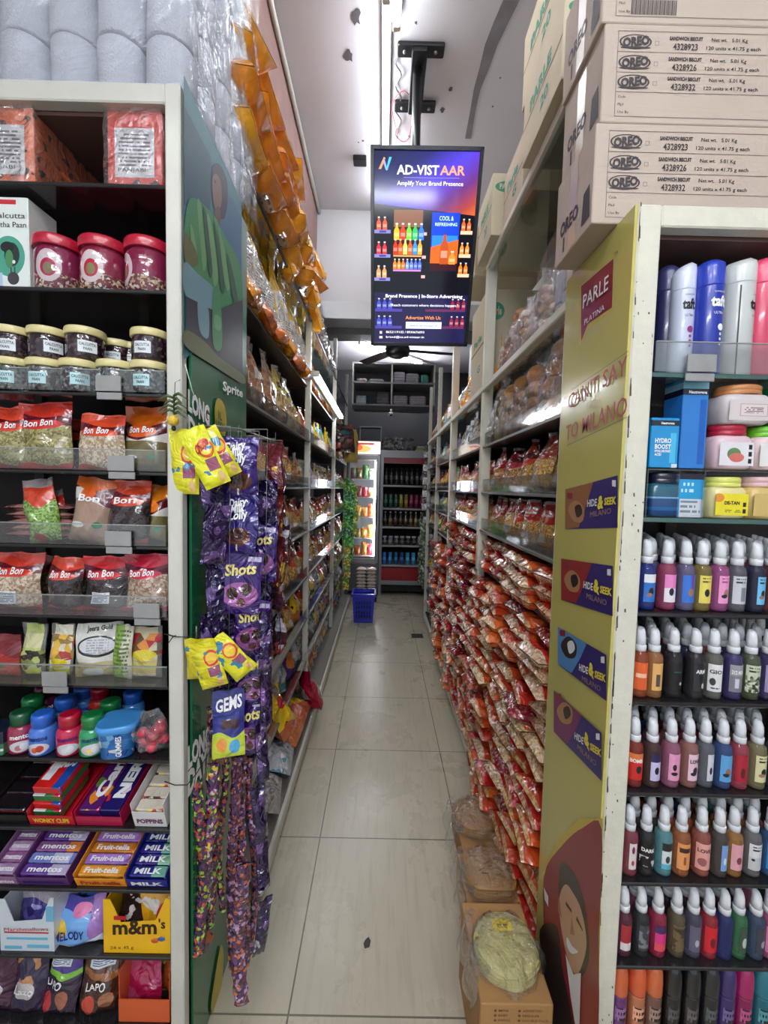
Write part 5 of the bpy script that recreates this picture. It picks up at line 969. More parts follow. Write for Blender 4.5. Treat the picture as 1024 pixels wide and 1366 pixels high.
qjar(1000, 1050, MIDZ+.092, .09, mat('cream_green', (20, 70, 40), .3, coat=.5), mat('lid_green', (20, 100, 50), .35), 'dark green jar behind the brown lid jar at the right edge', Y=.93)

# ------------------------------------------------------------------ stacked biscuit cartons on the right end unit
def oreo(x0, y0, z0, dx, dy, h, flip, label):
    t = empty('biscuit_carton', (x0, y0, z0)); t.rotation_euler = (0, 0, 0)
    MB().rbox(0, dx, 0, dy, 0, h, .002).build('carton', CARD2, t)
    q = MB(); L0, L1, B0, B1 = .028, dx-.02, h*.06, h*.92; k = .0008
    def ln(xa, xb, za, zb): q.quad([(xa, -.0008, za), (xb, -.0008, za), (xb, -.0008, zb), (xa, -.0008, zb)])
    ln(L0, L1, B0, B0+k); ln(L0, L1, B1, B1+k); ln(L0, L0+k, B0, B1); rr = [B1-(B1-B0)*f for f in (.24, .48, .71)]
    for z_ in rr: ln(L0, L1, z_, z_+k)
    def tx(s, xa, xb, zz, hh, b=0): q.text(s, (xa, -.001, zz), (xb, -.001, zz), (0, 0, hh), 0, bold=b)
    for i, (z_, num) in enumerate(() if flip else zip(rr, ('4328923', '4328926', '4328932'))):
        g = (B1-B0)*.24; q.text('OREO', (L0+.010, -.001, z_+g*.24), (L0+.066, -.001, z_+g*.40), (0, 0, g*.40), 0, bold=.06)
        q.quad([(L0+.037+.032*cos(a)*1.0, -.0009, z_+g*.22+.0022*sin(a)) for a in [j*2*pi/16 for j in range(16)]])
        for s_ in (1.0,):
            ring = [(L0+.037+.034*cos(a), -.0008, z_+g*.5+g*.36*sin(a)) for a in [j*2*pi/28 for j in range(28)]]
            for j in range(28):
                a_, b_ = Vector(ring[j]), Vector(ring[(j+1) % 28]); c_ = Vector((L0+.037, -.0008, z_+g*.5)); q.quad([a_, b_, b_+(c_-b_)*.11, a_+(c_-a_)*.11])
        ln(L0+.078, L0+.086, z_+g*.35, z_+g*.36); ln(L0+.078, L0+.086, z_+g*.54, z_+g*.55); ln(L0+.078, L0+.0785, z_+g*.35, z_+g*.55); ln(L0+.0855, L0+.086, z_+g*.35, z_+g*.55)
        tx('SANDWICH BISCUIT', L0+.108, L0+.178, z_+g*.62, g*.17, .04); tx(num, L0+.116, L0+.168, z_+g*.16, g*.3, .02)
        tx('Net wt.   5.01 Kg', L0+.196, L0+.272, z_+g*.60, g*.17, .01); tx('120 units x 41.75 g each', L0+.186, L0+.30, z_+g*.2, g*.17, .01)
    for s, f in (('Code', .78), ('Pkd', .87), ('Use By', .96)): tx(s, L0+.006, L0+.006+.004*len(s), B1-(B1-B0)*f, .005)
    if flip:
        q.text('SANDWICH BISCUIT', (.30, -.001, h*.30), (.23, -.001, h*.30), (0, 0, -.008), 0, bold=.04); q.text('4328923', (.42, -.001, h*.14), (.35, -.001, h*.14), (0, 0, -.012), 0, bold=.02)
        for i in range(34): x_ = .06+.0028*i; ln(x_, x_+(.0014 if i % 3 else .002), h*.08, h*.22)
    l_ = q.build('lettering', mat('carton_ink', (56, 50, 52), .6), t)
    q = MB(); q.text('OREO', (-.001, dy*.85, h*.3), (-.001, dy*.35, h*.28), (0, 0, .03), 0, bold=.05); q.quad([(-.001, dy*.25, h*.1), (-.001, dy*.05, h*.1), (-.001, dy*.08, h*.45), (-.001, dy*.22, h*.42)])
    q.quad([(-.001, dy*.75, h*.08), (-.001, dy*.71, h*.08), (-.001, dy*.71, h*.25), (-.001, dy*.75, h*.25)]); q.build('side_print', mat('carton_ink2', (60, 54, 56), .6), t)
    MB().quad([(-.0008, dy*.4, h*.02), (-.0008, dy*.6, h*.02), (-.0008, dy*.6, h*.98), (-.0008, dy*.4, h*.98)][::-1]).build('packing_tape', mat('brown_clear_tape', (190, 168, 140), .3, coat=.3), t)
    T(t, label, 'carton', 'biscuit cartons stacked on the right end unit'); return t
a = U(789, 290, .865).x; oreo(.434, .915, 2.0915, .50, .19, .205, False, 'lowest stacked biscuit carton, resting on the chipped cream unit')
a = U(801, 150, .865).x; t2 = oreo(.442, .915, 2.2975, .50, .19, .197, False, 'middle biscuit carton with three printed rows under the inverted one')
a = U(803, 20, .865).x; t3 = oreo(.434, .915, 2.4955, .52, .19, .205, True, 'topmost biscuit carton with a bar code, cut by the top edge')
def pcarton(x0, y0, z0, dx, dy, h, label, txt=('PARLE', '20'), rz=0):
    t = empty('cardboard_carton', (x0, y0, z0), (0, 0, rz)); MB().rbox(0, dx, 0, dy, 0, h, .002).build('carton', mat('cream_cardboard', (200, 188, 160), .8, var=.06, bump=.1, bscale=90), t)
    q = MB(); q.text(txt[0], (-.001, dy*.8, h*.55), (-.001, dy*.25, h*.55), (0, 0, .035), 0, bold=.05); q.text(txt[1], (-.001, dy*.5, h*.22), (-.001, dy*.3, h*.22), (0, 0, .035), 0, bold=.03)
    e = [(dx*.17+dx*.14*cos(a), -.001, h*.78+h*.09*sin(a)) for a in [j*2*pi/20 for j in range(20)]]; q.quad(e, 0); q.text(txt[0], (dx*.08, -.002, h*.745), (dx*.26, -.002, h*.745), (0, 0, h*.08), 1, bold=.04); q.text(txt[1], (dx*.5, -.001, h*.3), (dx*.8, -.001, h*.3), (0, 0, h*.26), 2, bold=.0)
    q.build('lettering', [mat('green_print', (60, 140, 110), .6), mat('cream_cardboard', (212, 200, 172)), mat('grey_print', (140, 132, 116), .6)], t)
    MB().quad([(-.0008, dy*.0, h*.48), (-.0008, dy, h*.48), (-.0008, dy, h*.5), (-.0008, dy*.0, h*.5)][::-1]).build('flap_seam', mat('brown_seam', (120, 96, 66), .7), t)
    return T(t, label, 'carton', 'pale cartons above the right rack')
pcarton(.455, 1.90, 2.652, .38, .26, .265, 'pale carton with green oval logo and large grey numerals right of the screen')
pcarton(.465, 1.20, 2.652, .38, .32, .24, 'lower pale carton with green side print above the glass shelf')
pcarton(.475, 1.22, 2.894, .38, .36, .25, 'upper pale carton with green side print reaching towards the ceiling')
pcarton(.50, 1.62, 2.652, .36, .25, .22, 'pale carton standing between the green logo carton and the lower one', ('Parle', 'G'))
pcarton(.46, 2.25, 2.652+.0, .36, .3, .25, 'pale carton hidden just behind the green logo carton', ('Parle', 'G'))
t = pcarton(.52, 2.2, 2.06, .3, .35, .5, 'tall pale carton behind the screen edge on the upper right rack', ('Parle', 'G'))

# ------------------------------------------------------------------ wrapped tissue rolls on the left end unit
ROLL = mat('toilet_paper', (196, 199, 210), .95, bump=.5, bscale=220, var=.06, vscale=40)
RSEAM = mat('pink_seam', (206, 90, 110), .8)
rm = MB(); n = 22
prof = [(.020, .0), (.051, .0), (.0535, .004), (.0535, .112), (.051, .116), (.020, .116)]
rm.lathe(prof, n); RM_ = mesh_only(rm, 'toilet_roll', [ROLL])
core = mesh_only(MB().lathe([(.0205, -.0005), (.0205, .1165)], 14), 'core', mat('brown_core', (150, 120, 92), .9))
cnt = 0
for tier in range(6):
    for row in range(4):
        for col in range(5):
            if not (row == 0 and tier < 3 or col == 0): continue
            x = -.515-.108*col; Y = 1.02+.108*row; z = 2.388+.1195*tier
            o = link('toilet_roll', RM_, None, (x+R(.002), Y+R(.002), z), (R(.02), R(.02), R(3))); link('core', core, o)
            T(o, 'white toilet roll, %s tier, %s from the aisle, %s deep, above left unit' % (ORD[tier], ORD[col], ORD[row]), 'toilet roll', 'wrapped toilet rolls on the left end unit')
def filmwall(u, v):
    L = .52+.52; s = u*L
    if s < .52: x, y = -.985+s, .962
    else: x, y = -.458, .962+(s-.52)
    k = .003*sin(60*u+11*v)+.003*sin(17*v+21*u)
    return (x+(k if s >= .5 else 0)+.004*(s > .52), y-(abs(k) if s < .54 else 0), 2.392+.78*v)
t = MB().grid(filmwall, 90, 60).build('clear_wrap', FILM2); T(t, 'crinkled clear wrap around the bundle of toilet rolls', 'plastic wrap')
def drape(u, v): return (-.456+.008*sin(30*u+20*v)+.02*v*(1-v), 1.30+.09*u+.02*sin(9*v), 2.40+.95*v+.01*sin(25*u))
t = MB().grid(drape, 24, 50).build('loose_wrap', FILM2); T(t, 'loose film flap hanging at the back corner of the toilet roll bundle', 'plastic wrap')
# ------------------------------------------------------------------ goods on the aisle racks
def fbag(key, w_, h_, d_, m, seed, nm, **k):     # shared bag mesh
    return share(('bag', key, seed), lambda: mesh_only(bag(w_, h_, d_, seed, **k)[0], nm, m))
NC = [(212, 166, 92), (184, 130, 66), (226, 190, 120), (160, 100, 54)]
CB = {
 'noodle': [pmat('rack_noodle_a', (206, 160, 90), [('cells', 260, 0, .7, 1.1, NC), ('above', .56, .06, 5, 1, (178, 40, 34)), ('ell', .5, .7, .34, .1, (206, 66, 44)), ('print', .2, .8, .66, .74, 12, (232, 216, 206)), ('above', .93, 0, 1, 0, (170, 160, 156)), ('rect', .15, .6, .12, .28, (214, 214, 216))], rough=.2, coat=.9, bump=.8),
            pmat('rack_noodle_b', (206, 150, 86), [('cells', 200, 0, .75, 1.1, NC[::-1]), ('above', .5, .1, 4, 3, (196, 52, 40)), ('above', .66, .05, 6, 0, (110, 24, 34)), ('ell', .45, .8, .3, .07, (206, 46, 40)), ('above', .94, 0, 1, 0, (150, 140, 138))], rough=.2, coat=.9, bump=.8),
            pmat('rack_pasta', (214, 176, 96), [('cells', 160, 0, .8, 1.1, [(220, 184, 108), (196, 150, 76), (232, 204, 140)]), ('above', .66, .08, 5, 2, (184, 44, 36)), ('rect', .2, .75, .1, .3, (206, 208, 212)), ('above', .9, .02, 7, 0, (180, 170, 160))], rough=.2, coat=.9, bump=.8)],
 'rusk': [pmat('rack_rusk', (160, 116, 80), [('cells', 60, .05, .75, 1.1, [(170, 124, 84), (150, 100, 66), (186, 146, 104)]), ('above', .72, .04, 5, 0, (150, 140, 128)), ('rect', .2, .8, .45, .6, (216, 206, 186))], rough=.15, coat=1, bump=1.0),
          pmat('rack_chips', (196, 160, 110), [('cells', 50, .0, .6, 1.1, [(200, 160, 104), (176, 130, 80), (214, 186, 140)]), ('above', .55, .05, 5, 2, (214, 186, 90)), ('rect', .15, .85, .62, .72, (90, 60, 40)), ('above', .9, .02, 6, 1, (190, 186, 180))], rough=.15, coat=1, bump=1.0)],
 'yellow': [pmat('rack_yellow', (232, 196, 30), [('blotch', 16, .6, .1, .6, (60, 40, 20)), ('below', .25, .08, 6, 0, (196, 110, 60)), ('ell', .5, .7, .25, .1, (206, 50, 36))], coat=.9, bump=.7)],
 'silver': [pmat('rack_silver', (190, 196, 200), [('blotch', 14, .56, .1, .9, (90, 150, 166)), ('rect', .2, .7, .3, .45, (226, 228, 230))], rough=.2, coat=.8, metal=.25, bump=1.0), pmat('rack_grey', (150, 146, 140), [('cells', 90, .1, .8, .5, [(120, 110, 96), (170, 160, 148)]), ('above', .85, .03, 5, 0, (186, 184, 180))], coat=.9, bump=1.0)],
 'orange': [pmat('rack_orange', (228, 132, 24), [('rect', .25, .8, .3, .6, (222, 214, 196)), ('print', .3, .75, .33, .58, 14, (120, 110, 100)), ('blotch', 9, .66, .6, 1, (200, 60, 30))], coat=.9, bump=.6)],
 'mixed': [pmat('rack_purple', (70, 40, 110), [('ell', .5, .5, .3, .2, (210, 130, 50)), ('above', .85, 0, 1, 0, (160, 150, 160))], bump=.7), pmat('rack_green', (60, 120, 60), [('ell', .5, .55, .3, .2, (220, 200, 80)), ('below', .2, 0, 1, 0, (200, 190, 160))], bump=.7), pmat('rack_teal', (90, 180, 186), [('ell', .5, .5, .32, .2, (226, 226, 226)), ('above', .8, 0, 1, 0, (40, 60, 80))], bump=.7), pmat('rack_pinkred', (206, 70, 60), [('ell', .5, .4, .3, .2, (230, 190, 110))], bump=.7)]}
RG = random.Random(21)
def row_of(side, y0, y1, z, w_, h_, d_, kinds, nm, desc, where, jit=.1, cat='bag', xin=0, lean=0):
    n = max(1, int((y1-y0)/(w_*.93))); grp = desc+'s, '+where
    for k in range(n):
        kd = kinds[k % len(kinds)]; mats_ = CB[kd]; mi = RG.randrange(len(mats_)); sd = RG.randrange(3); f = fbag((nm, kd, mi, round(w_, 3), round(h_, 3)), w_, h_, d_, mats_[mi], sd, nm, nu=8, nv=11, pinch=.12)
        Y = y0+(k+.5)*(y1-y0)/n; s = -1 if side == 'l' else 1; xf = -.475 if side == 'l' else .505
        o = link(nm, f, None, (xf+s*(.030+d_/2+xin)+RG.uniform(-.006, .006), Y, z+.001), (RG.uniform(-.08, .08)-.10+lean, RG.uniform(-jit, jit), (pi/2 if side == 'l' else -pi/2)+RG.uniform(-.2, .2)))
        sc_ = RG.uniform(.9, 1.04); o.scale = (sc_, 1, sc_); T(o, '%s, %s along, %s' % (desc, ORD[min(k, 17)], where), cat, grp)
BAYL = [('near bay, left rack', 1.43, 2.66), ('middle bay, left rack', 2.71, 4.05), ('far bay, left rack', 4.11, 5.32)]
SHN = {2.16: 'topmost board', 1.815: 'second board down', 1.515: 'third board down', 1.235: 'fourth board down', .94: 'fifth board down', .66: 'sixth board down', .37: 'seventh board down', .105: 'base board'}
PLAN = {0: {1.815: (.19, .30, .10, ['rusk'], 'chips_bag', 'brown crisp bag'), 1.515: (.16, .22, .08, ['noodle', 'rusk', 'noodle'], 'snack_bag', 'red topped snack bag'), 1.235: (.135, .21, .07, ['noodle'], 'noodle_bag', 'red topped noodle bag'), .94: (.15, .22, .08, ['noodle', 'noodle', 'rusk'], 'noodle_bag', 'red topped noodle bag'), .66: (.17, .21, .09, ['yellow', 'yellow', 'noodle'], 'yellow_bag', 'bright yellow crisp bag'), .37: (.18, .22, .09, ['silver', 'silver', 'mixed'], 'snack_bag', 'shiny grey clear bag')},
 1: {2.16: (.20, .30, .10, ['orange', 'yellow'], 'yellow_bag', 'yellow orange snack bag'), 1.815: (.14, .22, .06, ['mixed', 'yellow'], 'snack_bag', 'coloured snack pouch'), 1.515: (.15, .18, .06, ['silver', 'rusk'], 'snack_bag', 'pale papery pouch'), 1.235: (.13, .20, .07, ['noodle'], 'noodle_bag', 'red topped noodle bag'), .94: (.14, .20, .08, ['noodle', 'rusk'], 'noodle_bag', 'red topped noodle bag'), .66: (.16, .2, .08, ['noodle', 'silver', 'mixed'], 'snack_bag', 'mixed snack bag'), .37: (.17, .2, .08, ['silver', 'rusk'], 'snack_bag', 'greyish clear bag'), .105: (.17, .2, .08, ['rusk', 'silver', 'noodle'], 'snack_bag', 'brownish clear bag')},
 2: {2.16: (.2, .3, .1, ['silver', 'rusk'], 'snack_bag', 'grey clear bag'), 1.815: (.16, .22, .08, ['mixed', 'rusk'], 'snack_bag', 'coloured snack pouch'), 1.515: (.15, .2, .08, ['rusk', 'noodle'], 'snack_bag', 'brown snack bag'), 1.235: (.14, .2, .08, ['noodle'], 'noodle_bag', 'red topped noodle bag'), .94: (.15, .2, .08, ['noodle'], 'noodle_bag', 'red topped noodle bag'), .66: (.17, .2, .08, ['noodle', 'rusk'], 'noodle_bag', 'red topped noodle bag'), .37: (.18, .2, .08, ['silver'], 'snack_bag', 'silvery clear bag'), .105: (.18, .18, .08, ['silver', 'mixed'], 'snack_bag', 'silvery clear bag')}}
for bi, pl in PLAN.items():
    nm_, a, b = BAYL[bi]
    for z, (w_, h_, d_, kd, on, ds) in pl.items(): row_of('l', a, b, z, w_, h_, d_, kd, on, ds, '%s, %s' % (SHN[z], nm_))
# tall yellow bags on the topmost board, near bay
TY = pmat('tall_bag_yellow', (222, 176, 40), [('rect', .12, .9, .05, .62, (206, 202, 190)), ('print', .2, .82, .1, .58, 34, (120, 114, 110)), ('rect', .3, .7, .18, .24, (40, 36, 40)), ('ell', .5, .78, .25, .05, (60, 120, 150)), ('above', .93, .01, 5, 0, (216, 190, 60))], coat=.9, bump=.7)
for k in range(7):
    f = fbag('tall', .21, .40, .09, TY, k % 3, 'flour_bag'); o = link('flour_bag', f, None, (-.53+RG.uniform(-.01, .01), 1.50+.175*k, 2.162), (RG.uniform(-.02, .06)-.1, RG.uniform(-.06, .06), pi/2+RG.uniform(-.15, .15)))
    T(o, 'tall yellow and white upright bag with small print, %s along the topmost left board' % ORD[k], 'bag', 'tall yellow bags on the topmost left board')
for k in range(6):
    f = fbag('ylow', .17, .16, .07, CB['orange'][0], k % 3, 'snack_bag'); o = link('snack_bag', f, None, (-.472+RG.uniform(-.01, .01), 1.52+.2*k, 2.163), (-.45, RG.uniform(-.2, .2), pi/2+RG.uniform(-.3, .3)))
    T(o, 'small orange bag slumped at the foot of the tall yellow bags, %s along' % ORD[k], 'bag', 'small orange bags on the topmost left board')
# amber bags piled above the glass board
AM = pmat('amber_bag', (236, 156, 40), [('rect', .3, .75, .08, .3, (206, 180, 150)), ('print', .33, .72, .1, .28, 12, (120, 80, 60)), ('blotch', 8, .66, .2, .9, (226, 134, 28))], coat=.9, rough=.18, bump=.5, bscale=7)
def lying(side, X_, Y_, Z_, f, nm, tilt=0., yaw=0., roll=0.):
    s = 1 if side == 'r' else -1
    M = Matrix(((0, 0, s), (-s, 0, 0), (0, -1, 0))).to_4x4()
    return link(nm, f, None, (X_, Y_, Z_), (Matrix.Rotation(yaw, 4, 'Z') @ Matrix.Rotation(tilt*s*-1, 4, 'Y') @ Matrix.Rotation(roll, 4, 'X') @ M).to_euler())
cnt = 0
for lv in range(6):
    for k in range(6):
        if lv >= 5 or lv == 4 and k > 0 or lv == 3 and k > 3: continue
        f = fbag('amber', .24, .36, .13, AM, (k+lv) % 3, 'amber_bag', nu=12, nv=14, lump=.05, pinch=.3)
        o = lying('l', -.415+.02*(lv % 2)-.012*lv+RG.uniform(-.015, .015), 1.43+.22*k+RG.uniform(-.03, .03), 2.63+.115*lv, f, 'amber_bag', RG.uniform(-.05, .12)+.12, RG.uniform(-.2, .2), RG.uniform(-.15, .15)); cnt += 1
        T(o, 'amber orange bag, %s layer up, %s along, piled above the glass board' % (ORD[lv], ORD[k]), 'bag', 'amber bags piled on the left glass board')
for k, (px, py, Y) in enumerate(((398, 262, 2.15), (412, 310, 2.35), (420, 375, 2.5), (388, 330, 2.1), (425, 410, 2.75), (428, 345, 2.7))):
    f = fbag('amber_s', .16, .24, .08, AM, k % 3, 'amber_bag', lump=.2, pinch=.3); v = U(px, py, Y)
    o = link('amber_bag', f, None, (min(v.x, -.40), Y, v.z-.16), (-.3, RG.uniform(-.3, .3), pi/2+.3)); T(o, 'smaller amber bag slipping over the rack edge, %s nearest to the camera' % ORD[k], 'bag', 'amber bags slipping off the left pile')
for k in range(6):
    f = fbag('silv', .24, .34, .12, CB['silver'][1], k % 3, 'clear_bag'); o = link('snack_bag', f, None, (-.53, 2.85+.22*k, 2.57), (-.1, RG.uniform(-.1, .1), pi/2+RG.uniform(-.2, .2))); T(o, 'crinkled grey clear bag above the glass board, %s along in the middle left bay' % ORD[k], 'bag', 'grey bags above the middle left bay')
# base of the near left bay: long yellow packs, a red bag, clear packs
for k, (Y, m_, lb) in enumerate(((1.72, CB['silver'][1], 'clear whitish pack lying at the foot of the left rack, nearest one'), (1.95, CB['silver'][0], 'shiny pale pack lying on the left base board beside the yellow packs'), (2.16, CB['yellow'][0], 'yellow pack lying on the left base board, nearer one'), (2.36, CB['yellow'][0], 'yellow pack lying on the left base board next to the red bag'))):
    o = lying('l', -.415, Y, .16, fbag(('low', k), .22, .36, .10, m_, k % 3, 'snack_pack'), 'snack_pack', .3, RG.uniform(-.2, .2)); T(o, lb, 'packet')
RDB = pmat('red_bag', (196, 30, 34), [('rect', .2, .7, .3, .6, (220, 214, 210))], coat=.9, bump=.8)
o = link('red_bag', fbag('redb', .2, .26, .10, RDB, 1, 'red_bag'), None, (-.40, 2.56, .11), (-.3, .15, pi/2+.5)); T(o, 'glossy red bag sticking out into the aisle at the foot of the left post', 'bag')
o = link('yellow_bag', fbag('yb', .16, .24, .1, CB['yellow'][0], 2, 'yellow_bag'), None, (-.46, 2.02, .26), (-.3, -.1, pi/2)); T(o, 'bright yellow bag standing behind the lying yellow packs', 'bag')
# green sachet and red pouch seen above the purple strips
o = link('snack_bag', fbag('grn', .14, .22, .06, CB['mixed'][1], 0, 'snack_bag'), None, (-.50, 1.47, 1.516), (-.1, 0, pi/2)); T(o, 'green snack bag just behind the poster edge over the chocolate strips', 'bag')

# right rack
BAYR = [('near bay, right rack', 1.19, 2.11), ('second bay, right rack', 2.17, 3.09), ('third bay, right rack', 3.15, 3.92), ('farthest bay, right rack', 3.98, 4.67)]
SHR = {2.045: 'rail board', 1.748: 'second board down', 1.515: 'third board down', 1.32: 'fourth board down', 1.12: 'fifth board down', .87: 'sixth board down', .62: 'seventh board down', .36: 'eighth board down', .10: 'base board'}
PR = {0: {1.515: (.17, .21, .09, ['noodle'], 'noodle_bag', 'red topped noodle bag'), 1.32: (.135, .165, .06, ['noodle'], 'pasta_bag', 'yellow pasta bag with red top')},
 1: {1.515: (.13, .18, .07, ['noodle'], 'noodle_bag', 'small red noodle bag'), 1.32: (.14, .165, .07, ['noodle'], 'pasta_bag', 'yellow pasta bag with red top'), 1.748: (.18, .24, .08, ['silver'], 'flour_bag', 'white teal flour bag'), 2.045: (.2, .3, .1, ['orange'], 'orange_bag', 'orange snack bag with text panel')},
 2: {2.045: (.18, .26, .1, ['mixed', 'orange'], 'snack_bag', 'coloured snack pouch'), 1.748: (.15, .2, .08, ['mixed', 'noodle'], 'snack_bag', 'coloured snack bag'), 1.515: (.15, .18, .08, ['mixed', 'yellow'], 'snack_bag', 'yellow and green snack bag'), 1.32: (.15, .16, .08, ['silver', 'mixed'], 'snack_bag', 'grey snack pouch'), 1.12: (.15, .17, .08, ['mixed', 'noodle'], 'snack_bag', 'coloured snack bag')},
 3: {2.045: (.18, .26, .1, ['mixed'], 'snack_bag', 'coloured snack pouch'), 1.748: (.16, .2, .08, ['rusk', 'mixed'], 'snack_bag', 'brown snack bag'), 1.515: (.16, .18, .08, ['noodle'], 'snack_bag', 'red snack bag'), 1.32: (.16, .16, .08, ['silver'], 'snack_bag', 'grey snack pouch'), 1.12: (.16, .18, .08, ['noodle'], 'snack_bag', 'red snack bag'), .87: (.17, .2, .09, ['noodle', 'silver'], 'snack_bag', 'pinkish snack bag'), .62: (.17, .2, .09, ['silver', 'yellow'], 'snack_bag', 'grey and yellow snack bag'), .36: (.17, .2, .09, ['noodle', 'silver'], 'snack_bag', 'reddish snack bag'), .10: (.17, .2, .09, ['silver'], 'snack_bag', 'clear whitish bag')}}
for bi, pl in PR.items():
    nm_, a, b = BAYR[bi]
    for z, (w_, h_, d_, kd, on, ds) in pl.items(): row_of('r', a, b, z, w_, h_, d_, kd, on, ds, '%s, %s' % (SHR[z], nm_))
# stacked flat packets, ends to the aisle
PKA = dict(coat=1, rough=.14, bump=.8, bscale=11, rnd=.18)
ST = [pmat('packet_red_label', (196, 52, 28), [('cells', 120, 0, .04, 1.1, [(206, 160, 110), (176, 120, 76)]), ('above', .60, .03, 5, 1, (150, 30, 30)), ('rect', .1, .5, .26, .6, (214, 214, 216)), ('print', .14, .46, .30, .56, 14, (110, 110, 120)), ('ell', .75, .4, .14, .12, (226, 96, 50)), ('above', .85, .02, 5, 0, (180, 170, 166))], **PKA),
      pmat('packet_orange', (212, 84, 40), [('cells', 130, 0, .045, 1.1, [(216, 170, 116), (190, 130, 84)]), ('above', .4, .08, 5, 3, (176, 40, 30)), ('above', .7, .02, 5, 0, (196, 180, 174)), ('rect', .55, .9, .3, .5, (222, 222, 222))], **PKA),
      pmat('packet_maroon', (150, 34, 32), [('cells', 130, .0, .5, .2, [(190, 140, 110), (150, 100, 80)]), ('rect', .2, .8, .4, .5, (200, 80, 40)), ('above', .8, .02, 5, 0, (170, 156, 152))], **PKA),
      pmat('packet_pale', (196, 160, 120), [('cells', 150, 0, .10, 1.1, [(206, 172, 128), (176, 136, 96), (216, 190, 150)]), ('rect', .04, .96, .10, .6, (204, 66, 36)), ('rect', .2, .5, .24, .56, (220, 220, 222)), ('above', .75, .02, 5, 0, (190, 180, 174))], **PKA)]
SG = random.Random(5)
STK_ = [(0, [1.12, .87, .62, .36, .10], 6, .150, [3, 4, 4, 4, 4]), (1, [1.12, .87, .62, .36, .10], 6, .150, [3, 4, 4, 4, 4]), (2, [.87, .62, .36, .10], 5, .150, [3, 3, 3, 3])]
SHS = {1.12: 'fifth', .87: 'sixth', .62: 'seventh', .36: 'eighth', .10: 'lowest'}
for bi, zs_, nc, pw_, ns in STK_:
    nm_, a, b = BAYR[bi]
    for z, n in zip(zs_, ns):
        for c in range(nc):
            base = SG.choice((0, 0, 1, 1, 1, 2, 0, 3)); slump = SG.uniform(.04, .16); out = SG.uniform(-.035, .01)-(.02 if z < 1 else 0)
            for i in range(n):
                mi = base if SG.random() < .7 else SG.randrange(4); th = .054 if n < 4 or z < .9 else .052
                f = fbag(('pk', mi), .162, .25, .062, ST[mi], SG.randrange(3), 'flat_packet', nu=10, nv=14, lump=.07, seal=.08)
                o = lying('r', .505+out+.007*i*(-1 if SG.random() < .3 else 1)+SG.uniform(-.012, .012), a+(c+.5)*(b-a)/nc+SG.uniform(-.008, .008), z+.034+th*i-.012, f, 'flat_packet', -slump-.03*SG.random(), SG.uniform(-.16, .16), SG.uniform(-.06, .06))
                T(o, 'flat orange packet, %s up in stack %s of the %s board, %s' % (ORD[i], ('one', 'two', 'three', 'four', 'five', 'six')[c], SHS[z], nm_), 'packet', 'flat packets stacked on the right rack')
# clear bags of breads and buns
BUN = pmat('baked_bun', (164, 116, 68), [('blotch', 18, .5, 0, 1, (196, 146, 92))], rough=.55, coat=.1, bump=.4, bscale=30); BUNL = mat('pale_dough_puffs', (206, 170, 120), .6, var=.2, bump=.3)
def bun_bag(seed, n, r_, w_, h_, m_):
    rs = random.Random(seed); q = MB(); k = 0; z_ = r_*.85
    per = max(1, int(w_/(r_*1.9)))
    while k < n:
        for j in range(per):
            if k >= n: break
            q.ell(((j-(per-1)/2)*r_*1.8+rs.uniform(-.008, .008), rs.uniform(-.02, .02), z_), r_*rs.uniform(.9, 1.1), r_*.95, r_*rs.uniform(.75, .95), 0, 14, 8); k += 1
        z_ += r_*1.35
    return mesh_only(q, 'buns', m_)
def put_bun(kind, x, y, z, rz, label, grp, tilt=-.08):
    par = dict(big=(5, .046, .17, .30, BUN), loaf=(4, .04, .10, .24, BUN), puff=(26, .020, .13, .30, BUNL))[kind]; n, r_, w_, h_, m_ = par
    o = link('bread_bag', share(('bun', kind), lambda: bun_bag(len(kind), n, r_, w_, h_, m_)), None, (x, y, z+.001), (tilt, 0, rz)); link('clear_bag', share(('bunf', kind), lambda: mesh_only(bag(w_*1.15, h_, .13, 9, 16, 20, pinch=.45, lump=.12)[0], 'clear_bag', PAPF)), o)
    T(o, label, 'bag', grp)
for k, (y, kd, lb) in enumerate(((1.24, 'loaf', 'clear bag of brown loaves nearest the gold board'), (1.36, 'big', 'clear bag of round brown buns near the gold board'), (1.55, 'loaf', 'clear bag of brown loaves, third from the gold board on the bread shelf'), (1.70, 'loaf', 'clear bag of brown loaves in the middle of the bread shelf'), (1.84, 'loaf', 'clear bag of loaves near the cream post on the bread shelf'), (2.0, 'puff', 'clear bag of pale puffs next to the cream post on the bread shelf'))): put_bun(kd, .565, y, 1.748, -pi/2+RG.uniform(-.2, .2), lb, 'bread bags on the right rack')
for k, (y, kd, lb) in enumerate(((1.60, 'puff', 'clear bag of pale puffs on the rail shelf above the loaves'), (1.82, 'puff', 'twin bag of puffs on the rail shelf beside the post'), (1.98, 'big', 'clear bag of buns on the rail shelf against the cream post'))): put_bun(kd, .60, y, 2.045, -pi/2+RG.uniform(-.2, .2), lb, 'bread bags on the right rack')
q = MB()
for i in range(3):
    for j in range(2): q.lathe([(.02, 0), (.05, .001), (.052, .01), (.052, .1), (.05, .11), (.02, .11)], 18, c=(.60+.02*i, 1.25+.11*i, 2.05+.112*j))
o = q.build('roll_bundle', ROLL); q = MB(); f_ = MB().grid(lambda u, v: (.54+.01*sin(9*u+5*v), 1.18+.42*u, 2.05+.42*v*(1-.55*u)), 20, 16); f_.build('clear_wrap', FILM2, o); T(o, 'clear wrapped bundle of paper rolls behind the glass under the cartons', 'roll bundle')

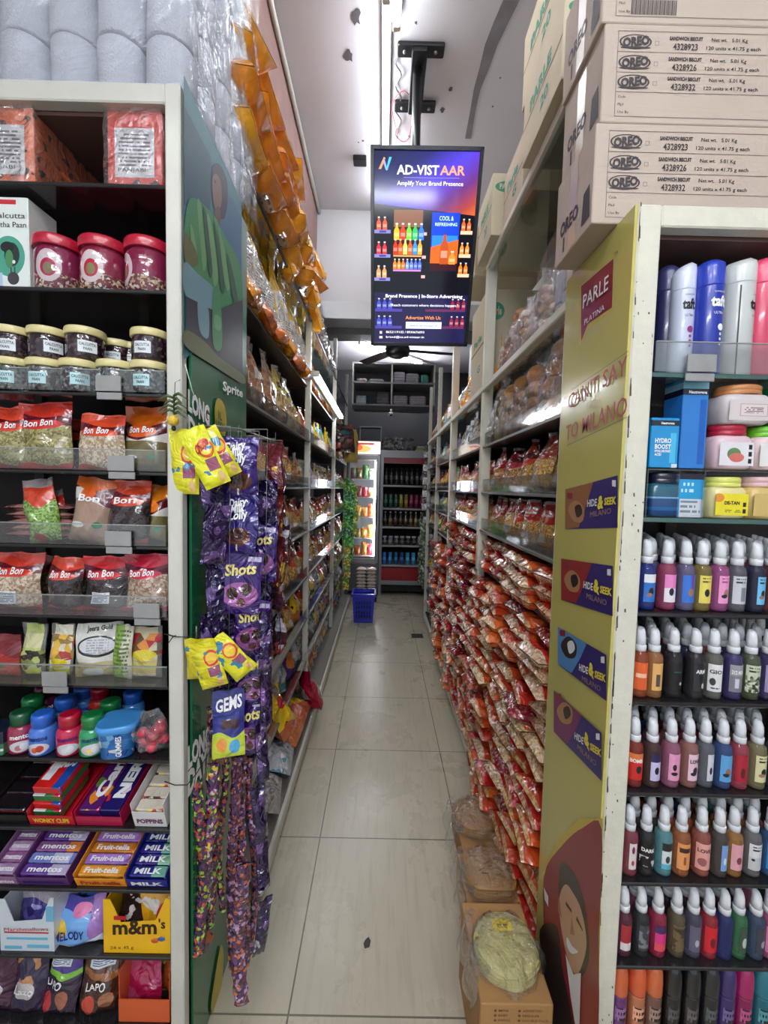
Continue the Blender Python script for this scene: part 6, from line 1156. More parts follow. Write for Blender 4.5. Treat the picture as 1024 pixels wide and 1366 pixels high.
# ------------------------------------------------------------------ hanging strips in front of the green poster
HK = []
def strip(px, py, Y, w_, h_, n, m_, nm, label, txts=(), rz=0, sway=.01, d_=.022, tm=None, grp=None, seed=0, over=.93):
    v = U(px, py, Y); t = empty(nm, v); z_ = 0; rs = random.Random(seed+px)
    MB().tube([(0, .004, -.01), (0, .012, max(.03, 1.652-v.z))], .0007, 5).build('string', STEEL, t); HK.append((v.x, v.y+.012))
    for i in range(n):
        b, fr = bag(w_, h_, d_, 500+px+i, 9, 12, seal=.06, lump=.2); mm = m_[i % len(m_)]
        o = b.build('pouch', mm, t, (rs.uniform(-sway, sway), rs.uniform(-.01, .01)-.004*(i % 2), z_-h_), (rs.uniform(-.12, .12), rs.uniform(-.08, .08), rz+rs.uniform(-.25, .25)))
        tx = txts[i % len(txts)] if txts else None
        if tx:
            a = MB()
            for (s, u0, u1, vv, hh) in tx: on_bag(a, fr, s, u0, u1, vv, hh, h_, bold=.03, o=.0025, slant=.06)
            a.build('lettering', tm or WINK, o)
        z_ -= h_*over
    return T(t, label, 'strip', grp)
PUR = pmat('purple_pouch', (46, 16, 100), [('ell', .5, .32, .42, .2, (150, 84, 150)), ('ell', .33, .34, .14, .1, (60, 30, 28)), ('ell', .64, .40, .14, .1, (60, 30, 28)), ('ell', .55, .2, .1, .07, (80, 40, 36)), ('rect', .62, .94, .86, .94, (190, 180, 214))], coat=1, rough=.14, metal=.15, bump=.9, bscale=16)
PURL = pmat('purple_lolly_pouch', (52, 20, 112), [('ell', .55, .28, .3, .15, (96, 54, 36)), ('ell', .5, .31, .2, .09, (60, 32, 24)), ('rect', .52, .56, .05, .16, (230, 226, 220))], coat=1, rough=.14, metal=.15, bump=.9, bscale=16)
PURD = pmat('purple_foil_glints', (34, 12, 72), [('blotch', 20, .58, 0, 1, (110, 80, 140)), ('blotch', 40, .66, 0, 1, (200, 196, 206))], coat=1, rough=.14, metal=.4, bump=1.0, bscale=22)  # pale blotches are highlight speckles painted into the foil colour
YSH = mat('yellow_shots_ink', (222, 206, 120), .4); SH = [(('Shots', .10, .86, .62, .026),)]; LO = [(('Dairy', .25, .7, .76, .02), ('Milk', .3, .68, .66, .02), ('Lolly', .3, .75, .55, .022))]
PS = 'purple chocolate pouch strips hanging in front of the poster'
strip(286, 600, .985, .06, .14, 4, [PURD], 'pouch_strip', 'dark purple pouch strip turned sideways, furthest left of the chocolate strips', (), .9, seed=1, grp=PS)
strip(346, 640, 1.16, .09, .15, 3, [PURD], 'pouch_strip', 'purple foil pouches at the back of the hanging chocolate cluster', (), -.3, seed=2, grp=PS)
strip(302, 700, 1.06, .085, .15, 4, [PURD], 'pouch_strip', 'purple foil strip behind the lettered ones, left of centre', (), .4, seed=4, grp=PS)
strip(316, 583, 1.01, .098, .148, 2, [PURL], 'pouch_strip', 'front strip of purple lolly pouches with white lettering', LO, .08, seed=3, sway=.006)
strip(319, 738, 1.01, .098, .15, 1, [PUR], 'pouch_strip', 'single purple pouch lettered Shots hanging below the lolly pouches', SH, .1, tm=YSH, seed=6, sway=.003)
strip(343, 700, 1.06, .088, .15, 1, [PUR], 'pouch_strip', 'purple pouch lettered Shots peeping out to the right of the front one', SH, .0, tm=YSH, seed=7, sway=.003)
strip(336, 798, 1.04, .085, .145, 3, [PUR], 'pouch_strip', 'lower strip of three purple pouches lettered Shots', SH, .12, tm=YSH, seed=8, sway=.008, grp=PS)
strip(353, 815, 1.02, .036, .16, 6, [PURD], 'pouch_strip', 'long thin purple foil strip dangling towards the floor by the aisle', (), .9, seed=9, d_=.025, sway=.006)
strip(366, 590, 1.22, .07, .15, 3, [pmat('brown_striped_pouch', (110, 34, 40), [('left', .5, .5, (206, 200, 206)), ('left', .35, .5, (50, 30, 36)), ('blotch', 30, .62, 0, .5, (226, 190, 60))], coat=1, rough=.15, bump=.9)], 'pouch_strip', 'brown and silver striped pouches bulging into the aisle behind the purple ones', (), -.7, seed=10, d_=.05, grp=PS)
strip(374, 690, 1.26, .05, .15, 3, [pmat('brown_striped_pouch2', (60, 26, 50), [('blotch', 24, .5, 0, 1, (190, 186, 200)), ('blotch', 30, .62, 0, .5, (170, 60, 50))], coat=1, rough=.15, bump=.9)], 'pouch_strip', 'dark maroon and silver pouch strip on the aisle side of the cluster', (), -.9, seed=11, d_=.04, grp=PS)
strip(304, 926, .985, .076, .165, 1, [pmat('gems_pouch', (44, 40, 130), [('below', .34, .05, 7, 0, (190, 210, 60)), ('ell', .3, .2, .16, .1, (230, 160, 70)), ('ell', .68, .16, .16, .1, (90, 170, 220)), ('rect', .3, .8, .42, .56, (70, 40, 40))], coat=.8, bump=.5)], 'pouch_strip', 'blue pouch with GEMS lettering and coloured sweets below the purple cluster', [(('GEMS', .12, .92, .68, .03),)], .1, seed=12, sway=.001)
YP = pmat('yellow_lolly_pouch', (222, 214, 30), [('ell', .7, .62, .26, .16, (220, 70, 60)), ('ell', .7, .62, .2, .11, (240, 200, 60)), ('rect', .5, .9, .25, .45, (150, 80, 110)), ('ell', .8, .12, .12, .1, (220, 180, 110)), ('blotch', 26, .62, .2, .9, (60, 130, 160))], coat=.9, rough=.18, bump=.6)
def clus(px, py, Y, specs, label):
    t = empty('pouch_bunch', U(px, py, Y)); MB().tube([(0, 0, 0), (0, .0, .03)], .002, 6).build('hook', STEEL, t)
    for i, (dx, dy, a, h_, tx) in enumerate(specs):
        b, fr = bag(.060, h_*.92, .022, 700+px+i, 9, 12, seal=.06, lump=.15); b.xf(Matrix.Translation((0, 0, -h_*.92))); o = b.build('pouch', YP, t, (dx, dy, 0), (.1, a, .1*i))
        if tx:
            q = MB(); q.text(tx, 0, 0, 0, fn=lambda x, y: (lambda p: (p[0], p[1], p[2]-h_*.92))(fr(.35+.55*x, .56+.12*x+y*.02/h_, .0025)), bold=.04); q.build('lettering', RINK, o)
    return T(t, label, 'pouch bunch')
clus(250, 572, .93, [(-.016, .012, .0, .16, None), (.012, -.01, -.42, .15, 'Chupa'), (.03, .012, -.5, .13, None)], 'yellow lolly pouches tied to the post above the purple strips')
clus(262, 852, .95, [(0, .0, -.05, .11, None), (.016, -.012, -.25, .13, None), (.04, -.006, -.7, .13, None)], 'yellow lolly pouches tied to the post lower down with a wire')
def candy(px, py, Y, L, w_, rz, cols, label, seed):
    t = MB(); rs = random.Random(seed); p = rs.random()*6
    pa = lambda v: (.008*sin(5*v+p), .008*sin(7*v+p*2), -L*v)
    fr = lambda u, v, s: (pa(v)[0]+(u-.5)*w_*(1-.25*abs(sin(v*L/.045*pi))), pa(v)[1]+s*(.004+.007*abs(sin(v*L/.045*pi)))*max(0, 1-(2*u-1)**2)**.5, pa(v)[2])
    nv = int(L/.011); t.grid(lambda u, v: fr(u, v, -1), 5, nv); t.grid(lambda u, v: fr(u, v, 1), 5, nv, flip=True)
    o = t.build('candy_strip', pmat('candy_%d' % seed, (60, 26, 70), [('cells', 125, 0, 1, .8, cols)], coat=1, rough=.15, metal=.1, bump=.7, bscale=40), None, U(px, py, Y), (0, 0, rz)); return T(o, label, 'candy strip', 'candy strips hanging below the purple pouches')
c1 = [(70, 26, 90), (226, 196, 60), (80, 30, 90), (170, 60, 50), (60, 24, 80), (140, 60, 130), (90, 130, 60), (200, 170, 180)]; c2 = [(120, 50, 60), (206, 110, 60), (70, 40, 100), (90, 40, 60), (190, 150, 190), (100, 50, 110)]; c3 = [(70, 30, 70), (160, 200, 60), (60, 26, 70), (190, 80, 50), (90, 40, 90)]
for k, (px, py, Y, L, w_, rz, c_, lb) in enumerate(((266, 1040, 1.0, .46, .032, .3, c3, 'first'), (279, 1022, 1.02, .40, .036, .2, c1, 'second'), (290, 940, 1.06, .62, .028, .5, c3, 'third'), (303, 1000, 1.08, .46, .022, .6, c3, 'fourth'), (318, 1010, 1.10, .62, .034, .1, c2, 'fifth'), (330, 1000, 1.12, .66, .036, 0, c2, 'sixth'), (342, 1010, 1.15, .60, .03, -.3, c2, 'seventh'), (327, 1150, 1.05, .40, .045, .2, c2, 'eighth'))):
    candy(px-(0 if k < 2 else 6), py, Y, L, w_, rz, c_, 'multicoloured wrapped candy strip, %s from the post among eight' % lb, k)
q = MB(); q.tube([(-.4555, 1.0, 1.652), (-.40, .995, 1.652), (-.36, 1.05, 1.652), (-.345, 1.26, 1.652), (-.4555, 1.32, 1.652)], .0025, 6)
for hx, hy in HK: q.tube([(-.4555, hy+.02, 1.652), (hx, hy, 1.652)], .0012, 6)
o = q.build('hook_rail', STEEL); T(o, 'thin steel hook rail on the green poster holding the pouch strips', 'hook')
# chillies and lemon charm, wire ties, string
t = empty('lemon_chilli_charm', U(232, 540, .925)); rs = random.Random(2); MB().tube([(0, 0, -.02), (0, .005, .05), (.004, .02, .06)], .0008, 5).build('thread', INK, t)
for k in range(9):
    s = -1 if k % 2 else 1; z_ = .02-.005*k; L_ = rs.uniform(.018, .03); MB().tube([(0, 0, z_), (s*L_*.4, -.004, z_+.004), (s*L_*.8, -.006, z_-.002), (s*L_*1.15, -.004, z_-.010)], [.0028, .0034, .0024, .0006], 8).build('chilli', mat('green_chilli', (70, 92, 40), .3, coat=.5, var=.3), t)
MB().ell((.0, -.004, -.035), .0125, .0125, .0125, 0, 16, 10).build('lemon', mat('lemon_peel', (214, 180, 60), .4, bump=.3, bscale=200), t); MB().ell((0, -.002, -.052), .005, .005, .006).build('charcoal', INK, t)
T(t, 'green chillies and a lemon threaded as a charm on the white post', 'charm')
WIRE = mat('dark_binding_wire', (60, 58, 54), .4, metal=.6)
for k, (py, lb) in enumerate(((848, 'twisted wire tie around the white post beside the yellow pouches'), (1045, 'thin wire tie around the white post by the lower LONG DAY lettering'))):
    v = U(235, py, .945); q = MB(); q.tube([v+Vector((-.028, 0, .004)), v+Vector((0, -.006, 0)), v+Vector((.026, .0, -.003)), v+Vector((.034, .03, .002)), v+Vector((.036, .10, .01))], .0013, 6)
    if k == 0:
        for j in range(3): q.tube([v+Vector((-.004, -.006, 0)), v+Vector((.01*cos(2*j)-.004, -.014, .012*sin(2*j+.5)))], .0012, 5)
    o = q.build('wire_tie', WIRE); T(o, lb, 'wire')
o = MB().tube([V(247, 486, -.452), V(256, 520, -.452), V(272, 562, -.452)], .0008, 5).build('string', WINK); T(o, 'thin white string running down the green poster', 'string')

# ------------------------------------------------------------------ papad stacks on cartons at the right foot
for k, (x0, y0, ch, lb) in enumerate(((.272, .945, .245, 'brown cardboard carton under the yellow papads'), (.315, 1.24, .13, 'brown carton carrying the square brown papads'), (.345, 1.52, .11, 'brown carton carrying the round brown papads'))):
    t = empty('cardboard_carton', (x0, y0, 0)); MB().rbox(0, .182, 0, .25, 0.001, ch, .003).build('carton', mat('brown_cardboard', (176, 132, 82), .8, var=.12, vscale=6, bump=.15), t)
    MB().quad([(.0, .13, ch+.0006), (.182, .13, ch+.0006), (.182, .133, ch+.0006), (.0, .133, ch+.0006)]).build('flap_seam', mat('brown_seam', (120, 96, 66), .7), t)
    q = MB()
    for (s, u0, zz) in () if k else (('ASSORTED', .105, .225), ('REGULAR', .105, .212), ('DOUBLE PACK', .105, .199), ('MINI', .045, .225), ('BABY', .045, .212), ('PAPAD', .045, .199)):
        q.text(s, (u0, -.001, zz), (u0+.006*len(s), -.001, zz), (0, 0, .006), bold=.01); q.quad([(u0-.008+.0035*cos(a), -.001, zz+.003+.0035*sin(a)) for a in [j*2*pi/10 for j in range(10)]])
    if not k: q.build('lettering', mat('brown_print', (110, 78, 46), .7), t)
    T(t, lb, 'carton', 'cartons under the papads')
def papad(px, py, z0, r_, n, m_, nm, lb, sq=1., tag_=False, scr=False, seed=0):
    c = F(px, py, z0+.03); t = empty(nm, (c.x, c.y, z0+.001)); rs = random.Random(seed)
    q = MB()
    for i in range(n):
        ox, oy, zz = rs.uniform(-.004, .004), rs.uniform(-.004, .004), .0055*i; ph = rs.random()*6
        rg = []
        for (f, dz) in ((.98, 0), (1, .0022), (.98, .0044), (.02, .0048)):
            row = []
            for j in range(36):
                a = 2*pi*j/36; x_, y_ = cos(a), sin(a)
                if sq != 1: x_ = math.copysign(abs(x_)**sq, x_); y_ = math.copysign(abs(y_)**sq, y_)
                rr = r_*f*(1+.02*sin(5*a+ph)+.01*sin(11*a)); row.append((ox+rr*x_, oy+rr*y_, zz+dz+.003*sin(3*a+ph)*f*(i/n)))
            rg.append(row)
        q.loft(rg, 0, True)
    st = q.build('papad_stack', m_, t); zt = .0055*n
    if tag_:
        MB().box(-.028, .026, .026, .058, zt+.004, zt+.005).build('price_tag', mat('yellow_price_tag', (236, 210, 20), .5), t); a = MB(); a.text('RS', (-.006, .046, zt+.006), (.004, .046, zt+.006), (0, .004, 0)); a.text('200 EA', (-.016, .039, zt+.006), (.015, .039, zt+.006), (0, .005, 0), bold=.03); a.text('Rs 70.00', (-.014, .033, zt+.006), (.012, .033, zt+.006), (0, .004, 0), bold=.02); a.build('lettering', INK, t)
    if scr:
        a = MB()
        for p0, p1, p2, p3 in (((-.01, .01), (.005, .015), (-.005, -.005), (.01, 0)), ((.02, .03), (.035, .02), (.03, .035), (.045, .03)), ((.03, .01), (.04, .025), (.045, .0), (.05, .012)), ((-.04, -.02), (-.02, -.01), (-.03, -.03), (-.01, -.03))): a.tube([(p[0], p[1], zt+.0045) for p in (p0, p1, p2, p3)], .0009, 5)
        a.build('scribble', INK, t)
    f_ = MB(); rs2 = random.Random(seed+9); P_ = [rs2.random()*6 for _ in range(6)]
    def dome(u, v):
        a = 2*pi*u; rr = r_*(1.15+.06*sin(5*a+P_[0])+.05*sin(9*a+P_[1])); s_ = sin(v*pi/2); rr2 = rr*(.05+.95*s_)
        z_ = (zt+.014)*(1-(v**4))+.004*sin(14*v+6*a+P_[2])*(1 if v < .95 else 0)+.003*sin(21*a+P_[3])*s_
        return (rr2*cos(a), rr2*sin(a), max(z_, .001))
    f_.grid(dome, 48, 18); f_.build('clear_bag', PAPF, t)
    tl = MB(); tl.grid(lambda u, v: (-r_*(.85+.45*min(1, v*2))+.008*sin(14*u)-.006*sin(9*v), r_*(-1.0+2.2*u)+.012*sin(8*v), .03-.03*v-(.16*(v-.5) if v > .5 else 0)+.006*sin(16*u+7*v)), 26, 16); tl.build('bag_tail', PAPF, t)
    return T(t, lb, 'papad pack')
YPD = mat('yellow_papad', (206, 196, 120), .6, var=.1, vscale=30, bump=.3, bscale=120, coat=.2); BPD = mat('brown_papad', (178, 132, 72), .55, var=.15, vscale=20, bump=.3, bscale=100, coat=.3)
papad(675, 1262, .246, .082, 7, YPD, 'papad_pack', 'clear bag of round yellow papads with a yellow price tag', .92, True, seed=3)
papad(652, 1163, .131, .086, 9, BPD, 'papad_pack', 'clear bag of squarish brown papads with pen scribbles', .62, False, True, seed=5)
papad(636, 1088, .111, .092, 8, BPD, 'papad_pack', 'clear bag of round brown papads, furthest of the three packs', .92, seed=8)
# debris on the floor
o = MB().quad([(0, 0, .001), (.016, .004, .002), (.02, .02, .006), (.012, .034, .004), (.002, .028, .001), (-.004, .014, .003)]).build('wrapper_scrap', mat('dark_scrap', (70, 60, 56), .7), None, F(486, 1266, .0)); T(o, 'small dark scrap lying on the floor tile in the foreground', 'scrap')
o = MB().rbox(0, .12, 0, .12, .0002, .003, .001).build('drain_cover', mat('dark_drain', (56, 52, 48), .6), None, F(549, 851, 0)); T(o, 'dark square drain cover in the floor near the far end', 'drain cover')

# ------------------------------------------------------------------ far end of the aisle
def fridge():
    X0, X1, Yf, D = -.49, -.045, 5.72, .55; t = empty('display_fridge', ((X0+X1)/2, Yf, 0)); ox = -(X0+X1)/2; a, b = X0+ox, X1+ox
    GR = mat('grey_fridge_body', (120, 122, 126), .35, metal=.2); m = MB()
    m.box(a, a+.03, 0, D, .0, 2.15).box(b-.03, b, 0, D, .06, 2.15).box(a+.03, b-.03, 0, D, 2.12, 2.15).box(a+.03, b-.03, 0, D, .06, .45).box(a+.03, b-.03, D-.02, D, .45, 2.12); m.build('body', GR, t)
    MB().rbox(a, b, -.03, 0, 1.98, 2.15, .004).build('header_sign', pmat('fridge_header', (206, 198, 188), [('ell', .4, .4, .3, .3, (214, 150, 80)), ('ell', .3, .5, .15, .25, (190, 80, 50)), ('rect', .2, .8, .72, .88, (150, 40, 40))], emit=1.1, rnd=0, bump=0), t)
    fr = MB(); fr.rbox(a, a+.035, -.04, -.002, .47, 1.96).rbox(b-.05, b, -.04, -.002, .47, 1.96).rbox(a+.035, b-.05, -.04, -.002, .47, .53).rbox(a+.035, b-.05, -.04, -.002, 1.90, 1.96)
    d = fr.build('door', mat('fridge_door_frame', (150, 152, 156), .3, metal=.3), t); MB().box(a+.035, b-.05, -.022, -.018, .53, 1.90).build('glass', filmmat('fridge_glass', haze=.01, bump=0, lo=.02, hi=.3, rough=.02), d); MB().rbox(b-.045, b-.03, -.06, -.04, 1.0, 1.4).build('handle', BLACK, d)
    MB().box(b-.075, b-.055, .02, .03, .56, 1.88).build('inner_lamp', mat('fridge_lamp', (240, 244, 255), emit=26), t)
    for z in (.55, .80, 1.10, 1.38, 1.64): MB().box(a+.03, b-.03, .04, D-.03, z-.008, z).build('wire_shelf', mat('white_shelf', (220, 224, 226), .3), t)
    MB().box(a+.03, b-.03, D-.03, D-.02, .45, 2.12).build('liner', mat('fridge_liner', (226, 230, 232), .5), t)
    T(t, 'lit glass door fridge at the end of the aisle on the left', 'fridge')
    cols = [(206, 120, 50), (220, 170, 90), (196, 60, 50), (230, 220, 200), (170, 90, 110), (90, 140, 80), (214, 150, 60)]; rs = random.Random(4)
    for zi, z in enumerate((.55, .80, 1.10, 1.38, 1.64)):
        for k in range(4):
            h_ = rs.uniform(.13, .2); c_ = rs.choice(cols); x = a+.06+.09*k-ox
            b_, _ = bag(.085, h_, .06, zi*5+k, 6, 8); o = b_.build('food_pack', pmat('food_%d_%d' % (zi, k), c_, [('blotch', 20, .5, 0, 1, rs.choice(cols))], bump=.4), None, (x, Yf+.12, z+.001), (0, 0, rs.uniform(-.2, .2)))
            T(o, 'food pack in the lit fridge, %s shelf up, %s from the left' % (ORD[zi], ORD[k]), 'packet', 'food packs in the lit fridge')
fridge()
def cooler():
    X0, X1, Yf, D = -.035, .70, 5.72, .55; t = empty('open_cooler', (X0, Yf, 0)); W_ = X1-X0; GR = mat('cooler_body', (140, 142, 146), .35, metal=.3); m = MB()
    m.box(0, .04, 0, D, .0, 2.04).box(W_-.04, W_, 0, D, .0, 2.04).box(.04, W_-.04, 0, D, 1.94, 2.04).box(.04, W_-.04, D-.02, D, .06, 1.94); m.build('body', GR, t)
    MB().box(.04, W_-.04, .01, .03, 1.86, 1.94).build('red_header', mat('cooler_red', (150, 20, 34), .35), t); MB().rbox(.04, W_-.04, -.005, .03, .22, .40, .004).build('red_kickplate', mat('cooler_red', (150, 20, 34)), t); MB().rbox(.0, W_, -.01, .03, .16, .22, .004).build('grille', GR, t)
    MB().box(.04, W_-.04, .03, D-.02, .06, .40).build('base', mat('dark_interior', (24, 24, 26), .7), t); MB().box(.04, W_-.04, D-.03, D-.02, .4, 1.94).build('liner', mat('dark_interior', (24, 24, 26), .7), t)
    Zs = (.44, .72, .98, 1.24, 1.56)
    for z in Zs: MB().rbox(.04, W_-.04, .0, D-.04, z-.025, z, .003).build('shelf', mat('cooler_shelf', (170, 172, 176), .35), t)
    T(t, 'open red trimmed cooler with bottles and cans at the end of the aisle', 'cooler')
    def drink(nm, prof, m_, capm=None):
        o = MB().lathe(prof, 12).build(nm, m_)
        if capm: MB().lathe([(prof[-1][0]*1.1, prof[-1][1]-.002), (prof[-1][0]*1.1, prof[-1][1]+.02)], 10).build('cap', capm, o)
        return o
    rs = random.Random(9); can = [(.024, 0), (.028, .005), (.028, .14), (.024, .148)]; bot = [(.026, 0), (.03, .01), (.03, .11), (.012, .16), (.011, .19)]; jar_ = [(.03, 0), (.034, .01), (.034, .09), (.026, .1)]
    P = {0: (can, [(40, 120, 190), (30, 90, 160), (60, 150, 200), (40, 110, 110)], 'blue drink can', 8), 1: (jar_, [(40, 36, 40), (70, 70, 76), (120, 120, 130)], 'dark jar with pale lid', 8), 2: (bot, [(60, 40, 26), (120, 100, 40), (40, 30, 24), (90, 70, 40)], 'brown sauce bottle', 9), 3: (can, [(40, 80, 70), (150, 140, 40), (140, 24, 70), (130, 20, 60)], 'green or crimson tall can', 9), 4: (bot, [(30, 26, 28), (50, 46, 50), (44, 30, 30)], 'dark drink bottle', 9)}
    for zi, (pf, cs, ds, n) in P.items():
        for k in range(n):
            c_ = cs[min(k*len(cs)//n, len(cs)-1)] if zi in (0, 3) else rs.choice(cs); s_ = 1.3 if zi in (3,) else 1.0
            pr = [(r_, z_*(1.3 if zi in (3,) else 1.15 if zi in (0, 4) else 1)) for r_, z_ in pf]
            key = ('drink', zi, c_); o = link('drink_can' if 'can' in ds else 'drink_bottle', share(key, lambda: mesh_only(MB().lathe(pr, 12), 'drink', pmat('drink_%d_%d_%d_%d' % ((zi,)+c_), c_, [('rect', 0, 1, .35, .6, tuple(min(255, q+50) for q in c_))], bump=0))), None, (X0+.08+(W_-.16)*k/(n-1), Yf+.07, Zs[zi]+.001))
            if zi in (1, 2, 4): link('cap', share(('dcap', zi), lambda: mesh_only(MB().lathe([(pr[-1][0]*1.15, pr[-1][1]-.003), (pr[-1][0]*1.15, pr[-1][1]+.02)], 10), 'cap', mat('dark_cap' if zi == 4 else 'pale_cap', (40, 40, 44) if zi == 4 else (200, 200, 204)))), o)
            T(o, '%s, %s from the left on the %s cooler shelf up' % (ds, ORD[k], ORD[zi]), 'drink', 'drinks on the %s cooler shelf' % ORD[zi])
    for k, (x, c_, lb) in enumerate(((.10, (150, 150, 150), 'crumpled grey clear bag on the left of the cooler roof'), (.24, (170, 170, 176), 'big silvery clear bag in the middle of the cooler roof'), (.38, (130, 130, 132), 'grey clear bag with foil packs on the cooler roof'))):
        b_, _ = bag(.22, .19, .16, 40+k, 12, 12, lump=.25, pinch=.4); o = b_.build('plastic_bag', pmat('pbag%d' % k, c_, [('blotch', 18, .5, 0, 1, (90, 96, 100))], coat=1, rough=.15, bump=1), None, (X0+x, Yf+.15, 2.041)); T(o, lb, 'bag')
    for k in range(3): o = MB().rbox(0, .22-.03*k, 0, .2, 0, .022, .006).build('folded_sack', mat('sack%d' % k, ((190, 180, 120), (160, 170, 120), (200, 196, 170))[k], .7), None, (X0+.47+.015*k, Yf+.05, 2.041+.023*k)); T(o, 'folded pale sack on the cooler roof, %s from the bottom' % ORD[k], 'sack')
cooler()
# stack of striped packets in front of the fridge
RST = pmat('striped_packet', (214, 200, 190), [('rect', .05, .95, .3, .7, (196, 60, 50)), ('rect', .3, .7, .1, .9, (226, 170, 120))], coat=.8, bump=.4)
for c in range(2):
    for k in range(9):
        b_, _ = bag(.135, .2, .05, k % 3, 8, 8); o = link('flat_packet', fbag('rst', .135, .2, .05, RST, k % 3, 'flat_packet'), None, (-.26+.135*c, 5.42, .052+.046*k), (radians(-90), 0, RG.uniform(-.05, .05)))
        T(o, 'red white striped packet, %s up in the %s stack below the fridge door' % (ORD[k], ('left', 'right')[c]), 'packet', 'striped packets stacked in front of the fridge')
t = empty('stack_plinth', (-.20, 5.5, 0)); MB().rbox(-.15, .15, -.12, .12, 0, .03, .003).build('plinth', DARK, t); T(t, 'low dark plinth under the striped packet stacks', 'plinth')
# blue shopping basket
t = empty('shopping_basket', (-.185, 4.62, 0)); BLU = mat('blue_plastic', (30, 44, 190), .35, coat=.3); q = MB()
def sqr(hx, hy, z): return [(-hx, -hy, z), (hx, -hy, z), (hx, hy, z), (-hx, hy, z)]
q.loft([sqr(.105, .10, .004), sqr(.125, .12, .31)], 0, cap=False); q.quad(sqr(.105, .10, .005)); q.loft([sqr(.120, .115, .30), sqr(.101, .096, .008)], 0, cap=False)
q.build('body', BLU, t); q = MB(); q.loft([sqr(.135, .13, .30), sqr(.137, .132, .335)], 0, cap=False); q.loft([sqr(.137, .132, .335), sqr(.118, .113, .336), sqr(.118, .113, .30)], 0, cap=False); q.build('rim', BLU, t)
q = MB()
for z in (.06, .11, .17, .22):
    for x in range(6): q.box(-.085+.03*x, -.067+.03*x, -.1285, -.108, z, z+.03)
q.build('slots', mat('basket_slot', (12, 18, 90), .6), t); MB().tube([(-.12, -.02, .33), (-.08, -.03, .345), (.08, -.03, .345), (.12, -.02, .33)], .006, 8).build('handle', BLU, t)
T(t, 'blue plastic shopping basket on the floor near the fridge', 'basket')
# loft cabinet above the coolers
t = empty('loft_cabinet', (-.45, 5.70, 2.64)); W_ = 1.13; GY = mat('grey_loft_board', (140, 142, 146), .5)
for z in (0, .30, .56): MB().box(0, W_, 0, .5, z-.0, z+.022).build('shelf', GY, t)
for x in (0, .53, W_-.02): MB().box(x, x+.02, 0.001, .5, .022, .56).build('divider', WHITE, t)
MB().box(.02, W_-.02, .49, .5, .02, .56).build('back_panel', mat('grey_back', (110, 112, 118), .7), t); MB().box(0, W_, .0, .02, -.06, 0).build('fascia', mat('dark_fascia', (44, 44, 48), .5), t)
T(t, 'grey open loft cabinet with four compartments above the coolers', 'cabinet')
for k, (x, z, w_, h_, c_, lb) in enumerate(((-.39, 2.965, .14, .05, (150, 130, 120), 'low brown bundle in the upper left loft compartment'), (-.22, 2.965, .2, .045, (130, 126, 124), 'flat grey bundle in the upper left loft compartment'), (.11, 2.965, .16, .15, (190, 182, 196), 'lilac wrapped bundle in the upper right loft compartment'), (.28, 2.965, .18, .13, (150, 146, 150), 'grey wrapped bundle in the upper right loft compartment'), (.49, 2.965, .1, .12, (60, 150, 140), 'teal pack at the right end of the upper loft'),
  (-.12, 2.665, .18, .18, (60, 62, 68), 'dark glossy bag in the lower left loft compartment'), (-.40, 2.665, .14, .12, (176, 190, 200), 'pale blue folded bag in the lower left loft compartment'), (.11, 2.665, .2, .13, (172, 160, 170), 'mauve stacked bundle in the lower right loft compartment'), (.34, 2.665, .22, .13, (166, 156, 164), 'second mauve stacked bundle in the lower right loft compartment'))):
    o = MB().rbox(0, w_, 0, .2, 0, h_, .015).build('wrapped_bundle', pmat('bundle%d' % k, c_, [('rect', 0, 1, .2, .24, (100, 96, 100)), ('rect', 0, 1, .45, .48, (100, 96, 100)), ('rect', 0, 1, .7, .73, (100, 96, 100))], bump=.5), None, (x, 5.74, z)); T(o, lb, 'bundle')
t = empty('security_camera', (.09, 5.695, 2.52)); MB().tube([(0, .012, .075), (0, 0, .03)], .018, 10).build('bracket', WHITE, t); MB().ell((0, 0, 0), .04, .04, .04).build('dome', WHITE, t); MB().ell((0, -.028, -.01), .018, .018, .018).build('lens', BLACK, t); T(t, 'small white security camera under the loft cabinet', 'camera')
o = MB(); o.box(0, .02, 0, .02, 2.1, 2.56).box(.36, .38, 0, .02, 2.1, 2.56).box(.02, .36, 0, .02, 2.54, 2.56); o = o.build('panel_frame', mat('dim_grey_frame', (84, 84, 88), .6), None, (-.42, 7.078, 0)); T(o, 'dim grey frame on the dark wall above the fridge', 'frame')
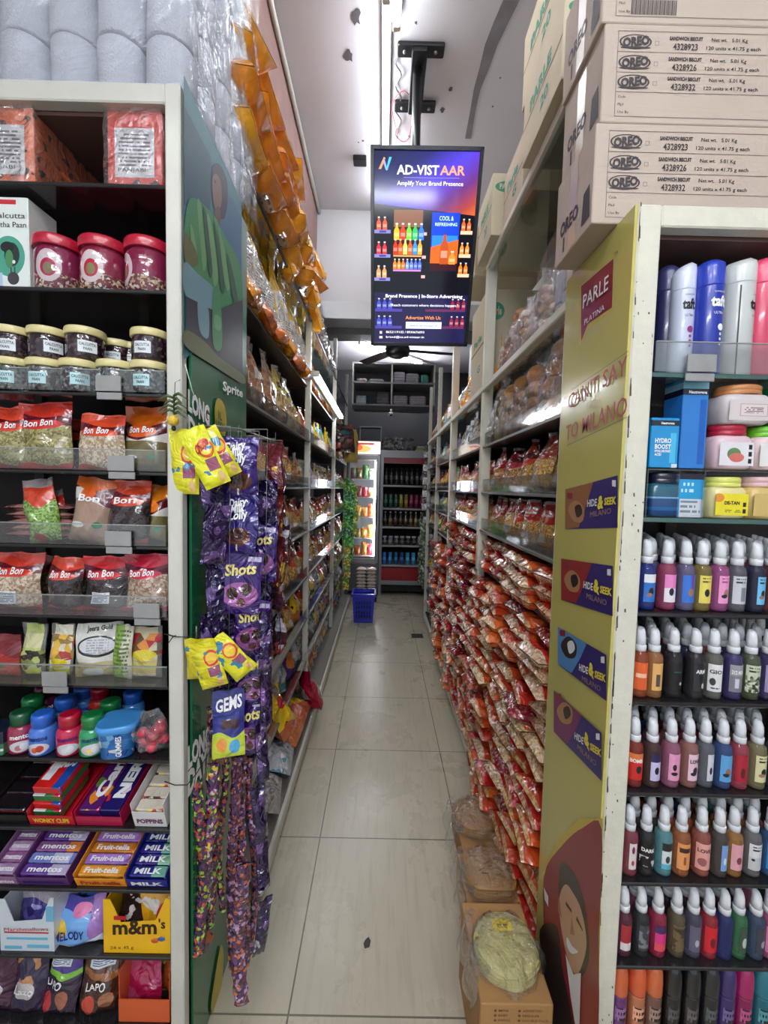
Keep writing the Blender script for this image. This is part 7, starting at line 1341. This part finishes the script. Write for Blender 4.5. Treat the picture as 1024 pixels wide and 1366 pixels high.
# hanging sachet strips at the far end
def sachets(x, y, z1, z0, w_, cols, nm, lb, grp):
    t = empty(nm, (x, y, z1)); n = int((z1-z0)/.075); rs = random.Random(int(x*100)+n)
    for k in range(n):
        c_ = cols[k % len(cols)]; b_ = share(('sach', c_, w_), lambda: mesh_only(bag(w_, .078, .014, k, 5, 6)[0], 'sachet', pmat('sachet_%d_%d_%d' % c_, c_, [('blotch', 30, .55, 0, 1, tuple(min(255, q+90) for q in c_))], bump=.5)))
        link('sachet', b_, t, (rs.uniform(-.008, .008), rs.uniform(-.006, .006), -.075*(k+1)), (0, rs.uniform(-.1, .1), rs.uniform(-.4, .4)))
    return T(t, lb, 'strip', grp)
GC = [(60, 150, 60), (96, 180, 70), (40, 110, 60)]
for k, (x, y, z1, z0, c_, lb) in enumerate(((-.44, 5.02, 1.62, .75, GC, 'green sachet strip left of the fridge, nearest the rack'), (-.39, 5.08, 1.58, .60, GC, 'green sachet strip left of the fridge, middle one'), (-.42, 5.00, .78, .25, [(170, 150, 40), (120, 150, 60)], 'yellow green sachet strip hanging low left of the basket'), (-.35, 5.12, 1.52, .9, [(120, 170, 50), (190, 180, 50)], 'lime sachet strip hanging in front of the fridge edge'))): sachets(x, y, z1, z0, .08, c_, 'sachet_strip', lb, 'green sachet strips by the fridge')
for k, (x, y, z1, z0, c_, lb) in enumerate(((.50, 4.74, 2.02, .95, [(40, 40, 44), (190, 190, 194)], 'black and silver sachet strip right of the cooler, inner one'), (.55, 4.735, 2.05, .9, [(190, 190, 194), (50, 50, 56)], 'black and silver sachet strip right of the cooler, outer one'), (.47, 4.74, 1.16, .35, [(50, 70, 46), (80, 100, 70)], 'dark green sachet strip hanging low right of the cooler'), (.515, 4.735, 1.1, .3, [(60, 80, 50), (90, 96, 80)], 'second dark green sachet strip hanging low by the rack'))): sachets(x, y, z1, z0, .075, c_, 'sachet_strip', lb, 'dark sachet strips by the cooler')
for k, (x, y, z, w_, h_, m_, lb) in enumerate(((-.44, 4.55, 1.90, .26, .30, pmat('dark_red_sack', (60, 30, 34), [('blotch', 10, .55, 0, 1, (150, 50, 60)), ('ell', .5, .7, .2, .08, (40, 110, 110))], coat=.8), 'dark red bulging bag hanging off the far left rack'), (-.37, 4.75, 1.80, .16, .38, pmat('golden_sack', (196, 160, 80), [('blotch', 10, .6, 0, 1, (160, 110, 60))], coat=.7), 'golden long bag hanging next to the dark red one'))):
    b_, _ = bag(w_, h_, .14, 77+k, 12, 12, lump=.2, pinch=.3); o = b_.build('hanging_bag', m_, None, (x, y, z), (0, 0, .5)); T(o, lb, 'bag')
    MB().tube([(0, 0, h_-.01), (0, .01, h_+.06)], .003, 6).build('string', INK, o)
